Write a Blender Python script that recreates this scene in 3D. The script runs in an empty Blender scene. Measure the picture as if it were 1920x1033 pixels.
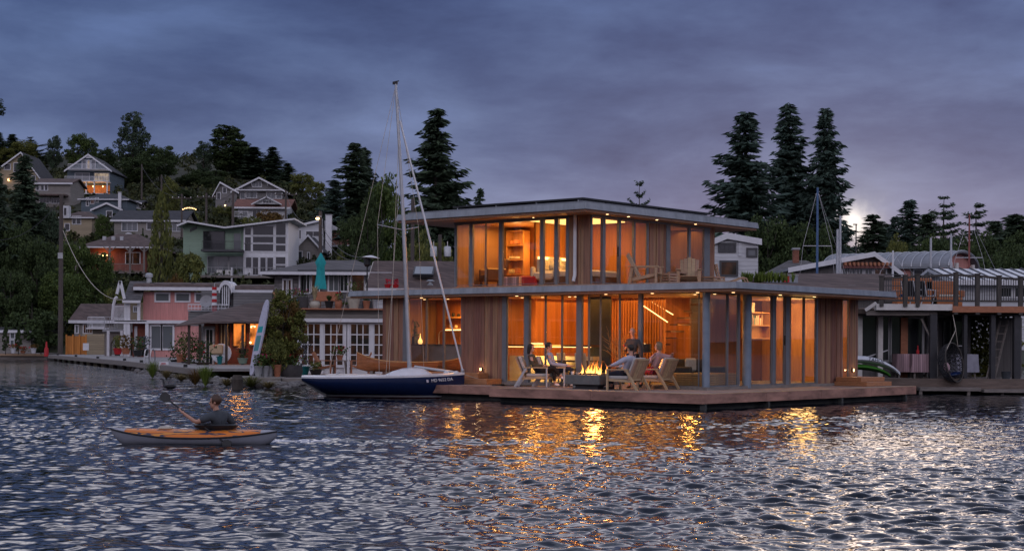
import bpy, bmesh, math, random
import numpy as np
from mathutils import Vector, Matrix, noise as mnoise
R = math.radians
SC = bpy.context.scene
COL = SC.collection

# ---------------------------------------------------------------- camera
F, YH, ROLL, H, TH, OX, OY = 2918.93, 643.257, .0061, 1.72, .8704, 4.995, 40.4606
cd = bpy.data.cameras.new("camera"); cam = bpy.data.objects.new("camera", cd); COL.objects.link(cam)
cd.sensor_width = 36; cd.lens = F/1920*36; cd.clip_end = 6000; cd.clip_start = .1
cam.matrix_world = Matrix.Translation((0, 0, H)) @ Matrix.Rotation(R(90), 4, 'X') @ Matrix.Rotation(ROLL, 4, 'Z')
cd.shift_y = (YH-516.5)/1920*math.cos(ROLL); cd.shift_x = (YH-516.5)/1920*math.sin(ROLL)
SC.camera = cam
# pixel helpers: what real place does a point of the photograph stand at, given its distance or height
def uv(px, py):
    x = px-960; y = py-516.5; c, s = math.cos(ROLL), math.sin(ROLL)
    return (c*x+s*y, -s*x+c*y-(YH-516.5))
def W(px, py, d):
    u, v = uv(px, py); return Vector((u/F*d, d, H-v/F*d))
def Wz(px, py, z):
    u, v = uv(px, py); return W(px, py, (H-z)*F/v)
HB = (math.cos(TH), math.sin(TH)); HA = (-HB[1], HB[0])
def loc(x, y):
    dx, dy = x-OX, y-OY; return (dx*HB[0]+dy*HB[1], dx*HA[0]+dy*HA[1])
def glob(t, s, z=0):
    return Vector((OX+HB[0]*t+HA[0]*s, OY+HB[1]*t+HA[1]*s, z))
def on_t(t, px, py):
    u, v = uv(px, py); k = u/F
    d = (t+OX*HB[0]+OY*HB[1])/(k*HB[0]+HB[1]); return loc(k*d, d)[1], H-v/F*d, d
def on_s(s, px, py):
    u, v = uv(px, py); k = u/F
    d = (s+OX*HA[0]+OY*HA[1])/(k*HA[0]+HA[1]); return loc(k*d, d)[0], H-v/F*d, d

# ---------------------------------------------------------------- sky, sun, exposure
SC.view_settings.view_transform = 'Standard'; SC.view_settings.look = 'None'
SC.view_settings.exposure = 0; SC.view_settings.gamma = 1
SC.cycles.use_denoising = True
SC.cycles.max_bounces = 8; SC.cycles.transparent_max_bounces = 16; SC.cycles.glossy_bounces = 4
SC.cycles.diffuse_bounces = 3; SC.cycles.sample_clamp_indirect = 4; SC.cycles.caustics_reflective = False; SC.cycles.caustics_refractive = False
GD = (W(1597, 414, 1)-Vector((0, 0, H))).normalized()
wd = bpy.data.worlds.new("World"); SC.world = wd; wd.use_nodes = True
def N(nt, typ, **kw):
    n = nt.nodes.new(typ)
    for k, v in kw.items():
        if k.startswith('i_'):
            key = k[2:]; key = int(key) if key.isdigit() else key.replace('_', ' ')
            n.inputs[key].default_value = v
        else: setattr(n, k, v)
    return n
def L(nt, a, b): nt.links.new(a, b)
def ramp(nt, stops, interp='LINEAR'):
    n = nt.nodes.new('ShaderNodeValToRGB'); n.color_ramp.interpolation = interp
    els = n.color_ramp.elements
    while len(els) > 1: els.remove(els[0])
    els[0].position = stops[0][0]; els[0].color = (*stops[0][1], 1)
    for p, c in stops[1:]:
        e = els.new(p); e.color = (*c, 1)
    return n
def math_n(nt, op, a, b=None, c=None):
    n = nt.nodes.new('ShaderNodeMath'); n.operation = op
    for i, v in enumerate((a, b, c)):
        if v is None: continue
        if isinstance(v, (int, float)): n.inputs[i].default_value = v
        else: nt.links.new(v, n.inputs[i])
    return n.outputs[0]
def build_sky():
    nt = wd.node_tree; nt.nodes.clear()
    tc = N(nt, 'ShaderNodeTexCoord'); sep = N(nt, 'ShaderNodeSeparateXYZ'); L(nt, tc.outputs['Generated'], sep.inputs[0])
    X, Y, Z = sep.outputs
    zc = math_n(nt, 'MAXIMUM', Z, 0.0)
    base = ramp(nt, [(0, (.25, .24, .335)), (.045, (.185, .195, .31)), (.085, (.143, .173, .302)), (.13, (.110, .150, .285)), (.18, (.079, .119, .25)), (.22, (.070, .110, .242)),
                     (.265, (.085, .12, .25)), (.315, (.85, .80, .88)), (.355, (2.0, 1.86, 1.98)), (.395, (1.4, 1.32, 1.45)), (.46, (.50, .53, .70)), (.65, (.36, .40, .56)), (1, (.30, .35, .5))])  # bright band above the view, added to whiten the ripples and light the scene
    L(nt, zc, base.inputs[0])
    den = math_n(nt, 'ADD', zc, .16)
    cv = N(nt, 'ShaderNodeCombineXYZ')
    L(nt, math_n(nt, 'MULTIPLY', X, 4.2), cv.inputs[0]); L(nt, math_n(nt, 'MULTIPLY', Y, 2.0), cv.inputs[1]); L(nt, math_n(nt, 'MULTIPLY', Z, 13.0), cv.inputs[2])
    n1 = N(nt, 'ShaderNodeTexNoise', i_Scale=1.5, i_Detail=8.0, i_Roughness=.58); L(nt, cv.outputs[0], n1.inputs['Vector'])
    n1.inputs['Distortion'].default_value = .12
    cl = ramp(nt, [(.30, (.55, .59, .70)), (.45, (.84, .87, .94)), (.58, (1.2, 1.2, 1.18)), (.72, (1.58, 1.56, 1.5))]); L(nt, n1.outputs[0], cl.inputs[0])
    n2 = N(nt, 'ShaderNodeTexNoise', i_Scale=.5, i_Detail=3.0); L(nt, cv.outputs[0], n2.inputs['Vector'])
    cl2 = ramp(nt, [(.3, (.78, .80, .86)), (.7, (1.14, 1.15, 1.14))]); L(nt, n2.outputs[0], cl2.inputs[0])
    m1 = N(nt, 'ShaderNodeMix', data_type='RGBA', blend_type='MULTIPLY'); m1.inputs[0].default_value = 1
    L(nt, base.outputs[0], m1.inputs[6]); L(nt, cl.outputs[0], m1.inputs[7])
    m2 = N(nt, 'ShaderNodeMix', data_type='RGBA', blend_type='MULTIPLY'); m2.inputs[0].default_value = 1
    L(nt, m1.outputs[2], m2.inputs[6]); L(nt, cl2.outputs[0], m2.inputs[7])
    # the last of the sun breaking through low cloud
    dot = N(nt, 'ShaderNodeVectorMath', operation='DOT_PRODUCT'); L(nt, tc.outputs['Generated'], dot.inputs[0]); dot.inputs[1].default_value = GD
    ang = math_n(nt, 'ARCCOSINE', math_n(nt, 'MINIMUM', dot.outputs['Value'], .999999))
    n3 = N(nt, 'ShaderNodeTexNoise', i_Scale=48.0, i_Detail=5.0); L(nt, tc.outputs['Generated'], n3.inputs['Vector'])
    ang2 = math_n(nt, 'ADD', ang, math_n(nt, 'MULTIPLY', math_n(nt, 'SUBTRACT', n3.outputs[0], .5), .035))
    core = math_n(nt, 'POWER', 2.718, math_n(nt, 'MULTIPLY', math_n(nt, 'POWER', math_n(nt, 'DIVIDE', math_n(nt, 'ABSOLUTE', ang2), .0095), 2.0), -1.0))
    halo = math_n(nt, 'POWER', 2.718, math_n(nt, 'MULTIPLY', math_n(nt, 'DIVIDE', ang, .016), -1.0))
    gcol = N(nt, 'ShaderNodeMix', data_type='RGBA'); gcol.inputs[0].default_value = .5
    gc = N(nt, 'ShaderNodeCombineColor')
    L(nt, math_n(nt, 'ADD', math_n(nt, 'MULTIPLY', core, .9), math_n(nt, 'MULTIPLY', halo, .17)), gc.inputs[0])
    L(nt, math_n(nt, 'ADD', math_n(nt, 'MULTIPLY', core, .79), math_n(nt, 'MULTIPLY', halo, .18)), gc.inputs[1])
    L(nt, math_n(nt, 'ADD', math_n(nt, 'MULTIPLY', core, .62), math_n(nt, 'MULTIPLY', halo, .14)), gc.inputs[2])
    add = N(nt, 'ShaderNodeMix', data_type='RGBA', blend_type='ADD'); add.inputs[0].default_value = 1
    L(nt, m2.outputs[2], add.inputs[6]); L(nt, gc.outputs[0], add.inputs[7])
    # sky behind the camera brightened, added as fill light for the facades
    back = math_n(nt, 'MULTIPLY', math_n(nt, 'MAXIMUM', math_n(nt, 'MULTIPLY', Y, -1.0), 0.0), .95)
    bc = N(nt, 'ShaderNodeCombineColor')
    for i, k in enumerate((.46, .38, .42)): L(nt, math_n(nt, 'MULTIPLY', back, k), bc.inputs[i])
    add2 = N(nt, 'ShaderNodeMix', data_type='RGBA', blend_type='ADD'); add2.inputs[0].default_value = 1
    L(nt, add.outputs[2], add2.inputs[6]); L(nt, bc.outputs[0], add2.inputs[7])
    sk = N(nt, 'ShaderNodeTexSky', sky_type='NISHITA', sun_disc=False, sun_elevation=R(2), sun_rotation=math.atan2(GD.x, GD.y))
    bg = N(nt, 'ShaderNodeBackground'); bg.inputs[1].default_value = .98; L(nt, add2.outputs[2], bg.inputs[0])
    bg2 = N(nt, 'ShaderNodeBackground'); bg2.inputs[1].default_value = .004; L(nt, sk.outputs[0], bg2.inputs[0])
    ad = N(nt, 'ShaderNodeAddShader'); L(nt, bg.outputs[0], ad.inputs[0]); L(nt, bg2.outputs[0], ad.inputs[1])
    out = N(nt, 'ShaderNodeOutputWorld'); L(nt, ad.outputs[0], out.inputs[0])
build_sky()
sl = bpy.data.lights.new("sun", 'SUN'); sl.energy = .12; sl.angle = R(12); sl.color = (1, .78, .62)
so = bpy.data.objects.new("sun", sl); COL.objects.link(so)
so.rotation_euler = Vector((GD.x, GD.y, .10)).to_track_quat('Z', 'Y').to_euler()

# ---------------------------------------------------------------- materials
MATS = {}
def newmat(name):
    m = bpy.data.materials.new(name); m.use_nodes = True; nt = m.node_tree; nt.nodes.clear()
    out = N(nt, 'ShaderNodeOutputMaterial'); p = N(nt, 'ShaderNodeBsdfPrincipled'); L(nt, p.outputs[0], out.inputs[0])
    MATS[name] = m; return m, nt, p, out
def mat(name, col, rough=.7, var=.22, scale=3.0, metal=0.0, bump=.0, stretch=(1, 1, 1), island=0.0, spec=.4):
    """plain material whose colour wanders with worn noise"""
    m, nt, p, out = newmat(name)
    tc = N(nt, 'ShaderNodeTexCoord'); mp = N(nt, 'ShaderNodeMapping'); mp.inputs['Scale'].default_value = stretch
    L(nt, tc.outputs['Object'], mp.inputs[0])
    n = N(nt, 'ShaderNodeTexNoise', i_Scale=scale, i_Detail=6.0, i_Roughness=.65); L(nt, mp.outputs[0], n.inputs['Vector'])
    lo = tuple(c*(1-var) for c in col); hi = tuple(min(1, c*(1+var)) for c in col)
    rp = ramp(nt, [(.3, lo), (.7, hi)]); L(nt, n.outputs[0], rp.inputs[0])
    o = rp.outputs[0]
    if island:
        g = N(nt, 'ShaderNodeNewGeometry'); hs = N(nt, 'ShaderNodeHueSaturation')
        L(nt, math_n(nt, 'MULTIPLY_ADD', g.outputs['Random Per Island'], island*2, 1-island), hs.inputs['Value'])
        L(nt, math_n(nt, 'MULTIPLY_ADD', g.outputs['Random Per Island'], .04, .48), hs.inputs['Hue'])
        L(nt, o, hs.inputs['Color']); o = hs.outputs[0]
    L(nt, o, p.inputs['Base Color'])
    p.inputs['Metallic'].default_value = metal; p.inputs['Specular IOR Level'].default_value = spec
    L(nt, math_n(nt, 'MULTIPLY_ADD', n.outputs[0], .2, rough-.1), p.inputs['Roughness'])
    if bump:
        b = N(nt, 'ShaderNodeBump', i_Strength=1.0, i_Distance=bump); L(nt, n.outputs[0], b.inputs['Height']); L(nt, b.outputs[0], p.inputs['Normal'])
    return m
def lines_mat(name, col, pitch, axis='z', var=.2, gap=.12, rough=.75, dark=.45, bump=.01, cross=0.0):
    """boards, laps or shingle courses: rows of width pitch along one axis ('z', or 'u' = x+y), each row its own tone"""
    m, nt, p, out = newmat(name)
    tc = N(nt, 'ShaderNodeTexCoord'); sp = N(nt, 'ShaderNodeSeparateXYZ'); L(nt, tc.outputs['Object'], sp.inputs[0])
    u = math_n(nt, 'ADD', sp.outputs[0], sp.outputs[1])
    src = sp.outputs[2] if axis == 'z' else (u if axis == 'u' else sp.outputs[{'x': 0, 'y': 1}[axis]])
    q = math_n(nt, 'DIVIDE', src, pitch); row = math_n(nt, 'FLOOR', q); fr = math_n(nt, 'FRACT', q)
    cell = row
    wn = N(nt, 'ShaderNodeTexWhiteNoise', noise_dimensions='2D'); cb = N(nt, 'ShaderNodeCombineXYZ'); L(nt, row, cb.inputs[0])
    if cross:
        oth = u if axis == 'z' else sp.outputs[2]
        q2 = math_n(nt, 'FLOOR', math_n(nt, 'ADD', math_n(nt, 'DIVIDE', oth, cross), math_n(nt, 'MULTIPLY', row, .37)))
        L(nt, q2, cb.inputs[1])
    L(nt, cb.outputs[0], wn.inputs['Vector'])
    mp = N(nt, 'ShaderNodeMapping'); mp.inputs['Scale'].default_value = (1, 1, 14) if axis == 'z' else (12, 12, .7)
    L(nt, tc.outputs['Object'], mp.inputs[0])
    n = N(nt, 'ShaderNodeTexNoise', i_Scale=1.6, i_Detail=5.0); L(nt, mp.outputs[0], n.inputs['Vector'])
    val = math_n(nt, 'ADD', math_n(nt, 'MULTIPLY_ADD', wn.outputs['Value'], var*2, 1-var), math_n(nt, 'MULTIPLY_ADD', n.outputs[0], .7, -.35))
    groove = math_n(nt, 'LESS_THAN', fr, gap)
    val = math_n(nt, 'MULTIPLY', val, math_n(nt, 'MULTIPLY_ADD', groove, dark-1, 1.0))
    hs = N(nt, 'ShaderNodeHueSaturation'); hs.inputs['Color'].default_value = (*col, 1); L(nt, val, hs.inputs['Value'])
    L(nt, hs.outputs[0], p.inputs['Base Color']); p.inputs['Roughness'].default_value = rough
    p.inputs['Specular IOR Level'].default_value = .3
    if bump:
        b = N(nt, 'ShaderNodeBump', i_Strength=.8, i_Distance=bump); L(nt, math_n(nt, 'SUBTRACT', fr, math_n(nt, 'MULTIPLY', groove, .5)), b.inputs['Height']); L(nt, b.outputs[0], p.inputs['Normal'])
    return m
def emit(name, col, s):
    m, nt, p, out = newmat(name); p.inputs['Base Color'].default_value = (*[min(1, c*.6) for c in col], 1)
    p.inputs['Emission Color'].default_value = (*col, 1); p.inputs['Emission Strength'].default_value = s; return m
def glass(name, tint=(.9, .93, .92), ior=1.5):
    m = bpy.data.materials.new(name); m.use_nodes = True; nt = m.node_tree; nt.nodes.clear(); MATS[name] = m
    out = N(nt, 'ShaderNodeOutputMaterial'); tr = N(nt, 'ShaderNodeBsdfTransparent'); tr.inputs[0].default_value = (*tint, 1)
    gl = N(nt, 'ShaderNodeBsdfGlossy'); gl.inputs['Roughness'].default_value = .003; fr = N(nt, 'ShaderNodeFresnel'); g = N(nt, 'ShaderNodeNewGeometry'); L(nt, math_n(nt, 'MULTIPLY_ADD', g.outputs['Backfacing'], 1/ior-ior, ior), fr.inputs['IOR'])
    mx = N(nt, 'ShaderNodeMixShader'); L(nt, fr.outputs[0], mx.inputs[0]); L(nt, tr.outputs[0], mx.inputs[1]); L(nt, gl.outputs[0], mx.inputs[2])
    L(nt, mx.outputs[0], out.inputs[0]); return m
def room_pane(name, col, glow, glowcol=(1, .5, .18), scale=1.3):
    """a window pane with a dim room behind it: dark gloss, and the room's own light in patches"""
    m, nt, p, out = newmat(name); p.inputs['Base Color'].default_value = (*col, 1); p.inputs['Roughness'].default_value = .06
    p.inputs['Specular IOR Level'].default_value = .6
    if glow:
        tc = N(nt, 'ShaderNodeTexCoord'); mp = N(nt, 'ShaderNodeMapping'); mp.inputs['Scale'].default_value = (1.6, 1.6, .8); L(nt, tc.outputs['Object'], mp.inputs[0])
        n = N(nt, 'ShaderNodeTexNoise', i_Scale=scale, i_Detail=2.0); L(nt, mp.outputs[0], n.inputs['Vector'])
        rp = ramp(nt, [(.38, (.05, .05, .05)), (.62, (1, 1, 1))]); L(nt, n.outputs[0], rp.inputs[0])
        p.inputs['Emission Color'].default_value = (*glowcol, 1); L(nt, math_n(nt, 'MULTIPLY', rp.outputs[0], glow), p.inputs['Emission Strength'])
    return m
def leafmat(name, col, var=.45, col2=None):
    m, nt, p, out = newmat(name)
    g = N(nt, 'ShaderNodeNewGeometry'); tc = N(nt, 'ShaderNodeTexCoord')
    n = N(nt, 'ShaderNodeTexNoise', i_Scale=.5, i_Detail=2.0); L(nt, tc.outputs['Object'], n.inputs['Vector'])
    c2 = col2 or tuple(c*1.5 for c in col)
    rp = ramp(nt, [(0.0, tuple(c*(1-var) for c in col)), (.55, col), (1.0, c2)])
    L(nt, math_n(nt, 'ADD', math_n(nt, 'MULTIPLY', g.outputs['Random Per Island'], .6), math_n(nt, 'MULTIPLY_ADD', n.outputs[0], 1.2, -.35)), rp.inputs[0])
    L(nt, rp.outputs[0], p.inputs['Base Color']); p.inputs['Roughness'].default_value = .75; p.inputs['Specular IOR Level'].default_value = .15
    return m
M = MATS
mat('white_paint', (.62, .62, .64), .5, .1); mat('off_white', (.6, .58, .55), .6, .15); mat('grey_paint', (.29, .29, .3), .6, .15)
mat('dark_grey', (.06, .06, .065), .6, .2); mat('black', (.015, .015, .017), .5, .3); mat('charcoal', (.035, .035, .04), .6, .3)
mat('steel', (.5, .5, .52), .35, .15, metal=.9); mat('alu', (.42, .43, .45), .42, .12, metal=.6); mat('frame_grey', (.17, .18, .195), .45, .15, metal=.25)
mat('column_blue', (.20, .25, .31), .42, .15, metal=.3)
mat('fascia', (.225, .245, .275), .42, .28, 1.0, metal=.3, stretch=(3, 3, .6)); mat('roof_membrane', (.2, .21, .23), .7, .15, 1.5)
lines_mat('cedar_out', (.21, .125, .085), .11, 'u', .2, .0, bump=0); lines_mat('cedar_in', (.38, .15, .045), .13, 'u', .13, .03, .5, .6, bump=.003)
mat('cedar_board', (.245, .125, .083), .75, .3, 2.0, stretch=(6, 6, .5), island=.26)
mat('soffit', (.24, .13, .08), .6, .25, 1.5, stretch=(1, 12, 1)); mat('deck_wood', (.33, .24, .2), .75, .25, 1.2, stretch=(1, 9, 1), island=.16)
mat('deck_edge', (.31, .165, .125), .7, .6, .9, stretch=(1, 1, 3), bump=.004); mat('float_dark', (.05, .052, .05), .85, .4, 2.5, bump=.02)
mat('teak', (.38, .25, .16), .6, .2, 3, stretch=(2, 2, 8), island=.15); mat('teak_red', (.34, .13, .07), .6, .25, 3, stretch=(2, 2, 6), island=.15)
mat('grey_wood', (.19, .165, .15), .85, .3, 2, stretch=(1, 6, 6), bump=.004, island=.2); mat('post_wood', (.065, .058, .053), .85, .3, 2, stretch=(5, 5, 1), bump=.004); mat('dock_wood', (.25, .235, .225), .8, .25, 1.2, stretch=(1, 6, 1)); mat('dark_wood', (.05, .035, .028), .8, .35, 2.5, stretch=(5, 5, 1))
mat('wood_light', (.5, .27, .11), .5, .2, 3, stretch=(5, 5, .7)); mat('walnut', (.12, .06, .03), .5, .3, 3)
mat('cushion', (.42, .40, .38), .95, .12, 20, bump=.002); mat('linen', (.6, .55, .5), .95, .12, 12); mat('canvas_teal', (.02, .3, .31), .9, .2, 6)
mat('concrete', (.13, .13, .125), .75, .25, 4, bump=.004); mat('stone', (.13, .12, .115), .9, .45, 3, bump=.02, island=.35)
mat('floor_wood', (.30, .19, .11), .35, .2, 2, stretch=(1, 10, 1)); mat('plaster_warm', (.62, .5, .36), .8, .08)
mat('navy', (.006, .016, .062), .16, .15, spec=.5); mat('gelcoat', (.62, .63, .66), .3, .08, spec=.5); mat('bottom_red', (.07, .008, .01), .6, .3); mat('rope', (.45, .4, .34), .9, .2)
mat('varnish', (.36, .13, .05), .18, .3, 2, stretch=(.6, 8, 8), spec=.6); mat('terracotta', (.34, .13, .07), .85, .25, 6); mat('cream_pot', (.42, .38, .31), .5, .18, 5)
mat('teal_pot', (.01, .16, .17), .3, .2); mat('blue_pot', (.02, .06, .22), .3, .2); mat('black_pot', (.02, .02, .022), .35, .2); mat('barrel', (.055, .05, .05), .8, .35, 4)
mat('tin', (.4, .41, .42), .5, .2, 3, metal=.5); mat('red', (.42, .015, .02), .6, .2); mat('sage', (.20, .27, .21), .8, .12)
mat('pink', (.48, .21, .18), .85, .14, 1.2, stretch=(3, 3, .4)); mat('brick_red', (.2, .06, .04), .85, .25)
lines_mat('pink_boards', (.56, .265, .24), .3, 'u', .06, .05, .85, .75, .004)
lines_mat('lap_grey', (.19, .185, .185), .16, 'z', .16, .14, .8, .55, .012); lines_mat('lap_taupe', (.25, .23, .21), .16, 'z', .1, .12, .8, .6, .012)
lines_mat('lap_blue', (.11, .14, .165), .16, 'z', .1, .12, .8, .6, .012); lines_mat('lap_white', (.55, .56, .58), .2, 'z', .06, .1, .7, .65, .012)
lines_mat('lap_sage', (.24, .33, .25), .3, 'z', .05, .07, .8, .75, .006); lines_mat('lap_cream', (.34, .28, .19), .16, 'z', .1, .12, .8, .65, .012)
lines_mat('shake_grey', (.17, .16, .16), .2, 'z', .25, .16, .85, .5, .012, cross=.16); lines_mat('shingle_roof', (.095, .088, .088), .14, 'z', .22, .14, .9, .6, .01, cross=.3)
lines_mat('shingle_brown', (.10, .07, .062), .14, 'z', .25, .14, .9, .6, .01, cross=.3); lines_mat('shingle_red', (.17, .075, .055), .14, 'z', .2, .14, .9, .6, .01, cross=.3)
lines_mat('shingle_dark', (.05, .05, .055), .14, 'z', .2, .14, .9, .6, .01, cross=.3)
lines_mat('metal_roof', (.5, .52, .56), .42, 'x', .04, .1, .38, .5, .02); lines_mat('fence_orange', (.44, .17, .04), .14, 'u', .2, .1, .8, .4, .01)
lines_mat('stripe_cloth', (.45, .3, .32), .07, 'x', .55, .25, .9, .6, 0); lines_mat('brick', (.22, .09, .06), .075, 'z', .25, .12, .9, .8, .004, cross=.22)
lines_mat('white_brick', (.42, .4, .39), .09, 'z', .08, .1, .9, .6, .006, cross=.25); lines_mat('cedar_unlit', (.16, .075, .035), .13, 'u', .13, .03, .5, .6, bump=.003); lines_mat('dark_boards', (.12, .112, .11), .25, 'u', .2, .06, .85, .5, .006)
glass('clear_glass', ior=1.45); glass('tinted_glass', (.62, .66, .66)); room_pane('dark_pane', (.02, .022, .025), 0); room_pane('dim_pane', (.02, .018, .016), .03, (1, .32, .12))
room_pane('curtain_pane', (.12, .13, .14), 0); room_pane('lit_pane', (.2, .1, .04), 1.0, (1, .27, .045), 1.6); room_pane('pale_lit_pane', (.1, .09, .08), .35, (1, .75, .5))
emit('bulb', (1, .6, .26), 6); emit('bulb_small', (1, .6, .26), 4); emit('cove', (1, .58, .17), 2.2); emit('led', (1, .55, .2), 5); emit('lamp_shade', (1, .55, .18), 1.6)
leafmat('fir', (.05, .075, .045), .5, (.09, .13, .07)); leafmat('fir_blue', (.056, .088, .07), .5, (.10, .145, .105)); leafmat('leaf_dark', (.046, .07, .026), .5, (.085, .12, .04))
leafmat('leaf', (.065, .10, .028), .5, (.14, .18, .045)); leafmat('leaf_olive', (.11, .125, .036), .5, (.24, .23, .06)); leafmat('leaf_autumn', (.13, .075, .025), .5, (.2, .14, .04))
leafmat('leaf_yellow', (.11, .12, .03), .45, (.22, .22, .05)); leafmat('grass_dry', (.2, .16, .07), .4); leafmat('grass_green', (.13, .19, .035), .4, (.26, .32, .07)); leafmat('flower_red', (.4, .01, .03), .4)
leafmat('flower_pink', (.35, .05, .12), .4); leafmat('lavender', (.1, .11, .12), .4); leafmat('blond', (.4, .33, .2), .4)
mat('bark', (.06, .05, .042), .9, .3, 6, stretch=(3, 3, .5), bump=.02); mat('pole', (.085, .07, .062), .9, .3, 3, stretch=(4, 4, .4)); mat('soil', (.03, .032, .016), .95, .4, .6)
mat('skin', (.50, .27, .2), .55, .1, 12); mat('skin_tan', (.42, .22, .15), .55, .1, 12)

# ---------------------------------------------------------------- mesh helpers
class MB:
    def __init__(s, M=None): s.v = []; s.f = []; s.M = M
    def add(s, vs, fs):
        b = len(s.v)
        for p in vs:
            p = Vector(p); s.v.append(s.M @ p if s.M else p)
        s.f += [tuple(i+b for i in f) for f in fs]; return s
    def box(s, x0, x1, y0, y1, z0, z1):
        return s.add([(x0, y0, z0), (x1, y0, z0), (x1, y1, z0), (x0, y1, z0), (x0, y0, z1), (x1, y0, z1), (x1, y1, z1), (x0, y1, z1)],
                     [(3, 2, 1, 0), (4, 5, 6, 7), (0, 1, 5, 4), (1, 2, 6, 5), (2, 3, 7, 6), (3, 0, 4, 7)])
    def bar(s, p, q, w, h=None, up=(0, 0, 1)):
        p, q = Vector(p), Vector(q); h = h or w; d = (q-p).normalized(); up = Vector(up)
        if abs(d.dot(up)) > .98: up = Vector((0, 1, 0))
        a = d.cross(up).normalized()*w/2; b = a.cross(d).normalized()*h/2
        return s.add([p-a-b, p+a-b, p+a+b, p-a+b, q-a-b, q+a-b, q+a+b, q-a+b],
                     [(3, 2, 1, 0), (4, 5, 6, 7), (0, 1, 5, 4), (1, 2, 6, 5), (2, 3, 7, 6), (3, 0, 4, 7)])
    def tube(s, pts, r, n=8, cap=True):
        pts = [Vector(p) for p in pts]; k = len(pts); rs = r if isinstance(r, (list, tuple)) else [r]*k
        vs = []; a = None
        for i, p in enumerate(pts):
            d = (pts[min(i+1, k-1)]-pts[max(i-1, 0)]).normalized()
            if a is None:
                a = d.orthogonal().normalized()
            else:
                a = (a-d*a.dot(d)).normalized()
            b = d.cross(a)
            for j in range(n):
                th = 2*math.pi*j/n; vs.append(p+(a*math.cos(th)+b*math.sin(th))*rs[i])
        fs = [(i*n+j, i*n+(j+1) % n, (i+1)*n+(j+1) % n, (i+1)*n+j) for i in range(k-1) for j in range(n)]
        if cap: fs += [tuple(range(n-1, -1, -1)), tuple(range((k-1)*n, k*n))]
        return s.add(vs, fs)
    def lathe(s, prof, c=(0, 0, 0), n=16, cap=True):
        c = Vector(c); vs = [c+Vector((r*math.cos(2*math.pi*j/n), r*math.sin(2*math.pi*j/n), z)) for r, z in prof for j in range(n)]; k = len(prof)
        fs = [(i*n+j, i*n+(j+1) % n, (i+1)*n+(j+1) % n, (i+1)*n+j) for i in range(k-1) for j in range(n)]
        if cap: fs += [tuple(range(n-1, -1, -1)), tuple(range((k-1)*n, k*n))]
        return s.add(vs, fs)
    def prism(s, poly, vec):
        n = len(poly); vec = Vector(vec); vs = [Vector(p) for p in poly]; vs += [p+vec for p in vs]
        return s.add(vs, [tuple(range(n-1, -1, -1)), tuple(range(n, 2*n))]+[(i, (i+1) % n, n+(i+1) % n, n+i) for i in range(n)])
    def loft(s, rings, closed=True, cap=True):
        n = len(rings[0]); vs = [p for r in rings for p in r]; k = len(rings)
        fs = [(i*n+j, i*n+(j+1) % n, (i+1)*n+(j+1) % n, (i+1)*n+j) for i in range(k-1) for j in range(n if closed else n-1)]
        if cap and closed: fs += [tuple(range(n-1, -1, -1)), tuple(range((k-1)*n, k*n))]
        return s.add(vs, fs)
    def ball(s, c, r, sq=(1, 1, 1), n=10, m=6):
        prof = [(max(.02, math.sin(math.pi*i/m))*r, -math.cos(math.pi*i/m)*r) for i in range(m+1)]
        c = Vector(c); vs = [c+Vector((q*math.cos(2*math.pi*j/n)*sq[0], q*math.sin(2*math.pi*j/n)*sq[1], z*sq[2])) for q, z in prof for j in range(n)]
        fs = [(i*n+j, i*n+(j+1) % n, (i+1)*n+(j+1) % n, (i+1)*n+j) for i in range(m) for j in range(n)]+[tuple(range(n-1, -1, -1)), tuple(range(m*n, (m+1)*n))]
        return s.add(vs, fs)
    def cards(s, P, size, rng, flat=0.0, asp=.6):
        for p in P:
            a = Vector((rng.gauss(0, 1), rng.gauss(0, 1), rng.gauss(0, 1)*(1-flat))).normalized(); b = a.orthogonal().normalized()
            b = (Matrix.Rotation(rng.uniform(0, 6.28), 3, a) @ b); k = size*rng.uniform(.6, 1.3); a = a*k; b = b*k*asp; p = Vector(p)
            s.add([p-a, p-b, p+a, p+b], [(0, 1, 2, 3)])
        return s
    def build(s, name, m, parent=None, smooth=False, bevel=0):
        me = bpy.data.meshes.new(name); me.from_pydata([tuple(p) for p in s.v], [], s.f); me.update()
        return link(name, me, m, parent, smooth, bevel)
def link(name, me, m, parent=None, smooth=False, bevel=0):
    o = bpy.data.objects.new(name, me); COL.objects.link(o)
    if m: me.materials.append(MATS[m] if isinstance(m, str) else m)
    if smooth:
        me.shade_smooth(); me.set_sharp_from_angle(angle=R(40))
    if bevel:
        b = o.modifiers.new('bevel', 'BEVEL'); b.width = bevel; b.segments = 1; b.limit_method = 'ANGLE'
    if parent: o.parent = parent
    return o
def mesh_np(name, V, Q):
    me = bpy.data.meshes.new(name); V = np.asarray(V, np.float32); Q = np.asarray(Q, np.int32)
    me.vertices.add(len(V)); me.vertices.foreach_set('co', V.ravel())
    k = Q.shape[1]; me.loops.add(Q.size); me.loops.foreach_set('vertex_index', Q.ravel())
    me.polygons.add(len(Q)); me.polygons.foreach_set('loop_start', np.arange(0, Q.size, k, dtype=np.int32)); me.polygons.foreach_set('loop_total', np.full(len(Q), k, np.int32))
    me.update(calc_edges=True); me.validate(); return me
def tag(o, label=None, cat=None, group=None, kind=None):
    if label: o['label'] = label
    if cat: o['category'] = cat
    if group: o['group'] = group
    if kind: o['kind'] = kind
    return o
def thing(name, label, cat, at=(0, 0, 0), rz=0, group=None):
    o = bpy.data.objects.new(name, None); COL.objects.link(o); o.location = at; o.rotation_euler = (0, 0, rz); o.empty_display_size = .2
    return tag(o, label, cat, group)
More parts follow.
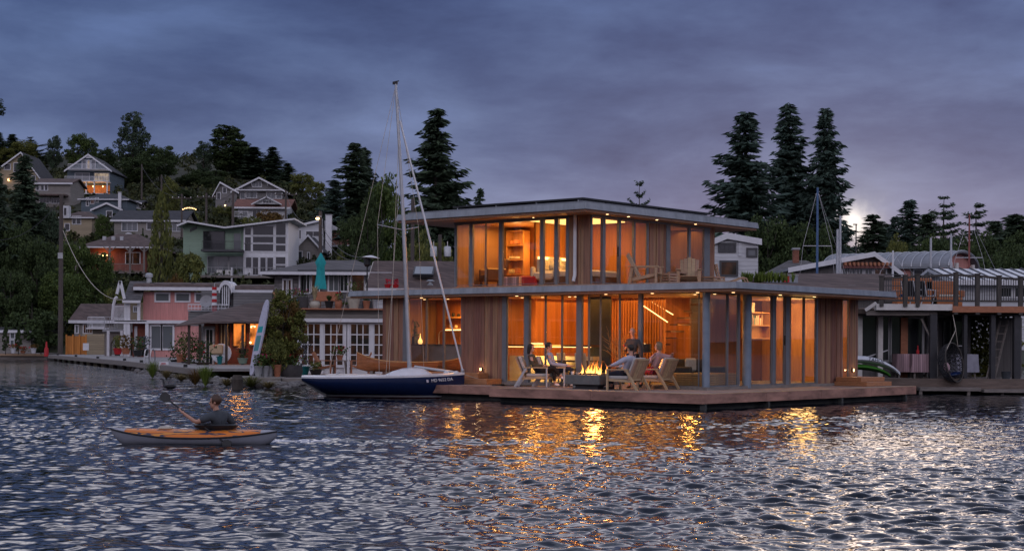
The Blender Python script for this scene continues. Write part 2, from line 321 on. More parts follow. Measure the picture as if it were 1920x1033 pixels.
def dup(o, at=None, rz=None, scale=None, label=None, parent=None):
    c = o.copy(); COL.objects.link(c)
    if parent: c.parent = parent
    if at is not None: c.location = at
    if rz is not None: c.rotation_euler = (0, 0, rz)
    if scale is not None: c.scale = scale
    if label: c['label'] = label
    for ch in KIDS(o): dup(ch, parent=c)
    return c
def KIDS(o): return [q for q in bpy.data.objects if q.parent == o]
def text_mesh(name, body, size, m, parent, mw, depth=.004):
    cu = bpy.data.curves.new(name, 'FONT'); cu.body = body; cu.size = size; cu.extrude = depth; cu.align_x = 'CENTER'; cu.align_y = 'CENTER'
    t = bpy.data.objects.new(name+'_c', cu); COL.objects.link(t); dg = bpy.context.evaluated_depsgraph_get()
    me = bpy.data.meshes.new_from_object(t.evaluated_get(dg)); bpy.data.objects.remove(t); bpy.data.curves.remove(cu)
    me.transform(mw); return link(name, me, m, parent)
def arealight(name, at, size, power, col=(1, .40, .07), rot=(0, 0, 0), parent=None, shape='DISK', spread=R(180)):
    l = bpy.data.lights.new(name, 'AREA'); l.shape = shape; l.size = size; l.energy = power; l.color = col; l.spread = spread
    o = bpy.data.objects.new(name, l); COL.objects.link(o); o.location = at; o.rotation_euler = rot
    if parent: o.parent = parent
    return o
def pointlight(name, at, power, col=(1, .5, .16), r=.08, parent=None):
    l = bpy.data.lights.new(name, 'POINT'); l.energy = power; l.color = col; l.shadow_soft_size = r
    o = bpy.data.objects.new(name, l); COL.objects.link(o); o.location = at
    if parent: o.parent = parent
    return o
# ---------------------------------------------------------------- water and land
def smooth(a, b, x):
    x = np.clip((x-a)/(b-a), 0, 1); return x*x*(3-2*x)
def zt(x, y):
    """height of the land"""
    u = np.asarray(x, float)/np.maximum(np.asarray(y, float), 1.0); y = np.asarray(y, float)
    k = .215-.185*smooth(-.14, -.02, u)
    ys = 150-30*smooth(-.06, .1, u)
    h = k*np.clip(y-ys, 0, 190-70*smooth(-.19, -.13, u))+np.clip((y-ys)/8, 0, 1)*.9
    return np.where(y < ys, np.maximum(-2.5, (y-ys)*.18), h)
def build_water():
    rng = np.random.default_rng(7)
    an = np.concatenate([np.linspace(-180, -30, 40)[:-1], np.linspace(-30, -20.5, 30)[:-1], np.linspace(-20.5, 20.5, 760), np.linspace(20.5, 30, 30)[1:], np.linspace(30, 180, 40)[1:-1]])
    rr = np.concatenate([np.linspace(.3, 9, 24)[:-1], 9*np.power(64/9, np.linspace(0, 1, 900)), 64*np.power(8, np.linspace(0, 1, 60))[1:]])
    A, RR = np.meshgrid(np.radians(an), rr); X = np.sin(A)*RR; Y = np.cos(A)*RR; Zs = np.zeros_like(X)
    fade = 1-smooth(70, 110, RR)
    n = 110; lam = np.exp(rng.uniform(math.log(.12), math.log(1.8), n)); th = rng.normal(R(255), R(42), n); ph = rng.uniform(0, 6.283, n); k = 2*math.pi/lam
    wgt = np.exp(-((np.log(lam)-math.log(.245))/.5)**2)+.2*(lam > .7); wgt *= .20*math.sqrt(2)/np.sqrt((wgt**2).sum())
    cell = np.maximum(RR*np.radians(41/760), np.gradient(rr)[:, None]*np.ones_like(RR))
    gust = .82+.5*np.sin(X*.21+Y*.13+1)*np.sin(Y*.17-X*.07+2)+.2*np.sin(X*.09-Y*.31)
    # calmer water in the lee of the float home, livelier in the kayak's wake
    tq = (X-OX)*HB[0]+(Y-OY)*HB[1]; lee = np.exp(-np.clip(-tq-.0, 0, 9)/3.0)*(tq > -9)
    gust *= 1-.45*np.clip(lee, 0, 1)
    kx = -5.3; wake = np.exp(-((Y-27.0-(X-kx)*.02)/.55)**2)*smooth(-5.2, -4.2, X)*(1-smooth(-1.5, 2.8, X))
    for i in range(n):
        res = smooth(1.6, 3.2, lam[i]/np.maximum(cell, 1e-4))
        Zs += wgt[i]/k[i]*np.sin(k[i]*(math.cos(th[i])*X+math.sin(th[i])*Y)+ph[i])*res*fade*(gust+(1.3*wake if lam[i] < .9 else 0))
    Zs += .012*np.sin(X*2.9+Y*1.3)*np.sin(Y*2.1)*fade
    V = np.stack([X, Y, Zs], -1).reshape(-1, 3); na, nr = len(an), len(rr)
    i = np.arange(nr-1)[:, None]*na+np.arange(na)[None, :]; j = np.arange(nr-1)[:, None]*na+(np.arange(na)[None, :]+1) % na
    Q = np.stack([i, i+na, j+na, j], -1).reshape(-1, 4)
    m, nt, p, out = newmat('lake_water'); p.inputs['Base Color'].default_value = (.004, .0065, .012, 1); p.inputs['Roughness'].default_value = .045; p.inputs['IOR'].default_value = 1.333
    tc = N(nt, 'ShaderNodeTexCoord'); nz = N(nt, 'ShaderNodeTexNoise', i_Scale=7.0, i_Detail=3.0); L(nt, tc.outputs['Object'], nz.inputs['Vector'])
    mp = N(nt, 'ShaderNodeMapping'); mp.inputs['Scale'].default_value = (.55, 1, 1); L(nt, tc.outputs['Object'], mp.inputs[0]); L(nt, mp.outputs[0], nz.inputs['Vector'])
    nz2 = N(nt, 'ShaderNodeTexNoise', i_Scale=1.9, i_Detail=3.0); L(nt, mp.outputs[0], nz2.inputs['Vector'])
    b = N(nt, 'ShaderNodeBump', i_Strength=.22, i_Distance=.03); L(nt, nz.outputs[0], b.inputs['Height'])
    # beyond the modelled waves the chop is carried by the bump alone
    ln = N(nt, 'ShaderNodeVectorMath', operation='LENGTH'); L(nt, tc.outputs['Object'], ln.inputs[0])
    mr = N(nt, 'ShaderNodeMapRange'); mr.inputs[1].default_value = 24; mr.inputs[2].default_value = 80; mr.inputs[3].default_value = 0; mr.inputs[4].default_value = .6; L(nt, ln.outputs['Value'], mr.inputs[0])
    b2 = N(nt, 'ShaderNodeBump', i_Distance=.25); L(nt, mr.outputs[0], b2.inputs['Strength']); L(nt, nz2.outputs[0], b2.inputs['Height']); L(nt, b.outputs[0], b2.inputs['Normal']); L(nt, b2.outputs[0], p.inputs['Normal'])
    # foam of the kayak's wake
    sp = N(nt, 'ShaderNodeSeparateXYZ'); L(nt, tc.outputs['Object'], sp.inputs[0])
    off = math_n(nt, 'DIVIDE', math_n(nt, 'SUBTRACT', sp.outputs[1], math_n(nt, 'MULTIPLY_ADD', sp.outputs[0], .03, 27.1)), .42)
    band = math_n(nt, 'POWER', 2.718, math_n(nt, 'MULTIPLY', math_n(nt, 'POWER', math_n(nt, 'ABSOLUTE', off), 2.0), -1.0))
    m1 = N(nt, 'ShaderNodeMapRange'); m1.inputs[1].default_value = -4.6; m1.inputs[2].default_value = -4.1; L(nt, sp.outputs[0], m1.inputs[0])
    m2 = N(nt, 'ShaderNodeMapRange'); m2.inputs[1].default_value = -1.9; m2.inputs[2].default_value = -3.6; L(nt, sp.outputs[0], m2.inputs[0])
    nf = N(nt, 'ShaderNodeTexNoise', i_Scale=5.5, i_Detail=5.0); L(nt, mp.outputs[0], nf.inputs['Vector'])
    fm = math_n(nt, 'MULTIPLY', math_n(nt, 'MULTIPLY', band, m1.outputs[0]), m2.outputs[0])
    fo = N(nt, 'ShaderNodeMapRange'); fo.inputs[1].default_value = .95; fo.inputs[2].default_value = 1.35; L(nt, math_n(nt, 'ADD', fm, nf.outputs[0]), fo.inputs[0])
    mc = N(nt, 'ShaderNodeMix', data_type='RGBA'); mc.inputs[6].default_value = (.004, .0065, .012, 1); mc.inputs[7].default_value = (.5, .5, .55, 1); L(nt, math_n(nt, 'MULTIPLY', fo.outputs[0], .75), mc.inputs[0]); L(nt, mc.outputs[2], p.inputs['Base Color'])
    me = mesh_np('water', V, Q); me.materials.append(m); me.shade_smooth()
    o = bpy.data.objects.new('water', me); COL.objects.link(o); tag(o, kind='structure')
build_water()
def build_land():
    xs = np.linspace(-420, 420, 150); ys = np.concatenate([np.linspace(100, 360, 110), np.linspace(370, 1500, 30)])
    X, Y = np.meshgrid(xs, ys); Z = zt(X, Y)+np.where(zt(X, Y) > 1, .5*np.sin(X*.11)*np.sin(Y*.09+1), 0)
    V = np.stack([X, Y, Z], -1).reshape(-1, 3); nx = len(xs)
    i = (np.arange(len(ys)-1)[:, None]*nx+np.arange(nx-1)[None, :]).reshape(-1); Q = np.stack([i, i+1, i+nx+1, i+nx], -1)
    me = mesh_np('hillside', V, Q); me.shade_smooth(); tag(link('hillside', me, 'soil'), kind='structure')
    # the far shore across the lake, behind the photographer
    xs = np.linspace(-500, 500, 60); ys = np.linspace(-120, -400, 20); X, Y = np.meshgrid(xs, ys); Z = np.clip((-Y-125)*.16, -2, 26)+2*np.sin(X*.05)*np.sin(Y*.04)
    V = np.stack([X, Y, Z], -1).reshape(-1, 3); nx = 60; i = (np.arange(19)[:, None]*nx+np.arange(59)[None, :]).reshape(-1); Q = np.stack([i, i+nx, i+nx+1, i+1], -1)
    me = mesh_np('far_shore_hill', V, Q); me.shade_smooth(); tag(link('far_shore_hill', me, 'leaf_dark'), kind='structure')
build_land()

# ---------------------------------------------------------------- the float home, in its own frame: x = t, y = s
HO = thing('float_home', 'two storey cedar and glass float home with flat grey roofs and warm lit rooms', 'float home', (OX, OY, 0), TH)
ZD, TW, SW = .423, 3.194, 2.005; SU_ = on_t(3.55, 1107, 470)[0]
ZC = 3.19           # lower ceiling
rnd = random.Random(3)
def boards(mb, plane, c, a0, a1, z0, z1, w=.11, out=-1, thick=.035):
    a = a0
    while a < a1-.02:
        ww = min(w*rnd.uniform(.8, 1.2), a1-a); d = thick*rnd.choice((.6, .8, 1, 1, 1.25))
        lo, hi = (c+out*d, c) if out < 0 else (c, c+d)
        if plane == 't': mb.box(lo, hi, a+.004, a+ww-.004, z0, z1)
        else: mb.box(a+.004, a+ww-.004, lo, hi, z0, z1)
        a += ww
    return mb
def pbox(mb, plane, c0, c1, a0, a1, z0, z1):
    return mb.box(c0, c1, a0, a1, z0, z1) if plane == 't' else mb.box(a0, a1, c0, c1, z0, z1)
def bay(plane, c, a0, a1, z0, z1, fw=.03, dep=.05, fm='frame_grey', pm='clear_glass', name='window', handle=False):
    a0, a1 = min(a0, a1), max(a0, a1); mb = MB()
    pbox(mb, plane, c-dep/2, c+dep/2, a0, a0+fw, z0, z1); pbox(mb, plane, c-dep/2, c+dep/2, a1-fw, a1, z0, z1)
    pbox(mb, plane, c-dep/2+.002, c+dep/2-.002, a0+fw, a1-fw, z0, z0+fw*1.2); pbox(mb, plane, c-dep/2+.002, c+dep/2-.002, a0+fw, a1-fw, z1-fw*1.2, z1)
    o = mb.build(name, fm, HO)
    pbox(MB(), plane, c-.006, c+.006, a0+fw, a1-fw, z0+fw*1.2, z1-fw*1.2).build('pane', pm, o)
    if handle:
        pbox(MB(), plane, c-.1, c-.06, a1-.1, a1-.07, (z0+z1)/2-.15, (z0+z1)/2+.15).build('handle', 'black', o)
    return o
def sl(px, py=640, t=TW): return on_t(t, px, py)[0]
def tr(px, py=640, s=SW): return on_s(s, px, py)[0]
TR, SL, SB = 12.33, 16.0, 15.1
# deck: an L of boards with a red-brown rim, on a dark concrete float
def deck_boards():
    mb = MB(); w = .14; t = 0.0
    while t < 12.25:
        s1 = 7.3 if t < 1.1 else SB
        mb.box(t+.003, min(t+w, 12.26)-.003, .03, s1, ZD-.04, ZD+rnd.uniform(-.002, .002)); t += w
    return mb.build('deck', 'deck_wood', HO)
deck_boards()
mb = MB(); zb, zt_ = .172, ZD-.004
RIM = ((-.05, 0, -.05, 7.33), (0, 12.3, -.05, 0), (12.28, 12.33, 0, 4.0), (0, 1.1, 7.31, 7.36), (1.05, 1.1, 7.36, SB))
for x0, x1, y0, y1 in RIM:
    lx = x1-x0 > y1-y0; ln = max(x1-x0, y1-y0); n = max(1, round(ln/3.0))
    for i in range(n):
        a, c_ = ln*i/n+.004, ln*(i+1)/n-.004; j = rnd.uniform(-.004, .004)
        (MB().box(x0+a, x0+c_, y0, y1, zb+j, zt_) if lx else MB().box(x0, x1, y0+a, y0+c_, zb+j, zt_)).build('deck_rim', 'deck_edge', HO)
mb = MB(); mb.box(-.045, 12.29, -.045, .10, ZD-.004, ZD+.012); mb.box(-.045, .1, .10, 7.3, ZD-.004, ZD+.012); mb.build('deck_edge_board', 'teak', HO)
mb = MB(); mb.box(.30, 12.1, .28, 7.2, -.5, zb-.01); mb.box(1.35, 12.1, 7.2, SB-.1, -.5, zb-.01); mb.build('float', 'float_dark', HO)
for (a, b, c2) in ((.02, .12, -.03), (3.2, 3.3, -.03), (7.4, 7.5, -.03), (11.6, 11.7, -.03)):
    MB().box(a, b, -.03, .12, -.2, zb-.002).build('float_bracket', 'float_dark', HO)
# floors, ceilings, core walls
MB().box(TW-.05, 12.25, SW-.05, 14.9, ZD-.02, ZD+.03).build('floor', 'floor_wood', HO)
MB().box(TW-.12, 12.3, SW-.12, 14.92, ZD-.03, ZD+.085).build('sill', 'grey_wood', HO)
# lower roof: slab with sloping metal fascia and timber soffit
RT, RS = 2.606, .6457
def roof(t0, t1, s0, s1, zb, ztop, name, lip=.22):
    mb = MB(); i = .03
    mb.loft([[(t0, s0, zb), (t1, s0, zb), (t1, s1, zb), (t0, s1, zb)], [(t0+i, s0+i, ztop), (t1-i, s0+i, ztop), (t1-i, s1-i, ztop), (t0+i, s1-i, ztop)]])
    r = mb.build(name, 'fascia', HO)
    MB().box(t0+.06, t1-.06, s0+.06, s1-.06, zb-.075, zb-.002).build('soffit', 'soffit', r)
    g = MB(); g.box(t0+.3, t1-.3, s1-.05, s1+lip, zb-.01, zb+.02); g.box(t1-.05, t1+lip, s0+.3, s1-.3, zb-.012, zb+.018); g.build('drip_edge', 'fascia', r)
    return r
LR = roof(RT, TR, RS, SL, 3.274, 3.447, 'lower_roof')
UR = roof(2.484, 12.3, 5.792, 13.637, 5.7145, 5.905, 'upper_roof')
MB().box(2.8, 12.1, 6.1, 13.4, 5.9, 5.985).build('roof_membrane', 'roof_membrane', UR)
mb = MB()   # upper floor terrace slab standing a little above the roof edge
mb.box(RT+.5, TR-.2, RS+.6, 14.2, 3.44, 3.50); mb.build('terrace', 'deck_wood', HO)
# solar panels tilted low on the upper roof
def solar(px0, px1, a0, a1, t0, t1, z):
    o = MB().bar(((t0+t1)/2, a0, z), ((t0+t1)/2, a1, z), t1-t0, .05).build('solar_panel', 'black', HO)
    for q in np.linspace(a0+.2, a1-.2, 4): MB().box(t0+.03, t1-.03, q, q+.03, z-.16, z-.03).build('rail', 'alu', o)
for i in range(5): solar(0, 0, 6.55, 11.9, 3.35+i*1.45, 3.35+i*1.45+1.38, 6.13)
solar(0, 0, 6.55, 9.4, 10.7, 11.8, 6.02); solar(0, 0, 12.1, 13.2, 4.2, 5.6, 6.0)
# --- lower left facade
Z0, Z1 = ZD+.085, ZC+.012
for a, b in ((sl(757), 14.89), (sl(943), sl(866))): boards(MB(), 't', TW, a, b, ZD, Z1+.06).build('cedar_wall', 'cedar_board', HO)
for a, b in ((sl(765), sl(757)), (sl(951), sl(943)), (sl(993), sl(984)), (sl(1092), sl(1082)), (sl(1204.5), sl(1198))):
    MB().box(TW-.05, TW+.04, a, b, ZD+.05, Z1+.05).build('mullion', 'frame_grey', HO)
MB().box(TW-.06, TW+.06, sl(1312), sl(993), Z1, Z1+.07).build('head_rail', 'frame_grey', HO)
for a, b in ((766, 800), (801, 832), (833, 866), (951, 984), (994, 1022.6), (1023.4, 1053.6), (1054.4, 1082), (1092, 1104.5), (1105, 1126), (1126.5, 1161.6), (1162.4, 1198), (1204.5, 1311)):
    bay('t', TW, sl(b), sl(a), Z0, Z1, fw=.018 if a > 990 else .025)
MB().lathe([(.11, ZD+.02), (.11, ZC+.08)], (TW, SW, 0), 20).build('corner_column', 'column_blue', HO, smooth=True)
# --- lower right facade
for px in (1395, 1453.5, 1476): pass
mb = MB()
mb.lathe([(.13, ZD+.02), (.13, ZC+.08)], (tr(1399), SW-.02, 0), 18); mb.build('column', 'column_blue', HO, smooth=True)
for a, b, w in ((1447, 1452, .03), (1471, 1478, .05), (1529, 1532, .04), (1383.5, 1386, .03)): MB().box(tr(a), tr(b), SW-w, SW+w, ZD+.05, ZC+.03).build('mullion', 'frame_grey', HO)
MB().box(TW, tr(1533), SW-.055, SW+.055, Z1, Z1+.07).build('head_rail', 'frame_grey', HO)
for a, b in ((1329, 1363), (1363.6, 1383), (1407, 1446), (1453, 1470), (1481, 1506), (1507, 1529), (1578, 1590)):
    bay('s', SW, tr(a), tr(b), Z0, Z1, fw=.03, handle=(a == 1453))
for a, b in ((tr(1533), tr(1577)), (tr(1591), 12.24)): boards(MB(), 's', SW, a, b, ZD, ZC+.06).build('cedar_wall', 'cedar_board', HO)
MB().box(12.16, 12.25, SW, 14.9, ZD, ZC+.06).build('end_wall', 'cedar_out', HO)
MB().box(TW, 12.2, 14.8, 14.9, ZD, ZC+.06).build('end_wall', 'cedar_out', HO)
# --- inside, lower floor
for q in ((7.6, 7.7, 5.5, 10.3), (5.7, 5.8, 10.3, 14.78), (5.8, 7.6, 10.3, 10.4)): MB().box(*q, ZD, ZC+.05).build('inner_wall', 'cedar_in', HO)
MB().box(7.71, 12.04, 5.5, 5.6, ZD, ZC+.05).build('inner_wall', 'cedar_unlit', HO)  # same cedar with a darkened colour, shade of the unlit room painted in
MB().box(12.05, 12.14, SW+.1, 5.5, ZD, ZC+.04).build('inner_wall', 'wood_light', HO)
MB().box(4.9, 4.96, sl(1144, t=4.9), sl(1102, t=4.9), ZD+.03, ZC).build('dark_screen', 'charcoal', HO)
# stair behind a screen of slats with a lit handrail
mb = MB()
a, b = sl(1312, t=6.6), sl(1140, t=6.6)
q = b
while q > sl(1250, t=6.6):
    mb.box(6.55, 6.62, q-.045, q, ZD, ZC); q -= .105
mb.build('slat_screen', 'cedar_in', HO)
p0, p1 = on_t(6.5, 1200, 569), on_t(6.5, 1252, 604)
MB().bar((6.5, p0[0], p0[1]), (6.5, p1[0], p1[1]), .018, .022).build('lit_handrail', 'led', HO)
p0, p1 = on_t(7.3, 1222, 566), on_t(7.3, 1262, 590)
MB().bar((7.3, p0[0], p0[1]), (7.3, p1[0], p1[1]), .018, .022).build('lit_handrail', 'led', HO)
for i in range(9): MB().box(6.75, 7.5, 4.6+i*.26, 4.9+i*.26, ZC-.25-i*.21, ZC-.2-i*.21).build('stair_tread', 'walnut', HO)
# kitchen wall fittings
for pa, pb, y in ((766, 790, 592), (766, 797, 617), (840, 866, 595), (833, 866, 616)):
    z = on_t(5.5, (pa+pb)/2, y)[1]; MB().box(5.42, 5.7, sl(pb, t=5.5), sl(pa-1, t=5.5), z-.03, z+.03).build('kitchen_shelf', 'wood_light', HO)
for pa, pb in ((767, 798), (834, 866)): z = on_t(5.4, pa, 617.5)[1]; MB().box(5.40, 5.418, sl(pb, t=5.4), sl(pa, t=5.4), z-.035, z-.005).build('shelf_light', 'led', HO)
zc = on_t(4.5, 810, 645)[1]
MB().box(4.4, 5.1, sl(872, t=4.5), sl(764, t=4.5), ZD+.03, zc-.05).build('kitchen_counter', 'grey_paint', HO)
MB().box(4.36, 5.14, sl(873, t=4.5), sl(763, t=4.5), zc-.05, zc).build('countertop', 'stone', HO)
s0 = sl(823, t=4.7); MB().tube([(4.7, s0, zc), (4.7, s0, zc+.34), (4.7, s0-.05, zc+.43), (4.7, s0-.16, zc+.46), (4.7, s0-.25, zc+.42), (4.7, s0-.28, zc+.3)], .016).build('faucet', 'steel', HO, smooth=True)
# wall lamp washes and downlights
def dlight(t, s, z, parent=HO, r=.045):
    o = MB().lathe([(r*1.35, z-.012), (r*1.35, z)], (t, s, 0), 12).build('downlight', 'alu', parent)
    MB().lathe([(r, z-.018), (r, z-.0125)], (t, s, 0), 12).build('lamp', 'bulb', o); return o
zs = 3.274-.077
for px in (790, 969, 1136, 1223, 1308, 1462): # in the soffit outside the glass
    if px < 1330: dlight(2.95, sl(px, 548, 2.95), zs)
for px in (1375, 1463, 1527): dlight(tr(px, 552, 1.25), 1.25, zs)
for px, py in ((796, 561.5), (840, 560.5), (979, 563.5), (1017, 564), (1068, 564), (1079, 560), (1303, 556), (1340, 555)):
    dlight(4.2, sl(px, py, 4.2), ZC-.0)
for t, s, p in ((4.9, 8.6, 55), (5.6, 6.6, 55), (5.4, 4.4, 10), (10.9, 3.6, 26), (6.6, 9.3, 45)): arealight('ceiling_light', (t, s, ZC-.08), 2.8, p*1.5, parent=HO)
arealight('kitchen_light', (4.9, 12.7, ZC-.1), 1.3, 110, parent=HO)
for t, s, p in ((6.9, 8.2, 26), (6.8, 5.0, 20), (11.4, 4.2, 7), (5.2, 10.0, 14)): pointlight('room_fill', (t, s, ZD+1.75), p*1.7, (1, .4, .08), .12, HO)  # unseen point lights added to brighten ceilings and walls, both floors
for t, s, p in ((5.0, 8.6, 10), (5.9, 10.6, 12), (7.0, 8.4, 9), (9.6, SU_+1.3, 2.5)): pointlight('room_fill', (t, s, 4.75), p*1.8, (1, .4, .08), .12, HO)
MB().box(TW+.06, 12.1, SW+.06, 14.75, ZC+.004, ZC+.05).build('ceiling', 'wood_light', HO)
for px, py, t, z in ((903, 691.5, TW-.05, 0),): 
    s, zz, _ = on_t(t, px, py); o = MB().box(t-.05, t, s-.04, s+.04, zz-.06, zz+.04).build('wall_light', 'black', HO); MB().box(t-.058, t-.051, s-.03, s+.03, zz-.05, zz+.03).build('lamp', 'bulb', o)
    pointlight('wall_lamp', (t-.15, s, zz), 1.2, (1, .62, .3), .03, HO)
tt, zz, _ = on_s(SW-.06, 1598.5, 694); o = MB().box(tt-.04, tt+.04, SW-.1, SW-.05, zz-.05, zz+.06).build('wall_light', 'black', HO); MB().box(tt-.03, tt+.03, SW-.108, SW-.101, zz-.04, zz+.05).build('lamp', 'bulb', o); pointlight('wall_lamp', (tt, SW-.2, zz), .8, (1, .62, .3), .03, HO)
# steps beside the wood wall and at the far end
for (t0, t1, s0, s1, z0, z1) in ((2.35, 3.1, sl(914, 712, 2.4), 13.4, ZD, .60), (2.6, 3.1, sl(896, 706, 2.6), 13.3, .60, .78)):
    MB().box(t0, t1, s0, s1, z0+.003, z1).build('step', 'teak_red', HO, bevel=.01)
t0 = tr(1612, 714, 1.0); MB().box(t0, 12.2, .75, 1.9, ZD+.002, ZD+.14).build('step', 'teak_red', HO, bevel=.01); MB().box(t0+.1, 12.2, 1.0, 1.9, ZD+.142, ZD+.28).build('step', 'teak_red', HO, bevel=.01)
# --- upper floor
TU = 3.55; SU = on_t(TU, 1107, 470)[0]; UZ0, UZ1 = 3.505, 5.6
def sU(px): return on_t(TU, px, 470)[0]
def tU(px): return on_s(SU, px, 470)[0]
for a, b in ((853, 857), (881, 887), (937, 942.5), (1014, 1020), (1041, 1046.5), (1062.5, 1067)): MB().box(TU-.025, TU+.02, sU(b), sU(a), UZ0, UZ1+.02).build('mullion', 'frame_grey', HO)
MB().box(TU-.05, TU+.05, sU(1068), sU(853), UZ1-.03, UZ1+.05).build('head_rail', 'frame_grey', HO)
for a, b in ((857, 880), (888, 910.5), (911.5, 936), (943.5, 1013), (1021, 1040), (1048, 1062)): bay('t', TU, sU(b), sU(a), UZ0+.07, UZ1-.03, fw=.016, dep=.03)
bd = MB(); boards(bd, 't', TU, SU, sU(1068), UZ0, UZ1+.05); bd.build('cedar_wall', 'cedar_board', HO)
s0 = sU(1082.5); MB().tube([(TU-.12, s0, 5.64), (TU-.12, s0, 5.0), (TU-.12, s0, 3.8), (TU-.16, s0+.02, 3.62)], .055, 10).build('downspout', 'white_paint', HO, smooth=True)
for a, b in ((1107, 1109.5), (1128.5, 1133), (1159, 1162.5), (1187, 1189.5), (1212, 1215), (1248, 1255), (1290.5, 1293.5), (1319, 1330)): MB().box(tU(a), tU(b), SU-.03, SU+.025, UZ0, UZ1+.02).build('mullion', 'frame_grey', HO)
MB().box(tU(1107), tU(1331), SU-.045, SU+.055, UZ1-.02, UZ1+.05).build('head_rail', 'frame_grey', HO)
for a, b in ((1109.5, 1127), (1134, 1158), (1163, 1186), (1190, 1212), (1256, 1289.5), (1294, 1318)): bay('s', SU, tU(a), tU(b), UZ0+.07, UZ1-.03, fw=.02, dep=.03, handle=(a == 1134), pm='clear_glass')
for a, b in ((1216, 1247), (1331, 1338)): boards(MB(), 's', SU, tU(a), tU(b), UZ0, UZ1+.05).build('cedar_wall', 'cedar_board', HO)
tE = tU(1338); S13 = sU(853); MB().box(tE-.08, tE, SU+.05, S13, UZ0, UZ1+.05).build('end_wall', 'cedar_out', HO); MB().box(TU, tE, S13-.1, S13, UZ0, UZ1+.05).build('end_wall', 'cedar_out', HO)
MB().box(tU(1338)+.25, tU(1345)+.25, SU+.4, SU+.55, 3.505, 5.63).build('post', 'cedar_out', HO)
MB().box(TU-.04, tE, SU-.04, S13-.02, 3.505, 3.54).build('floor', 'floor_wood', HO)
MB().box(TU+.06, tE-.1, SU+.06, S13-.1, 5.615, 5.638).build('ceiling', 'wood_light', HO)
for q in ((TU+.9, tU(1216)-.002, 9.3, 9.38), (6.5, 6.6, 9.4, S13-.1), (tU(1216), tU(1216)+.08, SU+.08, 9.3)): MB().box(*q, 3.54, 5.6).build('inner_wall', 'cedar_in', HO)
MB().box(tU(1250), tE-.1, SU+1.9, SU+1.98, 3.54, 5.6).build('inner_wall', 'plaster_warm', HO)
# emissive panel stands in for the uplit ceiling over the bedroom; headboard strip
MB().box(TU+.5, TU+2.6, SU+.6, 9.2, 5.585, 5.612).build('ceiling_glow', 'cove', HO)
MB().box(TU+1.0, tU(1205), 9.24, 9.29, 4.42, 4.50).build('headboard_light', 'led', HO)
MB().box(TU+.95, tU(1207), 9.16, 9.29, 3.54, 4.41).build('headboard', 'linen', HO)
for t, s, p in ((4.7, 7.7, 16), (5.0, 10.8, 22), (4.6, 10.9, 10), (9.7, SU+1.0, 4)): arealight('upper_light', (t, s, 5.55), 1.4, p*3.7, parent=HO)
for px, py in ((1111, 410), (1151, 410.5), (1204.5, 416.5), (1277.5, 428)): dlight(tU(px), SU-.55, 5.7145-.077, HO, .04)
dlight(3.3, on_t(3.3, 1000, 413)[0], 5.7145-.077, HO, .03)
# ---------------------------------------------------------------- people
def skin_mesh(pts, edges, rad, root=0, sub=1):
    bm = bmesh.new(); bm.verts.layers.skin.verify(); vs = [bm.verts.new(p) for p in pts]; bm.verts.index_update()
    for a, b in edges: bm.edges.new((vs[a], vs[b]))
    lay = bm.verts.layers.skin.verify()
    for v, r in zip(vs, rad): v[lay].radius = r if isinstance(r, tuple) else (r, r)
    vs[root][lay].use_root = True
    me = bpy.data.meshes.new('t'); bm.to_mesh(me); bm.free()
    o = bpy.data.objects.new('t', me); COL.objects.link(o); o.modifiers.new('k', 'SKIN').use_smooth_shade = True
    if sub: o.modifiers.new('s', 'SUBSURF').levels = sub; o.modifiers['s'].render_levels = sub
    return o
def bake(o, extra=None, vox=0):
    if extra is not None:
        bm = bmesh.new(); dg = bpy.context.evaluated_depsgraph_get(); m0 = bpy.data.meshes.new_from_object(o.evaluated_get(dg)); bm.from_mesh(m0); bm.from_mesh(extra)
        me = bpy.data.meshes.new('t2'); bm.to_mesh(me); bm.free(); old = o; o = bpy.data.objects.new('t2', me); COL.objects.link(o); bpy.data.objects.remove(old)
    if vox:
        r = o.modifiers.new('r', 'REMESH'); r.mode = 'VOXEL'; r.voxel_size = vox; r.use_smooth_shade = True
        sm = o.modifiers.new('sm', 'SMOOTH'); sm.iterations = 2; sm.factor = .4
    dg = bpy.context.evaluated_depsgraph_get(); me = bpy.data.meshes.new_from_object(o.evaluated_get(dg)); bpy.data.objects.remove(o)
    for p in me.polygons: p.use_smooth = True
    return me
def head_mesh(c, face, up, s=1.0):
    """skull, jaw, nose, ears, brow and eye sockets of a head looking along face"""
    c = Vector(c); f = Vector(face).normalized(); u = Vector(up).normalized(); l = u.cross(f).normalized(); u = f.cross(l)
    T = Matrix((f, l, u)).transposed().to_4x4(); T.translation = c
    mb = MB(T); mb.ball((-.012*s, 0, .025*s), .098*s, (1.0, .78, 1.05), 14, 9); mb.ball((.02*s, 0, -.045*s), .075*s, (.95, .78, 1.0), 12, 7); mb.ball((.045*s, 0, -.085*s), .03*s, (1, 1, .8), 8, 5)
    mb.loft([[(.075*s, -.013*s, .03*s), (.075*s, .013*s, .03*s), (.06*s, 0, .045*s)], [(.1*s, -.018*s, -.02*s), (.1*s, .018*s, -.02*s), (.112*s, 0, -.008*s)], [(.07*s, -.012*s, -.035*s), (.07*s, .012*s, -.035*s), (.075*s, 0, -.03*s)]])
    for k in (-1, 1): mb.ball((-.01*s, k*.078*s, -.005*s), .03*s, (.7, .35, 1.1), 8, 5)
    mb.ball((.066*s, 0, .038*s), .03*s, (.6, 1.5, .4), 8, 5); mb.ball((.078*s, 0, -.056*s), .02*s, (.6, 1.4, .5), 8, 5)
    me = bpy.data.meshes.new('h'); me.from_pydata([tuple(p) for p in mb.v], [], mb.f); return me, T
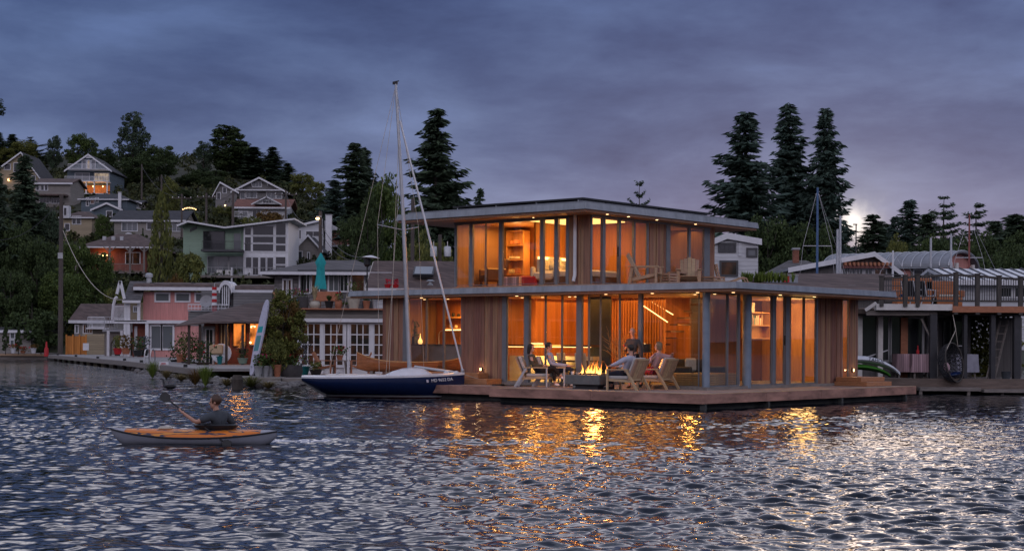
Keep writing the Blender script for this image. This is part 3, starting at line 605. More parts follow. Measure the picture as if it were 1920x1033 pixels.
def person(label, at, rz, J, shirt, pants, hair, shoes='white_paint', skin='skin', sleeve=1.0, face=(1, 0, 0), hairlen=0, shorts=False, group=None, s=1.0, vest=None, hide_legs=False):
    """J: joints in the figure's own frame (x forward, y its left, z up)"""
    t = thing('person', label, 'person', at, rz, group); t.scale = (s, s, s)
    V = {k: Vector(v) for k, v in J.items()}
    hips = V['pelvis']; ch = V['chest']; nk = V['neck']; hd = V['head']
    P = []; E = []; Rr = []; ix = {}
    def node(n, p, r): ix[n] = len(P); P.append(Vector(p)); Rr.append(r); return ix[n]
    def chain(*ns):
        for a, b in zip(ns, ns[1:]): E.append((ix[a], ix[b]))
    node('pelvis', hips, (.13, .1)); node('waist', hips.lerp(ch, .45), (.125, .09)); node('chest', ch, (.145, .1)); node('neck', nk, (.055, .055)); node('skull', hd+Vector((0, 0, -.03)), .06); chain('pelvis', 'waist', 'chest', 'neck', 'skull')
    for k in 'LR':
        sg = 1 if k == 'L' else -1
        node('sh'+k, V['sh'+k], .062); node('el'+k, V['el'+k], .043); node('wr'+k, V['wr'+k], .028); E.append((ix['chest'], ix['sh'+k])); chain('sh'+k, 'el'+k, 'wr'+k)
        fd = (V['wr'+k]-V['el'+k]).normalized(); sd = fd.cross(Vector((0, 0, 1))); sd = sd.normalized() if sd.length > .1 else Vector((0, 1, 0)); pn = fd.cross(sd)
        node('pa'+k, V['wr'+k]+fd*.055, (.036, .018)); chain('wr'+k, 'pa'+k)
        for i in range(4):
            o = V['wr'+k]+fd*.085+sd*(.027-.018*i); ln = (.035, .04, .038, .03)[i]; n1 = 'f%s%d' % (k, i)
            node(n1, o, .0095); node(n1+'b', o+fd*ln-pn*.012, .009); node(n1+'c', o+fd*ln*1.4-pn*.038, .0085); E.append((ix['pa'+k], ix[n1])); chain(n1, n1+'b', n1+'c')
        node('th'+k, V['wr'+k]+fd*.035+sd*.045*(1 if k == 'L' else 1), .011); node('tb'+k, V['wr'+k]+fd*.075+sd*.058-pn*.015, .0095); E.append((ix['pa'+k], ix['th'+k])); chain('th'+k, 'tb'+k)
        if not hide_legs:
            node('hi'+k, V['hi'+k], .088); node('kn'+k, V['kn'+k], .058); node('an'+k, V['an'+k], .04); E.append((ix['pelvis'], ix['hi'+k])); chain('hi'+k, 'kn'+k, 'an'+k)
            node('to'+k, V['to'+k], .032); chain('an'+k, 'to'+k)
    hm, T = head_mesh(hd, face, (0, 0, 1)); me = bake(skin_mesh(P, E, Rr), hm, .0095); link('body', me, skin, t)
    # clothes follow the same skeleton a little further out
    P, E, Rr, ix = [], [], [], {}
    node('pelvis', hips+Vector((0, 0, -.01)), (.145, .112)); node('waist', hips.lerp(ch, .45), (.142, .108)); node('chest', ch, (.172, .13)); node('neck', ch.lerp(nk, .78), (.105, .085)); chain('pelvis', 'waist', 'chest', 'neck')
    for k in 'LR':
        node('sh'+k, V['sh'+k], .092); E.append((ix['chest'], ix['sh'+k])); el, wr = V['el'+k], V['wr'+k]
        if sleeve > .5: node('el'+k, el, .066); node('wr'+k, el.lerp(wr, .9*sleeve), .047); chain('sh'+k, 'el'+k, 'wr'+k)
        else: node('el'+k, V['sh'+k].lerp(el, .85), .066); chain('sh'+k, 'el'+k)
    link('shirt', bake(skin_mesh(P, E, Rr)), shirt, t)
    if vest:
        P, E, Rr, ix = [], [], [], {}
        node('a', hips.lerp(ch, .25), (.16, .125)); node('b', hips.lerp(ch, .6), (.17, .135)); node('c', ch+Vector((0, 0, .02)), (.175, .14)); node('d', ch.lerp(nk, .55), (.12, .09)); chain('a', 'b', 'c', 'd'); link('life_vest', bake(skin_mesh(P, E, Rr)), vest, t)
    if not hide_legs:
        P, E, Rr, ix = [], [], [], {}
        node('pelvis', hips+Vector((0, 0, -.02)), (.15, .118))
        for k in 'LR':
            node('hi'+k, V['hi'+k], .102); node('kn'+k, V['kn'+k], .074); E.append((ix['pelvis'], ix['hi'+k])); chain('hi'+k, 'kn'+k)
            if not shorts: node('an'+k, V['kn'+k].lerp(V['an'+k], .88), .055); chain('kn'+k, 'an'+k)
        link('trousers', bake(skin_mesh(P, E, Rr)), pants, t)
        for k in 'LR':
            a, b = V['an'+k], V['to'+k]; link('shoe', bake(skin_mesh([a+Vector((0, 0, -.01)), a.lerp(b, .15)+Vector((0, 0, -.035)), b], [(0, 1), (1, 2)], [.05, .055, .042])), shoes, t)
    if hair:
        mb = MB(T); mb.ball((-.022, 0, .042), .107, (1.0, .86, 1.0), 14, 9)
        mb.f = [f for f in mb.f if not (lambda c: (c.x > .045 and c.z < .082) or c.z < -.03-.0)(T.inverted() @ (sum((mb.v[i] for i in f), Vector())/len(f)))]
        if hairlen:
            mb.loft([[(-.10, -.07, .04), (-.03, -.098, .04), (.03, -.085, .03), (.02, -.075, .02), (-.06, -.06, .0), (-.06, .06, .0), (.02, .075, .02), (.03, .085, .03), (-.03, .098, .04), (-.10, .07, .04)],
                     [(-.105, -.07, -.06), (-.04, -.10, -.06), (.02, -.09, -.08), (.01, -.08, -.08), (-.07, -.05, -.06), (-.07, .05, -.06), (.01, .08, -.08), (.02, .09, -.08), (-.04, .10, -.06), (-.105, .07, -.06)],
                     [(-.10, -.06, -hairlen), (-.05, -.08, -hairlen), (-.02, -.075, -hairlen), (-.03, -.06, -hairlen), (-.07, -.04, -hairlen), (-.07, .04, -hairlen), (-.03, .06, -hairlen), (-.02, .075, -hairlen), (-.05, .08, -hairlen), (-.10, .06, -hairlen)]])
        mb.build('hair', hair, t, smooth=True)
    mb = MB(T)
    for k in (-1, 1): mb.ball((.083, k*.031, .018), .0115, (.7, 1.3, .8), 8, 5)
    mb.build('eyes', 'black', t, smooth=True)
    return t
mat('hair_dark', (.018, .012, .009), .5, .2, 8); mat('hair_brown', (.06, .03, .017), .5, .3, 8); mat('hair_grey', (.2, .19, .18), .6, .2, 8); mat('hair_sandy', (.2, .13, .075), .5, .3, 8)
mat('olive_jacket', (.075, .065, .045), .9, .2, 8); mat('blue_shirt', (.33, .36, .47), .9, .12, 8); mat('charcoal_sweater', (.055, .052, .055), .95, .15, 10); mat('pale_shirt', (.42, .42, .5), .9, .12, 8); mat('pink_shirt', (.5, .3, .3), .9, .15, 8); mat('dark_denim', (.018, .022, .04), .9, .2, 8); mat('red_print', (.3, .03, .05), .9, .5, 14); mat('jersey_grey', (.05, .058, .068), .85, .2, 8); mat('yellow_shirt', (.55, .33, .1), .9, .1, 6)
mat('black_cloth', (.012, .012, .015), .9, .3, 8)

def sit(lean=.16, sz=.40, kl=(.42, .09, .46), al=(.46, .1, .09), kr=(.42, -.09, .46), ar=(.46, -.1, .09), **kw):
    p = Vector((0, 0, sz+.09)); c = p+Vector((-lean, 0, .36)); n = p+Vector((-lean*1.35, 0, .53)); h = p+Vector((-lean*1.35+.03, 0, .68))
    J = dict(pelvis=p, chest=c, neck=n, head=h, shL=c+Vector((-.02, .175, .06)), shR=c+Vector((-.02, -.175, .06)), hiL=p+Vector((.05, .09, -.01)), hiR=p+Vector((.05, -.09, -.01)),
             knL=kl, knR=kr, anL=al, anR=ar, toL=Vector(al)+Vector((.15, .01, -.05)), toR=Vector(ar)+Vector((.15, -.01, -.05)),
             elL=c+Vector((.05, .26, -.19)), elR=c+Vector((.05, -.26, -.19)), wrL=c+Vector((.28, .17, -.26)), wrR=c+Vector((.28, -.17, -.26)))
    J.update(kw); return J

# ---------------------------------------------------------------- furniture on the deck
def lounge(name, label, at, rz, m='teak', metal=False, group=None, cush=True):
    """low slatted lounge chair: x forward, seat about 0.38 high"""
    t = thing(name, label, 'chair', at, rz, group)
    for k in (-1, 1):
        y = k*.36
        MB().bar((.33, y, 0), (.33, y, .56), .05, .07).build('leg', 'alu' if metal else m, t, bevel=.004)
        MB().bar((-.62, y, 0), (-.28, y, .56), .05, .07, up=(1, 0, 0)).build('leg', 'alu' if metal else m, t, bevel=.004)
        MB().bar((-.34, y, .575), (.37, y, .575), .075, .035).build('armrest', m, t, bevel=.004)
        MB().bar((-.42, y*.93, .25), (.36, y*.93, .29), .04, .07).build('seat_rail', m, t, bevel=.004)
    mb = MB()
    for i in range(7): mb.bar((-.33+i*.105, -.33, .275+i*.004), (-.33+i*.105, .33, .275+i*.004), .08, .02)
    mb.build('seat', m, t)
    mb = MB()
    for i in range(5): y = -.26+i*.13; mb.bar((-.33, y, .27), (-.60, y, .88), .115, .022, up=(1, 0, 0))
    mb.bar((-.585, -.34, .86), (-.585, .34, .86), .05, .05); mb.bar((-.34, -.34, .29), (-.34, .34, .29), .05, .05)
    for k in (-1, 1): mb.bar((-.33, k*.345, .27), (-.60, k*.345, .88), .045, .05, up=(1, 0, 0))
    mb.build('backrest', m, t)
    if cush:
        MB().box(-.3, .36, -.31, .31, .3, .40).build('seat_cushion', 'cushion', t, bevel=.03); MB().bar((-.31, 0, .42), (-.515, 0, .90), .62, .10, up=(1, 0, 0)).build('back_cushion', 'cushion', t, bevel=.03)
    return t
DK = ZD+.003
def deckpt(px, py): p = Wz(px, py, DK); return p
# positions read off the deck
cA = Wz(1007, 725, DK); cB = glob(2.45, sl(1040, 700, 2.45), DK); cC = Wz(1170, 731, DK); cD = Wz(1226, 729.5, DK)
rL, rR = R(-8), R(146)
lounge('lounge_chair', 'lounge chair with aluminium legs at the deck left end, woman sitting in it', cA, rL, 'teak', True, 'lounge chairs around the fire table')
lounge('lounge_chair', 'lounge chair beside the glass wall, seating the man in the pale blue shirt', cB, rL, 'teak', True, 'lounge chairs around the fire table')
lounge('lounge_chair', 'pale slatted lounge chair with its back to the lake, arm nearest the fire', cC, rR, 'teak', False, 'lounge chairs around the fire table')
lounge('lounge_chair', 'pale slatted lounge chair farthest from the fire, in front of the big corner pane', cD, rR, 'teak', False, 'lounge chairs around the fire table')
person('woman with dark hair, olive jacket and black trousers, legs crossed in left lounge chair', cA+Vector((.02, 0, .01)), rL,
       sit(.17, .36, kl=(.47, .07, .47), al=(.50, .05, .10), kr=(.46, -.03, .585), ar=(.68, .12, .30), toR=(.84, .14, .26), wrL=Vector((.2, .12, .6)), wrR=Vector((.2, -.06, .62))), 'olive_jacket', 'black_cloth', 'hair_dark', hairlen=.17, face=(.97, -.25, -.05))
person('dark haired man in a pale blue shirt sitting beside the woman, facing the fire', cB+Vector((.02, 0, .02)), rL,
       sit(.16, .40, kl=(.5, .12, .52), kr=(.5, -.1, .53), wrL=Vector((.45, .16, .6)), wrR=Vector((.42, -.12, .6))), 'blue_shirt', 'dark_denim', 'hair_dark', face=(.97, -.25, -.08))
person('person in a pale shirt seen from behind in the wooden chair nearest the fire', cC+Vector((0, 0, .01)), rR,
       sit(.17, .37, elL=Vector((.1, .27, .72)), wrL=Vector((.34, .2, .66)), elR=Vector((.05, -.28, .66)), wrR=Vector((.33, -.2, .63))), 'pale_shirt', 'dark_denim', 'hair_dark', shoes='black', face=(.95, -.2, .05))
person('woman with light brown hair and pink top in the right hand wooden chair', cD+Vector((0, .02, .05)), rR,
       sit(.12, .40, elR=Vector((-.38, -.32, .86)), wrR=Vector((-.52, -.12, .93)), elL=Vector((.08, .26, .7)), wrL=Vector((.28, .14, .62))), 'pink_shirt', 'red_print', 'hair_sandy', shoes='black', face=(.9, .35, .05), hairlen=.1)
pm = glob(2.75, sl(1187, 640, 2.75), DK)
person('standing balding man in charcoal sweater holding a glass of red wine', pm, R(245),
       dict(pelvis=(0, 0, .93), chest=(.0, 0, 1.25), neck=(.02, 0, 1.49), head=(.06, 0, 1.63), shL=(0, .17, 1.36), shR=(0, -.17, 1.36), elL=(0, .25, 1.1), wrL=(.1, .27, .87), elR=(.05, -.23, 1.1), wrR=(.28, -.12, 1.16),
            hiL=(0, .09, .9), hiR=(0, -.09, .9), knL=(.03, .1, .49), knR=(.03, -.1, .49), anL=(0, .1, .09), anR=(0, -.1, .09), toL=(.16, .12, .045), toR=(.16, -.12, .045)),
       'charcoal_sweater', 'dark_denim', None, shoes='black', face=(.92, .1, -.35))
Tm = Matrix.Translation(pm) @ Matrix.Rotation(R(245), 4, 'Z'); g = thing('wine_glass', 'stemmed glass of red wine held by the standing man', 'wine glass', Tm @ Vector((.395, -.115, 1.13)))
MB().lathe([(.032, 0), (.005, .006), (.005, .075), (.03, .1), (.04, .135), (.034, .18)], n=14, cap=False).build('glass_body', 'clear_glass', g, smooth=True); MB().lathe([(.004, .078), (.027, .101), (.036, .13)], n=14).build('wine', 'red', g, smooth=True)
# fire table
fl, fn = Wz(1062, 726, DK), Wz(1101, 728.5, DK)
ft = thing('fire_table', 'low square concrete fire table burning between the lounge chairs', 'fire table', glob(1.55, 4.75, DK), TH)
MB().box(-.55, .55, -.62, .62, .13, .40).build('top', 'concrete', ft, bevel=.012); MB().box(-.4, .4, -.45, .45, 0, .13).build('plinth', 'charcoal', ft)
MB().box(-.22, .22, -.55, .55, .402, .42).build('burner_tray', 'black', ft)
rr_ = random.Random(5); mb = MB()
for i in range(90): mb.ball((rr_.uniform(-.17, .17), rr_.uniform(-.5, .5), .425), rr_.uniform(.05, .07), (1, 1, .5), 7, 4)
mb.build('lava_rock', 'black', ft)
def flamemat():
    m, nt, p, out = newmat('flame'); tc = N(nt, 'ShaderNodeTexCoord'); sp = N(nt, 'ShaderNodeSeparateXYZ'); L(nt, tc.outputs['Object'], sp.inputs[0])
    rp = ramp(nt, [(.0, (1, .50, .12)), (.45, (1, .32, .04)), (1, (1, .12, .005))]); L(nt, math_n(nt, 'MULTIPLY_ADD', sp.outputs[2], 2.6, -1.1), rp.inputs[0]); L(nt, rp.outputs[0], p.inputs['Emission Color'])
    st = math_n(nt, 'MAXIMUM', math_n(nt, 'MULTIPLY_ADD', sp.outputs[2], -10.0, 9.0), 1.6); L(nt, st, p.inputs['Emission Strength']); p.inputs['Base Color'].default_value = (0, 0, 0, 1)
flamemat(); mb = MB()
for i in range(30):
    x, y = rr_.uniform(-.17, .17), rr_.uniform(-.5, .5); h = rr_.choice((.14, .18, .24, .30, .40))*rr_.uniform(.75, 1.05); w = rr_.uniform(.016, .032); pts = []; rs = []; ph = rr_.uniform(0, 6)
    for k in range(8):
        q = k/7; pts.append((x+.035*math.sin(ph+q*5)*q, y+.05*math.sin(ph*2+q*4.4)*q-.02*q, .42+h*q)); rs.append(max(.001, w*(math.sin(math.pi*min(1, q*.8+.24))**.8)*(1-q*.85)))
    mb.tube(pts, rs, 7)
mb.build('flames', 'flame', ft, smooth=True); pointlight('fire_light', (0, 0, .75), 75, (1, .36, .09), .2, ft)
for i, (x, y, c, lb) in enumerate(((-.35, .5, 'white_paint', 'white cup on the fire table edge nearest the woman'), (-.28, .36, 'linen', 'small bowl between the cup and the flames on the fire table'))):
    o = thing('cup' if i == 0 else 'bowl', lb, 'cup' if i == 0 else 'bowl', glob(1.55, 4.75, DK+.4)+Vector((HB[0]*x+HA[0]*y, HB[1]*x+HA[1]*y, .002)))
    MB().lathe([(.03, 0), (.045, .05), (.05, .09)] if i == 0 else [(.03, 0), (.075, .05), (.08, .06)], n=14).build('body', c, o, smooth=True)
o = thing('gas_regulator', 'small round gas regulator and hose under the fire table', 'regulator', Wz(1079, 728.5, DK)); MB().ball((0, 0, .07), .07, (1.3, 1, 1), 12, 6).build('body', 'tin', o, smooth=True); MB().tube([(.08, 0, .08), (.16, -.02, .05), (.25, .03, .012)], .012, 6).build('hose', 'black', o)
o = thing('mooring_rope', 'black mooring rope coiled at the notch in the deck edge', 'rope', Wz(934, 723.5, DK)); 
MB().tube([(.12*math.cos(a*.7)*(1+.02*a), .10*math.sin(a*.7)*(1+.02*a), .018+.004*(a % 9)) for a in range(40)]+[(.35, -.05, .02), (.75, -.12, .02), (1.1, -.08, .02)], .018, 6).build('coil', 'black', o)
# ---------------------------------------------------------------- upper terrace furniture
def adirondack(name, label, at, rz, m='teak', group=None, k=1.0):
    t = thing(name, label, 'chair', at, rz, group); t.scale = (k, k, k)
    for s in (-1, 1):
        y = s*.33
        MB().bar((.34, y, 0), (.34, y, .58), .05, .1).build('leg', m, t); MB().bar((-.5, y, 0), (-.4, y, .58), .05, .09, up=(1, 0, 0)).build('leg', m, t)
        MB().bar((-.52, y, .60), (.42, y, .60), .13, .03).build('armrest', m, t)
        MB().bar((-.42, y*.85, .2), (.36, y*.85, .36), .04, .09).build('seat_rail', m, t)
    mb = MB()
    for i in range(6): mb.bar((-.25+i*.12, -.3, .28+i*.022), (-.25+i*.12, .3, .28+i*.022), .1, .022)
    mb.build('seat', m, t)
    mb = MB()
    for i in range(5): y = -.25+i*.125; mb.bar((-.22, y*.9, .24), (-.60, y, 1.02-.08*abs(i-2)/2), .112, .022, up=(1, 0, 0))
    mb.bar((-.38, -.3, .52), (-.38, .3, .52), .05, .03); mb.build('backrest', m, t); return t
def slat_table(name, label, at, rz, w=.42, d=.42, h=.42, n=5, m='teak', group=None, cat='side table'):
    t = thing(name, label, cat, at, rz, group)
    for sx in (-1, 1):
        for sy in (-1, 1): MB().box(sx*(w/2-.02)-.02, sx*(w/2-.02)+.02, sy*(d/2-.02)-.02, sy*(d/2-.02)+.02, 0, h-.031).build('leg', m, t)
    mb = MB()
    for i in range(n):
        z = .03+i*(h-.09)/max(1, n-1)
        for sy in (-1, 1): mb.box(-w/2-.012, w/2+.012, sy*d/2-.012, sy*d/2+.012, z, z+.05)
        for sx in (-1, 1): mb.box(sx*w/2-.011, sx*w/2+.011, -d/2+.013, d/2-.013, z+.001, z+.049)
    mb.build('slats', m, t); MB().box(-w/2, w/2, -d/2, d/2, h-.03, h).build('tabletop', m, t); return t
UT = 3.502
def terr(px, s): t = on_s(s, px, 500)[0]; return glob(t, s, UT)
adirondack('adirondack_chair', 'teak chair with tall slatted back on roof terrace, beside the bedroom doors', terr(1214, SU-.75), R(-18), group='teak chairs on the roof terrace', k=1.02)
adirondack('adirondack_chair', 'teak chair on the roof terrace in front of the right hand glass doors', terr(1292, SU-.75), R(262), group='teak chairs on the roof terrace', k=1.02)
slat_table('slatted_table', 'small slatted teak cube table between the two terrace chairs', terr(1252, SU-1.0), TH, group='slatted tables on the terrace')
slat_table('slatted_table', 'wider slatted teak cube table at the right of the terrace beside the bent lounger', terr(1337, SU-1.0), TH, .62, .5, .42, group='slatted tables on the terrace')
t = thing('rocking_chair', 'bent wood lounge chair at the far right of the roof terrace', 'chair', terr(1366, SU-1.3), R(0))
for s in (-1, 1): MB().tube([(-.42, s*.28, .82), (-.36, s*.28, .5), (-.28, s*.28, .28), (.0, s*.28, .2), (.42, s*.28, .4), (.55, s*.28, .36), (.62, s*.28, .18), (.62, s*.28, .02)], .028, 6).build('side_frame', 'teak', t, smooth=True)
mb = MB()
for i in range(9): q = i/8; mb.bar((-.42+.14*q, -.28, .82-.54*q), (-.42+.14*q, .28, .82-.54*q), .05, .02)
mb.build('backrest', 'teak', t); mb = MB()
for i in range(8): q = i/7; mb.bar((-.26+.62*q, -.28, .27-.05*math.sin(q*3)+.13*q), (-.26+.62*q, .28, .27-.05*math.sin(q*3)+.13*q), .06, .02)
mb.build('seat', 'teak', t)
o = slat_table('stool', 'small round topped stool on the terrace behind the right hand teak chair', terr(1270, SU-.35), TH, .5, .4, .55, 3, cat='stool')
# ---------------------------------------------------------------- things inside the float home
def inside(t, s, z): return glob(t, s, z)
def i_px(t, px, py): s, z, d = on_t(t, px, py); return glob(t, s, z)
p0 = i_px(4.55, 955, 690); s0, s1 = sl(1112, t=4.55), sl(955.5, t=4.55); zt0 = on_t(4.55, 1000, 664)[1]
o = thing('kitchen_island', 'long pale island lit yellow from above behind the left glass doors', 'kitchen island', glob(4.55, (s0+s1)/2, ZD+.03), TH)
MB().box(-.0, .7, (s0-s1)/2, (s1-s0)/2, 0, zt0-ZD-.08).build('front', 'plaster_warm', o); MB().box(-.16, .75, (s0-s1)/2-.03, (s1-s0)/2+.03, zt0-ZD+.22, zt0-ZD+.28).build('bar_top', 'walnut', o)
MB().box(-.12, -.1, (s0-s1)/2, (s1-s0)/2, zt0-ZD+.2, zt0-ZD+.215).build('light_strip', 'led', o)
arealight('island_light', (-.35, 0, zt0-ZD+.16), 1.2, 60, (1, .58, .16), (R(0), R(-38), 0), o)
pr = i_px(4.9, 1007, 644); o = thing('ring_pendant', 'slim glowing ring lamp hanging over the kitchen island', 'pendant lamp', pr)
MB().tube([(.2*math.cos(a), .2*math.sin(a), .02*math.sin(a)) for a in np.linspace(0, 6.283, 25)], .007, 6, False).build('ring', 'bulb_small', o); MB().tube([(0, .2, 0), (0, 0, 1.4)], .003, 4).build('cord', 'black', o)
def dining_chair(label, at, rz):
    t = thing('dining_chair', label, 'chair', at, rz, 'white chairs at the dining table'); 
    for sx in (-1, 1):
        for sy in (-1, 1): MB().bar((sx*.2, sy*.2, 0), (sx*.17, sy*.17, .44), .03).build('leg', 'wood_light', t)
    MB().box(-.22, .22, -.22, .22, .44, .5).build('seat', 'linen', t, bevel=.02); MB().bar((-.2, 0, .48), (-.27, 0, .98), .42, .05, up=(1, 0, 0)).build('backrest', 'linen', t, bevel=.02); return t
o = thing('dining_table', 'dark dining table behind the seated man, seen through the glass', 'table', glob(4.0, sl(1080, t=4.0), ZD+.03), TH)
MB().box(-.4, .4, -.8, .8, .70, .745).build('tabletop', 'walnut', o)
for sx in (-1, 1):
    for sy in (-1, 1): MB().box(sx*.34-.03, sx*.34+.03, sy*.7-.03, sy*.7+.03, 0, .699).build('leg', 'walnut', o)
dining_chair('white dining chair left of the open glass door', glob(4.0, sl(1064, t=4.0), ZD+.03), TH+R(90)+R(180)); dining_chair('white dining chair seen in the open strip beside the dark screen', glob(3.7, sl(1098, t=3.7), ZD+.03), TH+R(0))
# branches lit in a tall vase
o = thing('branch_vase', 'tall vase of pale bare branches lit orange behind the glass', 'vase', glob(4.1, sl(1164, t=4.1), ZD+.03), 0); rb = random.Random(11); mb = MB()
def twig(p, d, l, r, n):
    pts = [p]; q = Vector(p); d = Vector(d)
    for k in range(4): d = (d+Vector((rb.gauss(0, .18), rb.gauss(0, .18), rb.gauss(.05, .1)))).normalized(); q = q+d*l/4; pts.append(q.copy())
    mb.tube(pts, [r*(1-.15*i) for i in range(5)], 5)
    if n:
        for k in range(3): twig(pts[1+k], (d+Vector((rb.gauss(0, .6), rb.gauss(0, .6), rb.uniform(0, .5)))).normalized(), l*.62, r*.7, n-1)
for i in range(7): a = i*.9; twig((0, 0, .55), (math.cos(a)*.35, math.sin(a)*.35, 1), .85, .014, 2)
mb.build('branches', 'wood_light', o); MB().lathe([(.1, 0), (.17, .2), (.15, .45), (.09, .58), (.1, .62)], n=16).build('vase', 'charcoal', o, smooth=True); pointlight('uplight', (.3, .1, .75), 16, (1, .42, .1), .06, o)
o = thing('floor_lamp', 'drum shaded lamp glowing behind the standing man', 'lamp', glob(4.6, sl(1209, t=4.6), ZD+.03)); zz = on_t(4.6, 1209, 650)[1]-ZD
MB().lathe([(.14, 0), (.14, .02), (.012, .03), (.012, zz-.05)], n=14).build('stand', 'black', o); MB().lathe([(.2, zz-.2), (.18, zz+.06)], n=20, cap=False).build('shade', 'charcoal', o, smooth=True); MB().ball((0, 0, zz+.02), .05).build('lamp', 'bulb_small', o)
def sofa(label, at, rz, w, m='charcoal'):
    o = thing('sofa', label, 'sofa', at, rz); MB().box(-.42, .42, -w/2, w/2, .12, .42).build('seat', m, o, bevel=.03); MB().box(-.5, -.3, -w/2, w/2, .42, .82).build('backrest', m, o, bevel=.03)
    for s in (-1, 1): MB().box(-.45, .42, s*w/2-.1, s*w/2+.1, .12, .6).build('armrest', m, o, bevel=.03)
    for sx in (-1, 1):
        for sy in (-1, 1): MB().box(sx*.36-.03, sx*.36+.03, sy*(w/2-.1)-.03, sy*(w/2-.1)+.03, 0, .119).build('leg', 'walnut', o)
    return o
sofa('dark sofa behind the corner pane with a pale cushion on it', glob(5.6, 3.9, ZD+.03), TH+R(-90), 1.9)
pc = glob(5.3, 3.9, ZD+.48); tag(MB(Matrix.Translation(pc) @ Matrix.Rotation(TH, 4, 'Z')).box(-.28, .22, -.07, .07, 0, .4).build('cushion', 'linen', bevel=.05), 'square pale cushion on the dark sofa indoors', 'cushion')
slat_table('slatted_bench', 'low slatted wood bench behind the corner pane, left of the corner column', glob(3.9, sl(1297, t=3.9), ZD+.03), TH, .5, 1.5, .42, 6, 'wood_light', cat='bench')
slat_table('slatted_bench', 'low slatted wood bench right of the corner column behind the glass', glob(tr(1350, s=2.7), 2.75, ZD+.03), TH, 1.2, .5, .42, 6, 'wood_light', cat='bench')
def shelf_unit(label, at, rz, w, h, d, n, m='wood_light', fill=(), seed=1):
    o = thing('bookshelf', label, 'bookshelf', at, rz); mb = MB()
    for s in (-1, 1): mb.box(s*w/2-.02, s*w/2+.02, 0, d, 0, h)
    mb.box(-w/2, w/2, d-.015, d, 0, h); mb.build('case', m, o)
    rq = random.Random(seed)
    for i in range(n):
        z = h*i/(n-1) if n > 1 else 0; MB().box(-w/2+.021, w/2-.021, .005, d-.016, z-.016, z+.016).build('shelf', m, o)
    return o
def books(label, at, rz, w, n, seed=1, hmax=.26):
    rq = random.Random(seed); x = -w/2; k = 0
    for i in range(n):
        bw = rq.uniform(.03, .06); hh = rq.uniform(.6, 1)*hmax
        if x+bw > w/2: break
        o = MB(Matrix.Translation(at) @ Matrix.Rotation(rz, 4, 'Z')).box(x, x+bw-.003, .04, .2, .0, hh).build('book', rq.choice(('linen', 'red', 'teal_pot', 'cream_pot', 'off_white', 'terracotta')), bevel=.004)
        tag(o, label, 'book', 'books on the living room shelf'); x += bw
tb, zb_, _ = on_s(4.6, 1424, 640); tb1 = on_s(4.6, 1405, 640)[0]; tb2 = on_s(4.6, 1444, 640)[0]; zt1 = on_s(4.6, 1424, 606)[1]
shelf_unit('lit wall shelf of books and boxes behind the pane right of the blue column', glob((tb1+tb2)/2, 4.6, zb_+.1), TH, tb2-tb1, zt1-zb_+.25, .3, 3, seed=4)
z1_ = on_s(4.6, 1424, 629)[1]
books('book in the upright row on the lit living room shelf', glob((tb1+tb2)/2+.1, 4.6, zb_+.1+.5*(zt1-zb_+.25)+.018), TH, .95*(tb2-tb1)-.25, 14, 2, .34)
tag(MB(Matrix.Translation(glob(tb1+.25, 4.65, zt1+.37)) @ Matrix.Rotation(TH, 4, 'Z')).box(-.17, .17, 0, .22, 0, .3).build('box', 'linen', bevel=.01), 'pale box on top of the lit bookshelf', 'box')
pointlight('shelf_lamp', tuple(glob((tb1+tb2)/2, 4.1, 2.9)), 34, (1, .55, .2), .1)
arealight('wash_light', (11.3, 3.4, 2.6), 1.3, 34, (1, .56, .2), (0, R(50), 0), HO)
# kitchen objects
o = thing('potted_plant', 'leafy plant in a dark square pot on the kitchen counter', 'plant', i_px(4.6, 777, 645), TH); MB().box(-.1, .1, -.1, .1, 0, .26).build('pot', 'charcoal', o); rb = random.Random(4)
MB().tube([(0, 0, .25), (.02, .03, .5), (0, .0, .75)], .01, 5).build('stem', 'bark', o); MB().cards([(rb.gauss(0, .07), rb.gauss(0, .07), rb.uniform(.3, .8)) for i in range(70)], .05, rb).build('foliage', 'leaf', o)
o = thing('glass_vase', 'glowing round bottle lamp on the kitchen counter', 'lamp', i_px(4.6, 788, 645)); MB().lathe([(.05, 0), (.085, .07), (.07, .14), (.025, .2), (.012, .32), (.018, .36)], n=16).build('body', 'lamp_shade', o, smooth=True); pointlight('bottle_light', (0, -.1, .2), 2.0, (1, .5, .15), .05, o)
for i, (px, py, h, m, lb) in enumerate(((845, 617, .22, 'cream_pot', 'tall pale bottle on the right kitchen shelf'), (855, 617, .12, 'linen', 'short jar at the right end of the kitchen shelf'), (786, 617, .12, 'terracotta', 'wide bowl on the left kitchen shelf'), (850, 595, .13, 'black_pot', 'dark jar on the upper right kitchen shelf'), (860, 595, .1, 'black_pot', 'low dark jar at the end of the upper kitchen shelf'))):
    q = i_px(5.5, px, py-1.5); tag(MB(Matrix.Translation(q)).lathe([(.05, .0), (.06 if i != 2 else .13, h*.5), (.03 if i == 0 else .055, h*.8), (.03, h)], n=12).build('jar' if i else 'bottle', m, smooth=True), lb, 'jar' if i else 'bottle')
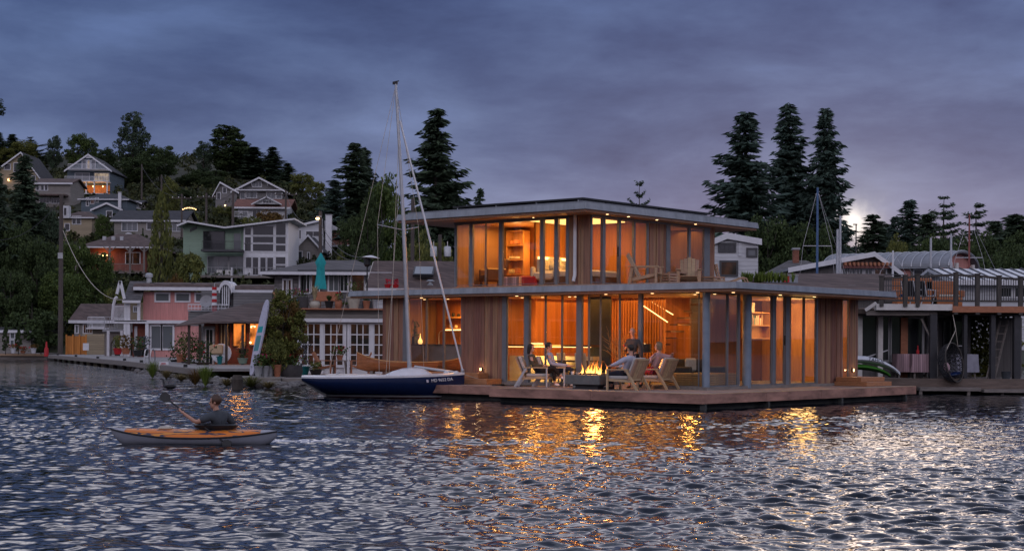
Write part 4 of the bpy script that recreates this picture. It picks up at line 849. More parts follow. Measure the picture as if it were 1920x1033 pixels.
# bedroom and study
o = thing('bed', 'low bed with grey covers against the glowing headboard upstairs', 'bed', glob(5.4, 8.35, 3.542), TH)
MB().box(-.85, .85, -1.0, .78, .1, .5).build('mattress', 'linen', o, bevel=.05); MB().box(-.9, .9, -1.02, .79, .0, .3).build('frame', 'walnut', o)
for s in (-1, 1): MB().ball((s*.4, .52, .62), .3, (1.2, .6, .6), 12, 7).build('pillow', 'cushion', o, smooth=True)
def easy(label, at, rz, m): 
    o = thing('armchair', label, 'armchair', at, rz); MB().box(-.35, .35, -.35, .35, .2, .45).build('seat', m, o, bevel=.05); MB().bar((-.32, 0, .4), (-.45, 0, .95), .7, .14, up=(1, 0, 0)).build('backrest', m, o, bevel=.05)
    for s in (-1, 1): MB().box(-.35, .35, s*.38-.06, s*.38+.06, .2, .62).build('armrest', m, o, bevel=.04)
    for sx in (-1, 1):
        for sy in (-1, 1): MB().box(sx*.3-.025, sx*.3+.025, sy*.3-.025, sy*.3+.025, 0, .199).build('leg', 'walnut', o)
    return o
easy('rounded beige armchair in the upstairs window left of the downspout', glob(4.7, on_t(4.7, 1025, 500)[0], 3.542), TH+R(200), 'linen'); easy('dark leather armchair in the left upstairs window', glob(4.6, on_t(4.6, 924, 500)[0], 3.542), TH+R(150), 'walnut')
shelf_unit('tall lit bookcase in the middle upstairs window', glob(5.9, on_t(5.9, 965, 500)[0], 3.542), TH+R(-90), .75, 1.95, .32, 5, seed=3); shelf_unit('narrow lit bookcase in the left upstairs window', glob(5.6, on_t(5.6, 900, 500)[0], 3.542), TH+R(-90), .5, 1.95, .32, 5, seed=5)
pointlight('bookcase_lamp', tuple(glob(4.9, on_t(4.9, 968, 500)[0], 5.2)), 22, (1, .55, .2), .1)
tag(MB(Matrix.Translation(glob(4.3, on_t(4.3, 992, 500)[0], 3.545)) @ Matrix.Rotation(TH+.3, 4, 'Z')).box(-.12, .12, -.3, .3, 0, .34).build('floor_cushion', 'red', bevel=.05), 'orange floor cushion standing at the upstairs window', 'cushion')
tag(MB(Matrix.Translation(glob(4.2, on_t(4.2, 967, 500)[0], 3.545)) @ Matrix.Rotation(TH, 4, 'Z')).box(-.25, .25, -.32, .32, 0, .3).build('storage_box', 'stripe_cloth', bevel=.02), 'patterned storage box beside the orange cushion upstairs', 'box')
o = thing('wall_lamp', 'square glowing wall lamp seen through the right upstairs glass door', 'lamp', glob(tU(1298)+.9, SU+1.88, 4.55), TH); MB().box(-.14, .14, -.06, 0, 0, .5).build('shade', 'lamp_shade', o); MB().box(-.16, .16, -.005, .015, -.02, .52).build('back_plate', 'alu', o)

rq = random.Random(21)
for px, t0 in ((965, 5.62), (900, 5.34)):
    s0 = on_t(t0, px, 500)[0]
    for lv in range(1, 4):
        for k in range(2):
            q = glob(t0, s0-.12+.22*k+rq.uniform(-.03, .03), 3.542+1.95*lv/4+.02); w = rq.uniform(.04, .09)
            tag(MB(Matrix.Translation(q) @ Matrix.Rotation(TH, 4, 'Z')).box(-.08, .08, -w, w, 0, rq.uniform(.06, .2)).build('shelf_ornament', rq.choice(('linen', 'cream_pot', 'off_white', 'terracotta')), bevel=.01), 'small pale ornament or book stack on a lit upstairs bookcase', 'ornament', 'ornaments on the upstairs bookcases')
# ---------------------------------------------------------------- sailboat
def sailboat():
    d = 48.6; k = F/d; at = W(768, 747, d); at.z = 0
    t = thing('sailboat', 'navy blue sailboat with white deck and bare mast moored beside the float home', 'sailboat', at, R(-3))
    X = lambda px: (px-768)/k
    st = []
    for px, hb, zs, zk, fl in ((568, .42, .60, .44, .8), (590, .60, .60, .18, .8), (610, .72, .60, .02, .82), (660, .88, .615, -.14, .85), (720, .93, .63, -.2, .86), (780, .84, .655, -.2, .85), (825, .58, .685, -.18, .8), (850, .32, .71, -.12, .7), (864, .12, .725, -.02, .5), (871, .02, .735, .5, .5)):
        st.append((X(px), hb, zs, zk, fl))
    def ring(x, hb, zs, zk, fl, z0=None, z1=None, n=7, rake=0):
        z1 = zs if z1 is None else z1; z0 = zk if z0 is None else z0; pts = []
        for i in range(n):
            q = i/(n-1); z = zk+(zs-zk)*q; w = hb*(1-(1-q)**2.2)*(.86+.14*q); pts.append((w, min(max(z, z0), z1)))
        return [(x, -w, z) for w, z in pts[::-1]]+[(x, w, z) for w, z in pts[1:]]
    for nm, zz0, zz1, m, g in (('hull', .085, None, 'navy', 1.0), ('boot_stripe', .03, .084, 'gelcoat', 1.004), ('bottom', None, .029, 'bottom_red', 1.0)):
        mb = MB(); rings = []
        for x, hb, zs, zk, fl in st:
            n = 11; pts = []
            lo = zk if zz0 is None else max(zk, zz0); hi = zs if zz1 is None else max(lo, min(zs, zz1))
            for i in range(n):
                z = lo+(hi-lo)*i/(n-1); q = max(0, min(1, (z-zk)/(zs-zk+1e-6))); w = hb*(1-(1-q)**2.4)*g; pts.append((w, z))
            rings.append([(x, -w, z) for w, z in pts[::-1]]+[(x, w, z) for w, z in pts[1:]])
        mb.loft(rings, closed=False, cap=False)
        r = rings[0]; mb.add(r, [tuple(range(len(r)-1, -1, -1))]); mb.build(nm, m, t, smooth=True)
    mb = MB(); rings = []
    for x, hb, zs, zk, fl in st: rings.append([(x, -hb*1.01, zs-.005), (x, -hb*1.01, zs+.05), (x, -hb*.9, zs+.065), (x, 0, zs+.085), (x, hb*.9, zs+.065), (x, hb*1.01, zs+.05), (x, hb*1.01, zs-.005)])
    mb.loft(rings, closed=True); mb.build('deck', 'gelcoat', t, smooth=True)
    mb = MB(); cr = []
    for px, w, h in ((720, .42, .0), (735, .5, .11), (755, .52, .2), (775, .5, .23), (795, .42, .2), (815, .3, .0)): cr.append([(X(px), -w, .69), (X(px), -w*.8, .69+h), (X(px), 0, .70+h*1.1), (X(px), w*.8, .69+h), (X(px), w, .69)])
    mb.loft(cr, closed=True); mb.build('cabin', 'gelcoat', t, smooth=True)
    MB().box(X(612), X(712), -.45, .45, .66, .72).build('cockpit_coaming', 'off_white', t, bevel=.03)
    top = W(742, 158, d)-at; foot = Vector((X(768), 0, .86)); MB().tube([foot, foot.lerp(top, .5)+Vector((.03, 0, 0)), top], [.075, .06, .038], 10).build('mast', 'alu', t, smooth=True)
    mb = MB(); mb.box(top.x-.1, top.x+.06, -.03, .03, top.z-.01, top.z+.07); mb.bar(top+Vector((-.09, 0, .06)), top+Vector((.1, 0, .1)), .03); mb.build('masthead_fitting', 'black', t)
    a, b, c2 = W(777, 687, d)-at, W(849, 697, d)-at, W(856, 705, d)-at; MB().tube([a, b, b.lerp(c2, .5)+Vector((.03, 0, .02)), c2], .045, 8).build('boom', 'alu', t, smooth=True)
    ms = foot.lerp(top, .49)
    for s, px in ((-1, 711), (1, 782)):
        e = W(px, 423 if s < 0 else 424, d)-at; e.y = s*.42; MB().tube([ms, e], .016, 6).build('spreader', 'alu', t)
    f0, f1 = W(750, 226, d)-at, W(868, 696, d)-at
    MB().tube([f0, f0.lerp(f1, .5), f1], [.02, .034, .026], 8).build('furled_jib', 'gelcoat', t, smooth=True)
    MB().ball(f1+Vector((0, 0, .02)), .06, (1, 1, 1.1), 8, 5).build('furling_drum', 'steel', t)
    for (x0, y0, x1, y1, yy) in ((742, 160, 711, 423, -.42), (711, 423, 717, 716, -.75), (748, 240, 735, 716, -.8), (742, 160, 782, 424, .42), (782, 424, 790, 700, .8), (752, 300, 728, 716, -.7), (742, 160, 612, 712, 0), (744, 210, 868, 700, 0)):
        p, q = W(x0, y0, d)-at, W(x1, y1, d)-at; p.y = 0 if y0 < 310 else math.copysign(.42, yy); q.y = yy; MB().tube([p, q], .008, 4).build('stay', 'rope', t)
    for px in (838, 856): MB().ball((X(px), -.12, .79), .075, (1.3, 1, .8), 10, 6).build('winch', 'gelcoat', t, smooth=True)
    mb = MB(); mb.tube([(X(630), -.3, .7), (X(640), -.3, .78)], .02, 6); mb.build('cleat', 'steel', t)
    # registration on the bow, following the hull side
    def hull_y(px):
        for (x0, h0, *_), (x1, h1, *_) in zip(st, st[1:]):
            if x0 <= X(px) <= x1: return h0+(h1-h0)*(X(px)-x0)/(x1-x0)
    xa, xb = 822, 848; ya, yb = hull_y(xa), hull_y(xb); rz = math.atan2(-(yb-ya), X(xb)-X(xa)); z = .575
    mw = Matrix.Translation((X(832), -hull_y(832)*1.0-.012, z)) @ Matrix.Rotation(-math.atan2(yb-ya, X(xb)-X(xa)), 4, 'Z') @ Matrix.Rotation(R(90-14), 4, 'X') @ Matrix.Rotation(R(4), 4, 'Z')
    text_mesh('registration', 'MD 9652 DA', .135, 'gelcoat', t, mw)
    mw2 = mw @ Matrix.Translation((-.50, 0, 0)); MB(mw2).box(-.035, .035, -.045, .045, 0, .004).build('registration_sticker', 'pale_shirt', t)
    MB().tube([(X(866), -.05, .76), (X(890), .3, .62), (X(915), .8, .5)], .012, 5).build('bow_line', 'rope', t)
sailboat()
# ---------------------------------------------------------------- canoe and the weathered float it rests over
def canoe():
    d = 51.2; k = F/d; at = W(778, 697, d)
    t = thing('canoe', 'varnished cedar strip canoe with upturned ends lying behind the sailboat', 'canoe', at, R(4))
    X = lambda px: (px-778)/k; mb = MB(); inner = MB(); rings = []; ri = []
    n = 25
    for i in range(n):
        q = -1+2*i/(n-1); x = X(778+q*109); w = .43*(1-abs(q)**2.4)+.012; zs = .31+.32*abs(q)**3.2; zk = .0+.10*max(0, abs(q)-.82)/.18
        pts = [(w*math.sin(math.pi/2*j/7)**.7, zk+(zs-zk)*(1-math.cos(math.pi/2*j/7))) for j in range(8)]
        rings.append([(x, -a, z) for a, z in pts[::-1]]+[(x, a, z) for a, z in pts[1:]]); ri.append([(x, -a*.93, z+.02) for a, z in pts[::-1]]+[(x, a*.93, z+.02) for a, z in pts[1:]])
    mb.loft(rings, closed=False, cap=False).build('hull', 'varnish', t, smooth=True); inner.loft(ri, closed=False, cap=False).build('inner_skin', 'wood_light', t, smooth=True)
    for s in (0, -1): MB().tube([Vector(r[s])+Vector((0, 0, .01)) for r in rings], .016, 6).build('gunwale', 'wood_light', t, smooth=True)
    for q in (-.5, 0, .5): MB().box(X(778+q*109)-.08, X(778+q*109)+.08, -.38*(1-abs(q)**2.4), .38*(1-abs(q)**2.4), .24, .27).build('thwart', 'walnut', t)
canoe()
o = thing('floating_dock', 'weathered grey timber dock under the canoe behind the sailboat', 'dock', W(700, 703, 51.8), R(6)); o.location.z = 0
k = F/51.8
for i in range(3): MB().box(-1.4, 3.3, -.75+i*.6, -.2+i*.6, .34, .50).build('timber', 'grey_wood', o, bevel=.02)
MB().box(-1.3, 3.2, -.55, .9, -.2, .335).build('float', 'float_dark', o)
for x in (-.6, 2.2): o2 = thing('canoe_cradle', 'wooden cradle holding up the %s end of the canoe' % ('left' if x < 0 else 'right'), 'cradle', W(778, 697, 51.2)+Vector((x-.8, 0, 0))); o2.location.z = .5; MB().box(-.05, .05, -.45, .45, 0, W(778, 697, 51.2).z-.5+.02).build('block', 'grey_wood', o2)
# ---------------------------------------------------------------- kayak and paddler
def kayak():
    d = 26.2; k = F/d; at = W(364, 838, d); at.z = 0
    t = thing('kayak', 'inflatable kayak, grey below and orange above with dark flame shapes, under way', 'kayak', at, R(2)); X = lambda px: (px-364)/k
    hull, deck, seam = [], [], []; n = 27
    for i in range(n):
        q = -1+2*i/(n-1); x = X(364+q*154); w = .37*(1-abs(q)**2.3)**.8+.015; zs = .11+(.13*abs(q)**2.2 if q < 0 else .10*abs(q)**2.2); zk = -.06+(.24 if q < 0 else .17)*max(0, (abs(q)-.80)/.20)**1.6; dk = .125*(1-abs(q)**2.2)+.012
        hull.append([(x, -w*math.cos(a), zs+(zk-zs)*abs(math.sin(a))**.75) for a in np.linspace(0, math.pi, 11)])
        deck.append([(x, -w*math.cos(a)*1.005, zs+.004+dk*math.sin(a)**.8*(1 if abs(a-1.57) > .5 else .98)) for a in np.linspace(.0, math.pi, 13)]); seam.append((x, w, zs))
    m, nt, p, out = newmat('kayak_deck'); tc = N(nt, 'ShaderNodeTexCoord'); sp = N(nt, 'ShaderNodeSeparateXYZ'); L(nt, tc.outputs['Object'], sp.inputs[0])
    mp = N(nt, 'ShaderNodeMapping'); mp.inputs['Scale'].default_value = (2.2, 9, 14); L(nt, tc.outputs['Object'], mp.inputs[0]); nz = N(nt, 'ShaderNodeTexNoise', i_Scale=1.3, i_Detail=1.0); L(nt, mp.outputs[0], nz.inputs['Vector'])
    r1 = ramp(nt, [(0, (.62, .16, .012)), (.50, (.62, .17, .012)), (.515, (.05, .04, .06)), (.60, (.05, .04, .06)), (.62, (.66, .25, .03))]); L(nt, nz.outputs[0], r1.inputs[0])
    ends = math_n(nt, 'GREATER_THAN', math_n(nt, 'ABSOLUTE', sp.outputs[0]), 1.13); mx = N(nt, 'ShaderNodeMix', data_type='RGBA'); L(nt, ends, mx.inputs[0]); L(nt, r1.outputs[0], mx.inputs[6]); mx.inputs[7].default_value = (.3, .3, .34, 1)
    L(nt, mx.outputs[2], p.inputs['Base Color']); p.inputs['Roughness'].default_value = .5
    mat('kayak_grey', (.22, .23, .27), .5, .12, 3)
    MB().loft(hull, closed=False, cap=False).build('hull', 'kayak_grey', t, smooth=True); MB().loft(deck, closed=False, cap=False).build('deck', 'kayak_deck', t, smooth=True)
    for s in (-1, 1): MB().tube([(x, s*w, z) for x, w, z in seam], .016, 6).build('seam', 'black', t, smooth=True)
    cx = X(404); MB().lathe([(.30, .0), (.33, .03), (.29, .06), (.27, .0)], (0, 0, 0), 20, False)
    mb = MB(Matrix.Translation((cx, 0, .285)) @ Matrix.Diagonal((1.25, .86, 1, 1))); mb.lathe([(.27, -.02), (.30, .03), (.27, .055), (.235, .02), (.23, -.08)], n=20, cap=False); mb.lathe([(.235, -.05), (.01, -.06)], n=20, cap=False); mb.build('cockpit_rim', 'black', t, smooth=True)
    MB().box(cx-.95, cx-.72, -.14, .1, .23, .29).build('dry_bag', 'cream_pot', t, bevel=.03)
    # paddler faces left: own frame x forward = world -x
    base = at+Vector((X(409), 0, .06)); H2 = lambda px, py, y=0: Vector((-(W(px, py, d).x-base.x)/.95, y, (W(px, py, d).z-base.z)/.95))
    p0 = H2(409, 812); ch = H2(408, 787); nk = H2(405, 767); hd = H2(403, 754)
    J = dict(pelvis=p0, chest=ch, neck=nk, head=hd, shL=H2(402, 777, .17), elL=H2(374, 790, .3), wrL=H2(350, 774, .22), shR=H2(420, 779, -.17), elR=H2(440, 800, -.27), wrR=H2(416, 813, -.3))
    person('kayaker in a dark grey top and black vest paddling toward the left', base, R(180), J, 'jersey_grey', None, 'hair_brown', skin='skin_tan', sleeve=.4, face=(1, 0, -.08), vest='black_cloth', hide_legs=True, s=.95)
    pd = thing('paddle', 'black double bladed kayak paddle with one blade raised at the left', 'paddle', base)
    a, b = W(297, 740, d)-base, W(440, 834, d)-base; a.y, b.y = .20, -.42; a2, b2 = a.lerp(b, .13), a.lerp(b, .9); MB().tube([a2, b2], .015, 8).build('shaft', 'black', pd)
    for p_, q_ in ((a2, a), (b2, b)):
        dr = (q_-p_).normalized(); sd = dr.cross(Vector((0, 1, 0))).normalized(); up = Vector((0, .008, 0))
        out_ = [p_-sd*.02, p_.lerp(q_, .3)-sd*.085, p_.lerp(q_, .8)-sd*.085, q_-sd*.03, q_+sd*.03, p_.lerp(q_, .8)+sd*.08, p_.lerp(q_, .3)+sd*.07, p_+sd*.02]
        MB().prism([v-up for v in out_], up*2).build('blade', 'black', pd)
kayak()
# ---------------------------------------------------------------- generic parts for houses seen from afar
def win(par, x0, x1, z0, z1, y=0, nx=1, nz=1, fm='white_paint', pm='dark_pane', fw=.09, name='window', sill=True):
    mb = MB(); a = -.07
    mb.box(x0-fw, x0, y+a, y+.02, z0-fw, z1+fw).box(x1, x1+fw, y+a, y+.02, z0-fw, z1+fw).box(x0, x1, y+a+.002, y+.02, z0-fw, z0).box(x0, x1, y+a+.002, y+.02, z1, z1+fw)
    b = fw*.4
    for i in range(1, nx): x = x0+(x1-x0)*i/nx; mb.box(x-b/2, x+b/2, y-.05, y+.018, z0, z1)
    for i in range(1, nz): z = z0+(z1-z0)*i/nz; mb.box(x0, x1, y-.048, y+.016, z-b/2, z+b/2)
    o = mb.build(name, fm, par); MB().box(x0, x1, y-.025, y+.01, z0, z1).build('pane', pm, o); return o
def hill_house(label, d, px0, px1, pb, pe, kind, pr, wall, roof, wins=(), over=.45, dep=8, trim='white_paint', name='house', cat='house', rz=0, base_drop=3.0, xr=None, th=.16, fm='white_paint'):
    """a house whose front stands d metres off: px0..px1 wide, pb base, pe eaves, pr ridge (rows of the photograph)"""
    pc = (px0+px1)/2
    if d > 150:   # let the front stand on the slope
        best = min(np.arange(152, 338, .5), key=lambda q: abs(float(zt(W(pc, pb, q).x, q))-W(pc, pb, q).z+.1)); d = float(best)
    k = F/d; at = W(pc, pb, d); t = thing(name, label, cat, at, rz)
    X = lambda px: (px-pc)/k
    Z = lambda py: (pb-py)/k
    x0, x1, ze, zr = X(px0), X(px1), Z(pe), Z(pr); xm = X(xr) if xr else (x0+x1)/2
    if kind == 'gf':
        MB().prism([(x0, 0, -base_drop), (x1, 0, -base_drop), (x1, 0, ze), (xm, 0, zr-.05), (x0, 0, ze)], (0, dep, 0)).build('wall', wall, t)
        mb = MB()
        for (xa) in (x0, x1):
            s = -1 if xa == x0 else 1; sl_ = (zr-ze)/(abs(xm-xa)); xe = xa+s*over; zz = ze-sl_*over
            mb.prism([(xm, -over, zr), (xe, -over, zz), (xe, -over, zz+th), (xm, -over, zr+th)], (0, dep+over*2, 0))
        r = mb.build('roof', roof, t)
        mb = MB()
        for xa in (x0, x1):
            s = -1 if xa == x0 else 1; sl_ = (zr-ze)/(abs(xm-xa)); xe = xa+s*over; zz = ze-sl_*over
            mb.prism([(xm, -over-.06, zr-.12), (xe, -over-.06, zz-.12), (xe, -over-.06, zz+th+.02), (xm, -over-.06, zr+th+.02)], (0, .055, 0))
        mb.build('bargeboard', trim, r)
    elif kind == 'gs':
        MB().box(x0, x1, 0, dep, -base_drop, ze).build('wall', wall, t); rd = dep*.5
        MB().prism([(x0-over, -over, ze-.05), (x0-over, rd, zr), (x0-over, dep+over, ze-.05), (x0-over, dep+over, ze+th), (x0-over, rd, zr+th), (x0-over, -over, ze+th)], (x1-x0+2*over, 0, 0)).build('roof', roof, t)
        MB().prism([(x0+.01, .1, ze), (x0+.01, dep-.1, ze), (x0+.01, rd, zr-.06)], (x1-x0-.02, 0, 0)).build('gable', wall, t)
        MB().box(x0-over, x1+over, -over-.05, -over-.002, ze-.1, ze+th).build('gutter', trim, t)
    elif kind == 'hip':
        MB().box(x0, x1, 0, dep, -base_drop, ze).build('wall', wall, t); h = min((x1-x0)*.32, dep*.5)
        e = [(x0-over, -over, ze), (x1+over, -over, ze), (x1+over, dep+over, ze), (x0-over, dep+over, ze)]
        MB().add(e+[(p[0], p[1], p[2]-.12) for p in e]+[(x0+h, dep/2, zr), (x1-h, dep/2, zr)], [(0, 1, 9, 8), (1, 2, 9), (2, 3, 8, 9), (3, 0, 8), (4, 7, 6, 5), (0, 4, 5, 1), (1, 5, 6, 2), (2, 6, 7, 3), (3, 7, 4, 0)]).build('roof', roof, t)
        MB().box(x0-over, x1+over, -over-.06, -over-.002, ze-.13, ze+.03).build('gutter', trim, t)
    elif kind == 'flat':
        MB().box(x0, x1, 0, dep, -base_drop, ze).build('wall', wall, t); MB().box(x0-over, x1+over, -over, dep+over, ze, zr).build('roof', roof, t)
    for w in wins:
        a, b, c, e = w[:4]; pm = w[4] if len(w) > 4 else 'dark_pane'; nx = w[5] if len(w) > 5 else 1; nz = w[6] if len(w) > 6 else 1
        win(t, X(min(a, b)), X(max(a, b)), Z(max(c, e)), Z(min(c, e)), 0, nx, nz, fm, pm)
    return t, X, Z
def chimney(t, x0, x1, z0, z1, y0=2, m='white_paint', par=None):
    o = MB().box(x0, x1, y0, y0+(x1-x0), z0, z1).build('chimney', m, par or t); MB().box(x0-.06, x1+.06, y0-.06, y0+(x1-x0)+.06, z1, z1+.12).build('cap', 'grey_paint', o)
def railing(t, x0, x1, y, z, h=.95, m='white_paint', n=None, name='railing'):
    mb = MB(); mb.box(x0, x1, y-.03, y+.03, z+h-.06, z+h); mb.box(x0, x1, y-.025, y+.025, z+.08, z+.13); n = n or int((x1-x0)/.14)
    for i in range(n+1): x = x0+.002+(x1-x0-.004)*i/n; mb.box(x-.015, x+.015, y-.014, y+.014, z+.01, z+h-.02)
    return mb.build(name, m, t)
def bulbs(t, pts, m='bulb', r=.07, name='lamp'):
    for p in pts: MB().ball(p, r, (1, 1, 1), 8, 5).build(name, m, t)
# --- hillside houses
t, X, Z = hill_house('cream gabled house half hidden by a dark fir at the left edge of the hill', 290, -18, 72, 362, 330, 'gf', 287, 'lap_cream', 'shingle_dark', ((8, 19, 308, 318), (26, 38, 306, 322), (60, 66, 330, 344)), dep=10, xr=40)
bulbs(t, [(X(17), -.3, Z(338))], r=.2); 
t, X, Z = hill_house('low grey house with two bands of white windows below the cream gabled house', 270, 66, 132, 392, 345, 'gs', 332, 'lap_taupe', 'shingle_brown', ((68, 73, 347, 357), (77, 82, 347, 357), (84, 89, 347, 357), (75, 92, 371, 381, 'dark_pane', 3), (96, 111, 371, 381, 'dark_pane', 3)), dep=8)
MB().box(X(70), X(128), -2.0, 0, Z(369), Z(366)).build('porch_roof', 'shingle_brown', t)
t, X, Z = hill_house('tall grey house with white balconies and a lit lower porch on the hilltop', 285, 126, 206, 366, 319, 'gf', 291, 'lap_blue', 'shingle_dark', ((141, 167, 325, 341, 'curtain_pane', 2), (177, 204, 325, 341, 'pale_lit_pane', 3), (154, 161, 301, 318, 'curtain_pane'), (164, 168, 301, 318, 'pale_lit_pane'), (171, 178, 301, 318, 'curtain_pane')), dep=10)
for za, zb2 in ((342, 320), (365, 344)): MB().box(X(128), X(208), -2.4, 0, Z(za)-.12, Z(za)).build('balcony', 'white_paint', t)
railing(t, X(134), X(202), -2.3, Z(320), .9); railing(t, X(128), X(208), -2.3, Z(343), .9); MB().box(X(132), X(206), -2.2, 0, Z(321), Z(319.5)).build('balcony', 'white_paint', t)
for px in (133, 152, 168, 183, 207): MB().box(X(px)-.1, X(px)+.1, -2.3, -2.1, Z(366), Z(343)).build('porch_post', 'white_paint', t)
MB().box(X(134), X(206), -.05, -.004, Z(364), Z(348)).build('porch_wall', 'cedar_in', t); bulbs(t, [(X(p), -1.2, Z(351)) for p in (142, 159, 178, 196)], r=.11)
for p in (142, 159, 178, 196): pointlight('porch_light', (X(p), -1.2, Z(353)), 30, (1, .5, .18), .15, t)
MB().box(X(161), X(171), -.3, 0, Z(297), Z(293)).build('gable_vent', 'white_paint', t)
t, X, Z = hill_house('blue grey house with a white chimney below the balconied house', 255, 152, 238, 408, 374, 'hip', 359, 'lap_blue', 'shingle_dark', ((170, 176, 373, 382, 'dim_pane'), (179, 184, 372, 379), (162, 166, 372, 386)), dep=8)
chimney(t, X(224), X(229), 0, Z(362), -.9); 
t, X, Z = hill_house('teal gabled shed roof house with a white balcony rail left of the poles', 238, 176, 226, 412, 393, 'gf', 382, 'lap_blue', 'shingle_dark', ((200, 210, 396, 406),), dep=7)
t, X, Z = hill_house('small white deck house on the slope beside the blue grey house', 250, 228, 262, 396, 382, 'gs', 375, 'lap_taupe', 'shingle_dark', (), dep=5); railing(t, X(241), X(264), -1.6, Z(392), 1.1); MB().box(X(238), X(265), -1.7, 0, Z(393), Z(391.6)).build('deck', 'white_paint', t)
bulbs(t, [(X(244), -.4, Z(378))], r=.15)
t, X, Z = hill_house('yellow house with paired white windows behind the utility pole', 232, 117, 172, 446, 408, 'hip', 393, 'lap_cream', 'shingle_brown', ((136, 142, 406, 420), (144, 151, 406, 420), (122, 130, 420, 432)), dep=7)
o = MB().box(X(120), X(132), -.9, .2, Z(410), Z(387)).build('dormer', 'lap_white', t); win(t, X(123), X(128), Z(405), Z(391), -.9, 1, 1)
t, X, Z = hill_house('long dark roofed house with rows of white windows above the hip roofed pavilion', 222, 214, 344, 452, 415, 'gs', 392, 'lap_taupe', 'shingle_dark', ((229, 257, 418, 433, 'curtain_pane', 3), (276, 286, 418, 430), (315, 339, 419, 433, 'curtain_pane', 3)), dep=9)
MB().prism([(X(232), -2.2, Z(446)), (X(262), -2.2, Z(446)), (X(247), -2.2, Z(438))], (0, 2.1, 0)).build('porch_gable', 'white_paint', t)
t, X, Z = hill_house('brown hip roofed house with a red wall and timber braced balcony', 193, 166, 274, 512, 464, 'hip', 433, 'brick_red', 'shingle_brown', ((236, 262, 474, 494, 'dim_pane', 2), (186, 196, 478, 492, 'dim_pane')), dep=11, over=1.2, base_drop=5)
MB().box(X(150), X(279), -2.4, 0, Z(514), Z(511)).build('balcony', 'grey_wood', t); railing(t, X(152), X(278), -2.3, Z(511), 1.0, 'grey_wood')
for px in (152, 214, 252, 278):
    q = MB().box(X(px)-.1, X(px)+.1, -2.3, -2.1, Z(540), Z(464)).build('balcony_post', 'grey_wood', t)
    for s in (-1, 1): MB().bar((X(px), -2.2, Z(474)), (X(px)+s*.75, -2.2, Z(465)), .1).build('brace', 'grey_wood', q)
bulbs(t, [(X(194), -.4, Z(479)), (X(201), -.4, Z(479))], r=.13); pointlight('porch_light', (X(197), -.9, Z(480)), 60, (1, .45, .15), .15, t)
for px in (186, 203, 219): MB().box(X(px)-.2, X(px)+.2, 2.2, 2.6, Z(450), Z(441)).build('roof_vent', 'alu', t)
# butterfly roofed green house with a tall white window wall
def green_house():
    d = 190; k = F/d; pb = 528; pc = 445; at = W(pc, pb, d); t = thing('butterfly_house', 'pale green house with a butterfly roof and tall white framed window wall', 'house', at, R(0)); X = lambda p: (p-pc)/k; Z = lambda p: (pb-p)/k
    MB().prism([(X(343), 0, -4), (X(457), 0, -4), (X(457), 0, Z(425)), (X(424), 0, Z(426)), (X(343), 0, Z(420))], (0, 9, 0)).build('wall', 'lap_sage', t)
    MB().prism([(X(457.2), -.4, -4), (X(541), -.4, -4), (X(541), -.4, Z(415)), (X(457.2), -.4, Z(424))], (0, 9.3, 0)).build('wall', 'white_paint', t)
    MB().prism([(X(335), -1.4, Z(424)), (X(356), -1.4, Z(416)), (X(424), -1.4, Z(427)), (X(555), -1.4, Z(410)), (X(555), -1.4, Z(413)), (X(424), -1.4, Z(430)), (X(356), -1.4, Z(419)), (X(336), -1.4, Z(427))], (0, 11, 0)).build('roof', 'white_paint', t)
    for a, b, c, e, n in ((460, 471, 428, 441, 1), (475, 513, 424, 441, 1), (518, 536, 419, 441, 1), (460, 471, 445, 456, 1), (475, 513, 444, 455, 1), (518, 536, 444, 457, 1), (460, 471, 458, 471, 1), (475, 513, 458, 471, 1), (518, 536, 460, 471, 1), (462, 472, 483, 503, 1), (475, 485, 483, 515, 1), (489, 499, 483, 515, 1), (502, 513, 483, 515, 1), (518, 536, 482, 495, 1), (518, 536, 498, 508, 1)):
        win(t, X(a), X(b), Z(e), Z(c), -.4, n, 1, 'white_paint', 'dark_pane', .12)
    win(t, X(382), X(420), Z(469), Z(435), 0, 1, 1, 'charcoal', 'dark_pane', .1, 'sliding_door'); win(t, X(438), X(451), Z(471), Z(438), 0, 1, 1, 'sage', 'curtain_pane', .1, 'door')
    for i in range(6): win(t, X(356+i*2.2), X(357.2+i*2.2), Z(435-i), Z(430-i), 0, 1, 1, 'charcoal', 'dark_pane', .02)
    MB().box(X(384), X(459), -2.6, -.42, Z(474), Z(470)).build('balcony', 'dark_grey', t); railing(t, X(386), X(458), -2.5, Z(470), 1.0, 'charcoal')
    for a, b in ((390, 427), (430, 456)): win(t, X(a), X(b), Z(512), Z(482), 0, 2, 1, 'grey_paint', 'curtain_pane', .1)
    MB().box(X(376), X(548), -5.0, -.41, Z(524), Z(520)).build('terrace', 'grey_wood', t); railing(t, X(384), X(545), -4.9, Z(520), 1.0, 'grey_paint', 24)
    for px in (386, 448, 546): MB().box(X(px)-.09, X(px)+.09, -4.95, -4.75, Z(545), Z(505)).build('terrace_post', 'white_paint', t)
    for i, px in enumerate((420, 436)): MB().box(X(px)-.35, X(px)+.35, -3.0, -2.3, Z(520)+.01, Z(520)+.75).build('terrace_table', 'off_white', t)
green_house()
t, X, Z = hill_house('craftsman house with a broad grey gable and white trim on the hilltop', 262, 444, 530, 388, 357, 'gf', 335, 'lap_grey', 'shingle_dark', ((451, 459, 360, 373, 'curtain_pane'), (462, 472, 360, 371, 'curtain_pane', 2), (473, 481, 360, 371, 'curtain_pane'), (500, 516, 361, 372, 'curtain_pane', 2), (519, 528, 361, 372, 'curtain_pane'), (474, 490, 341, 350, 'curtain_pane', 3)), dep=10, over=.9)
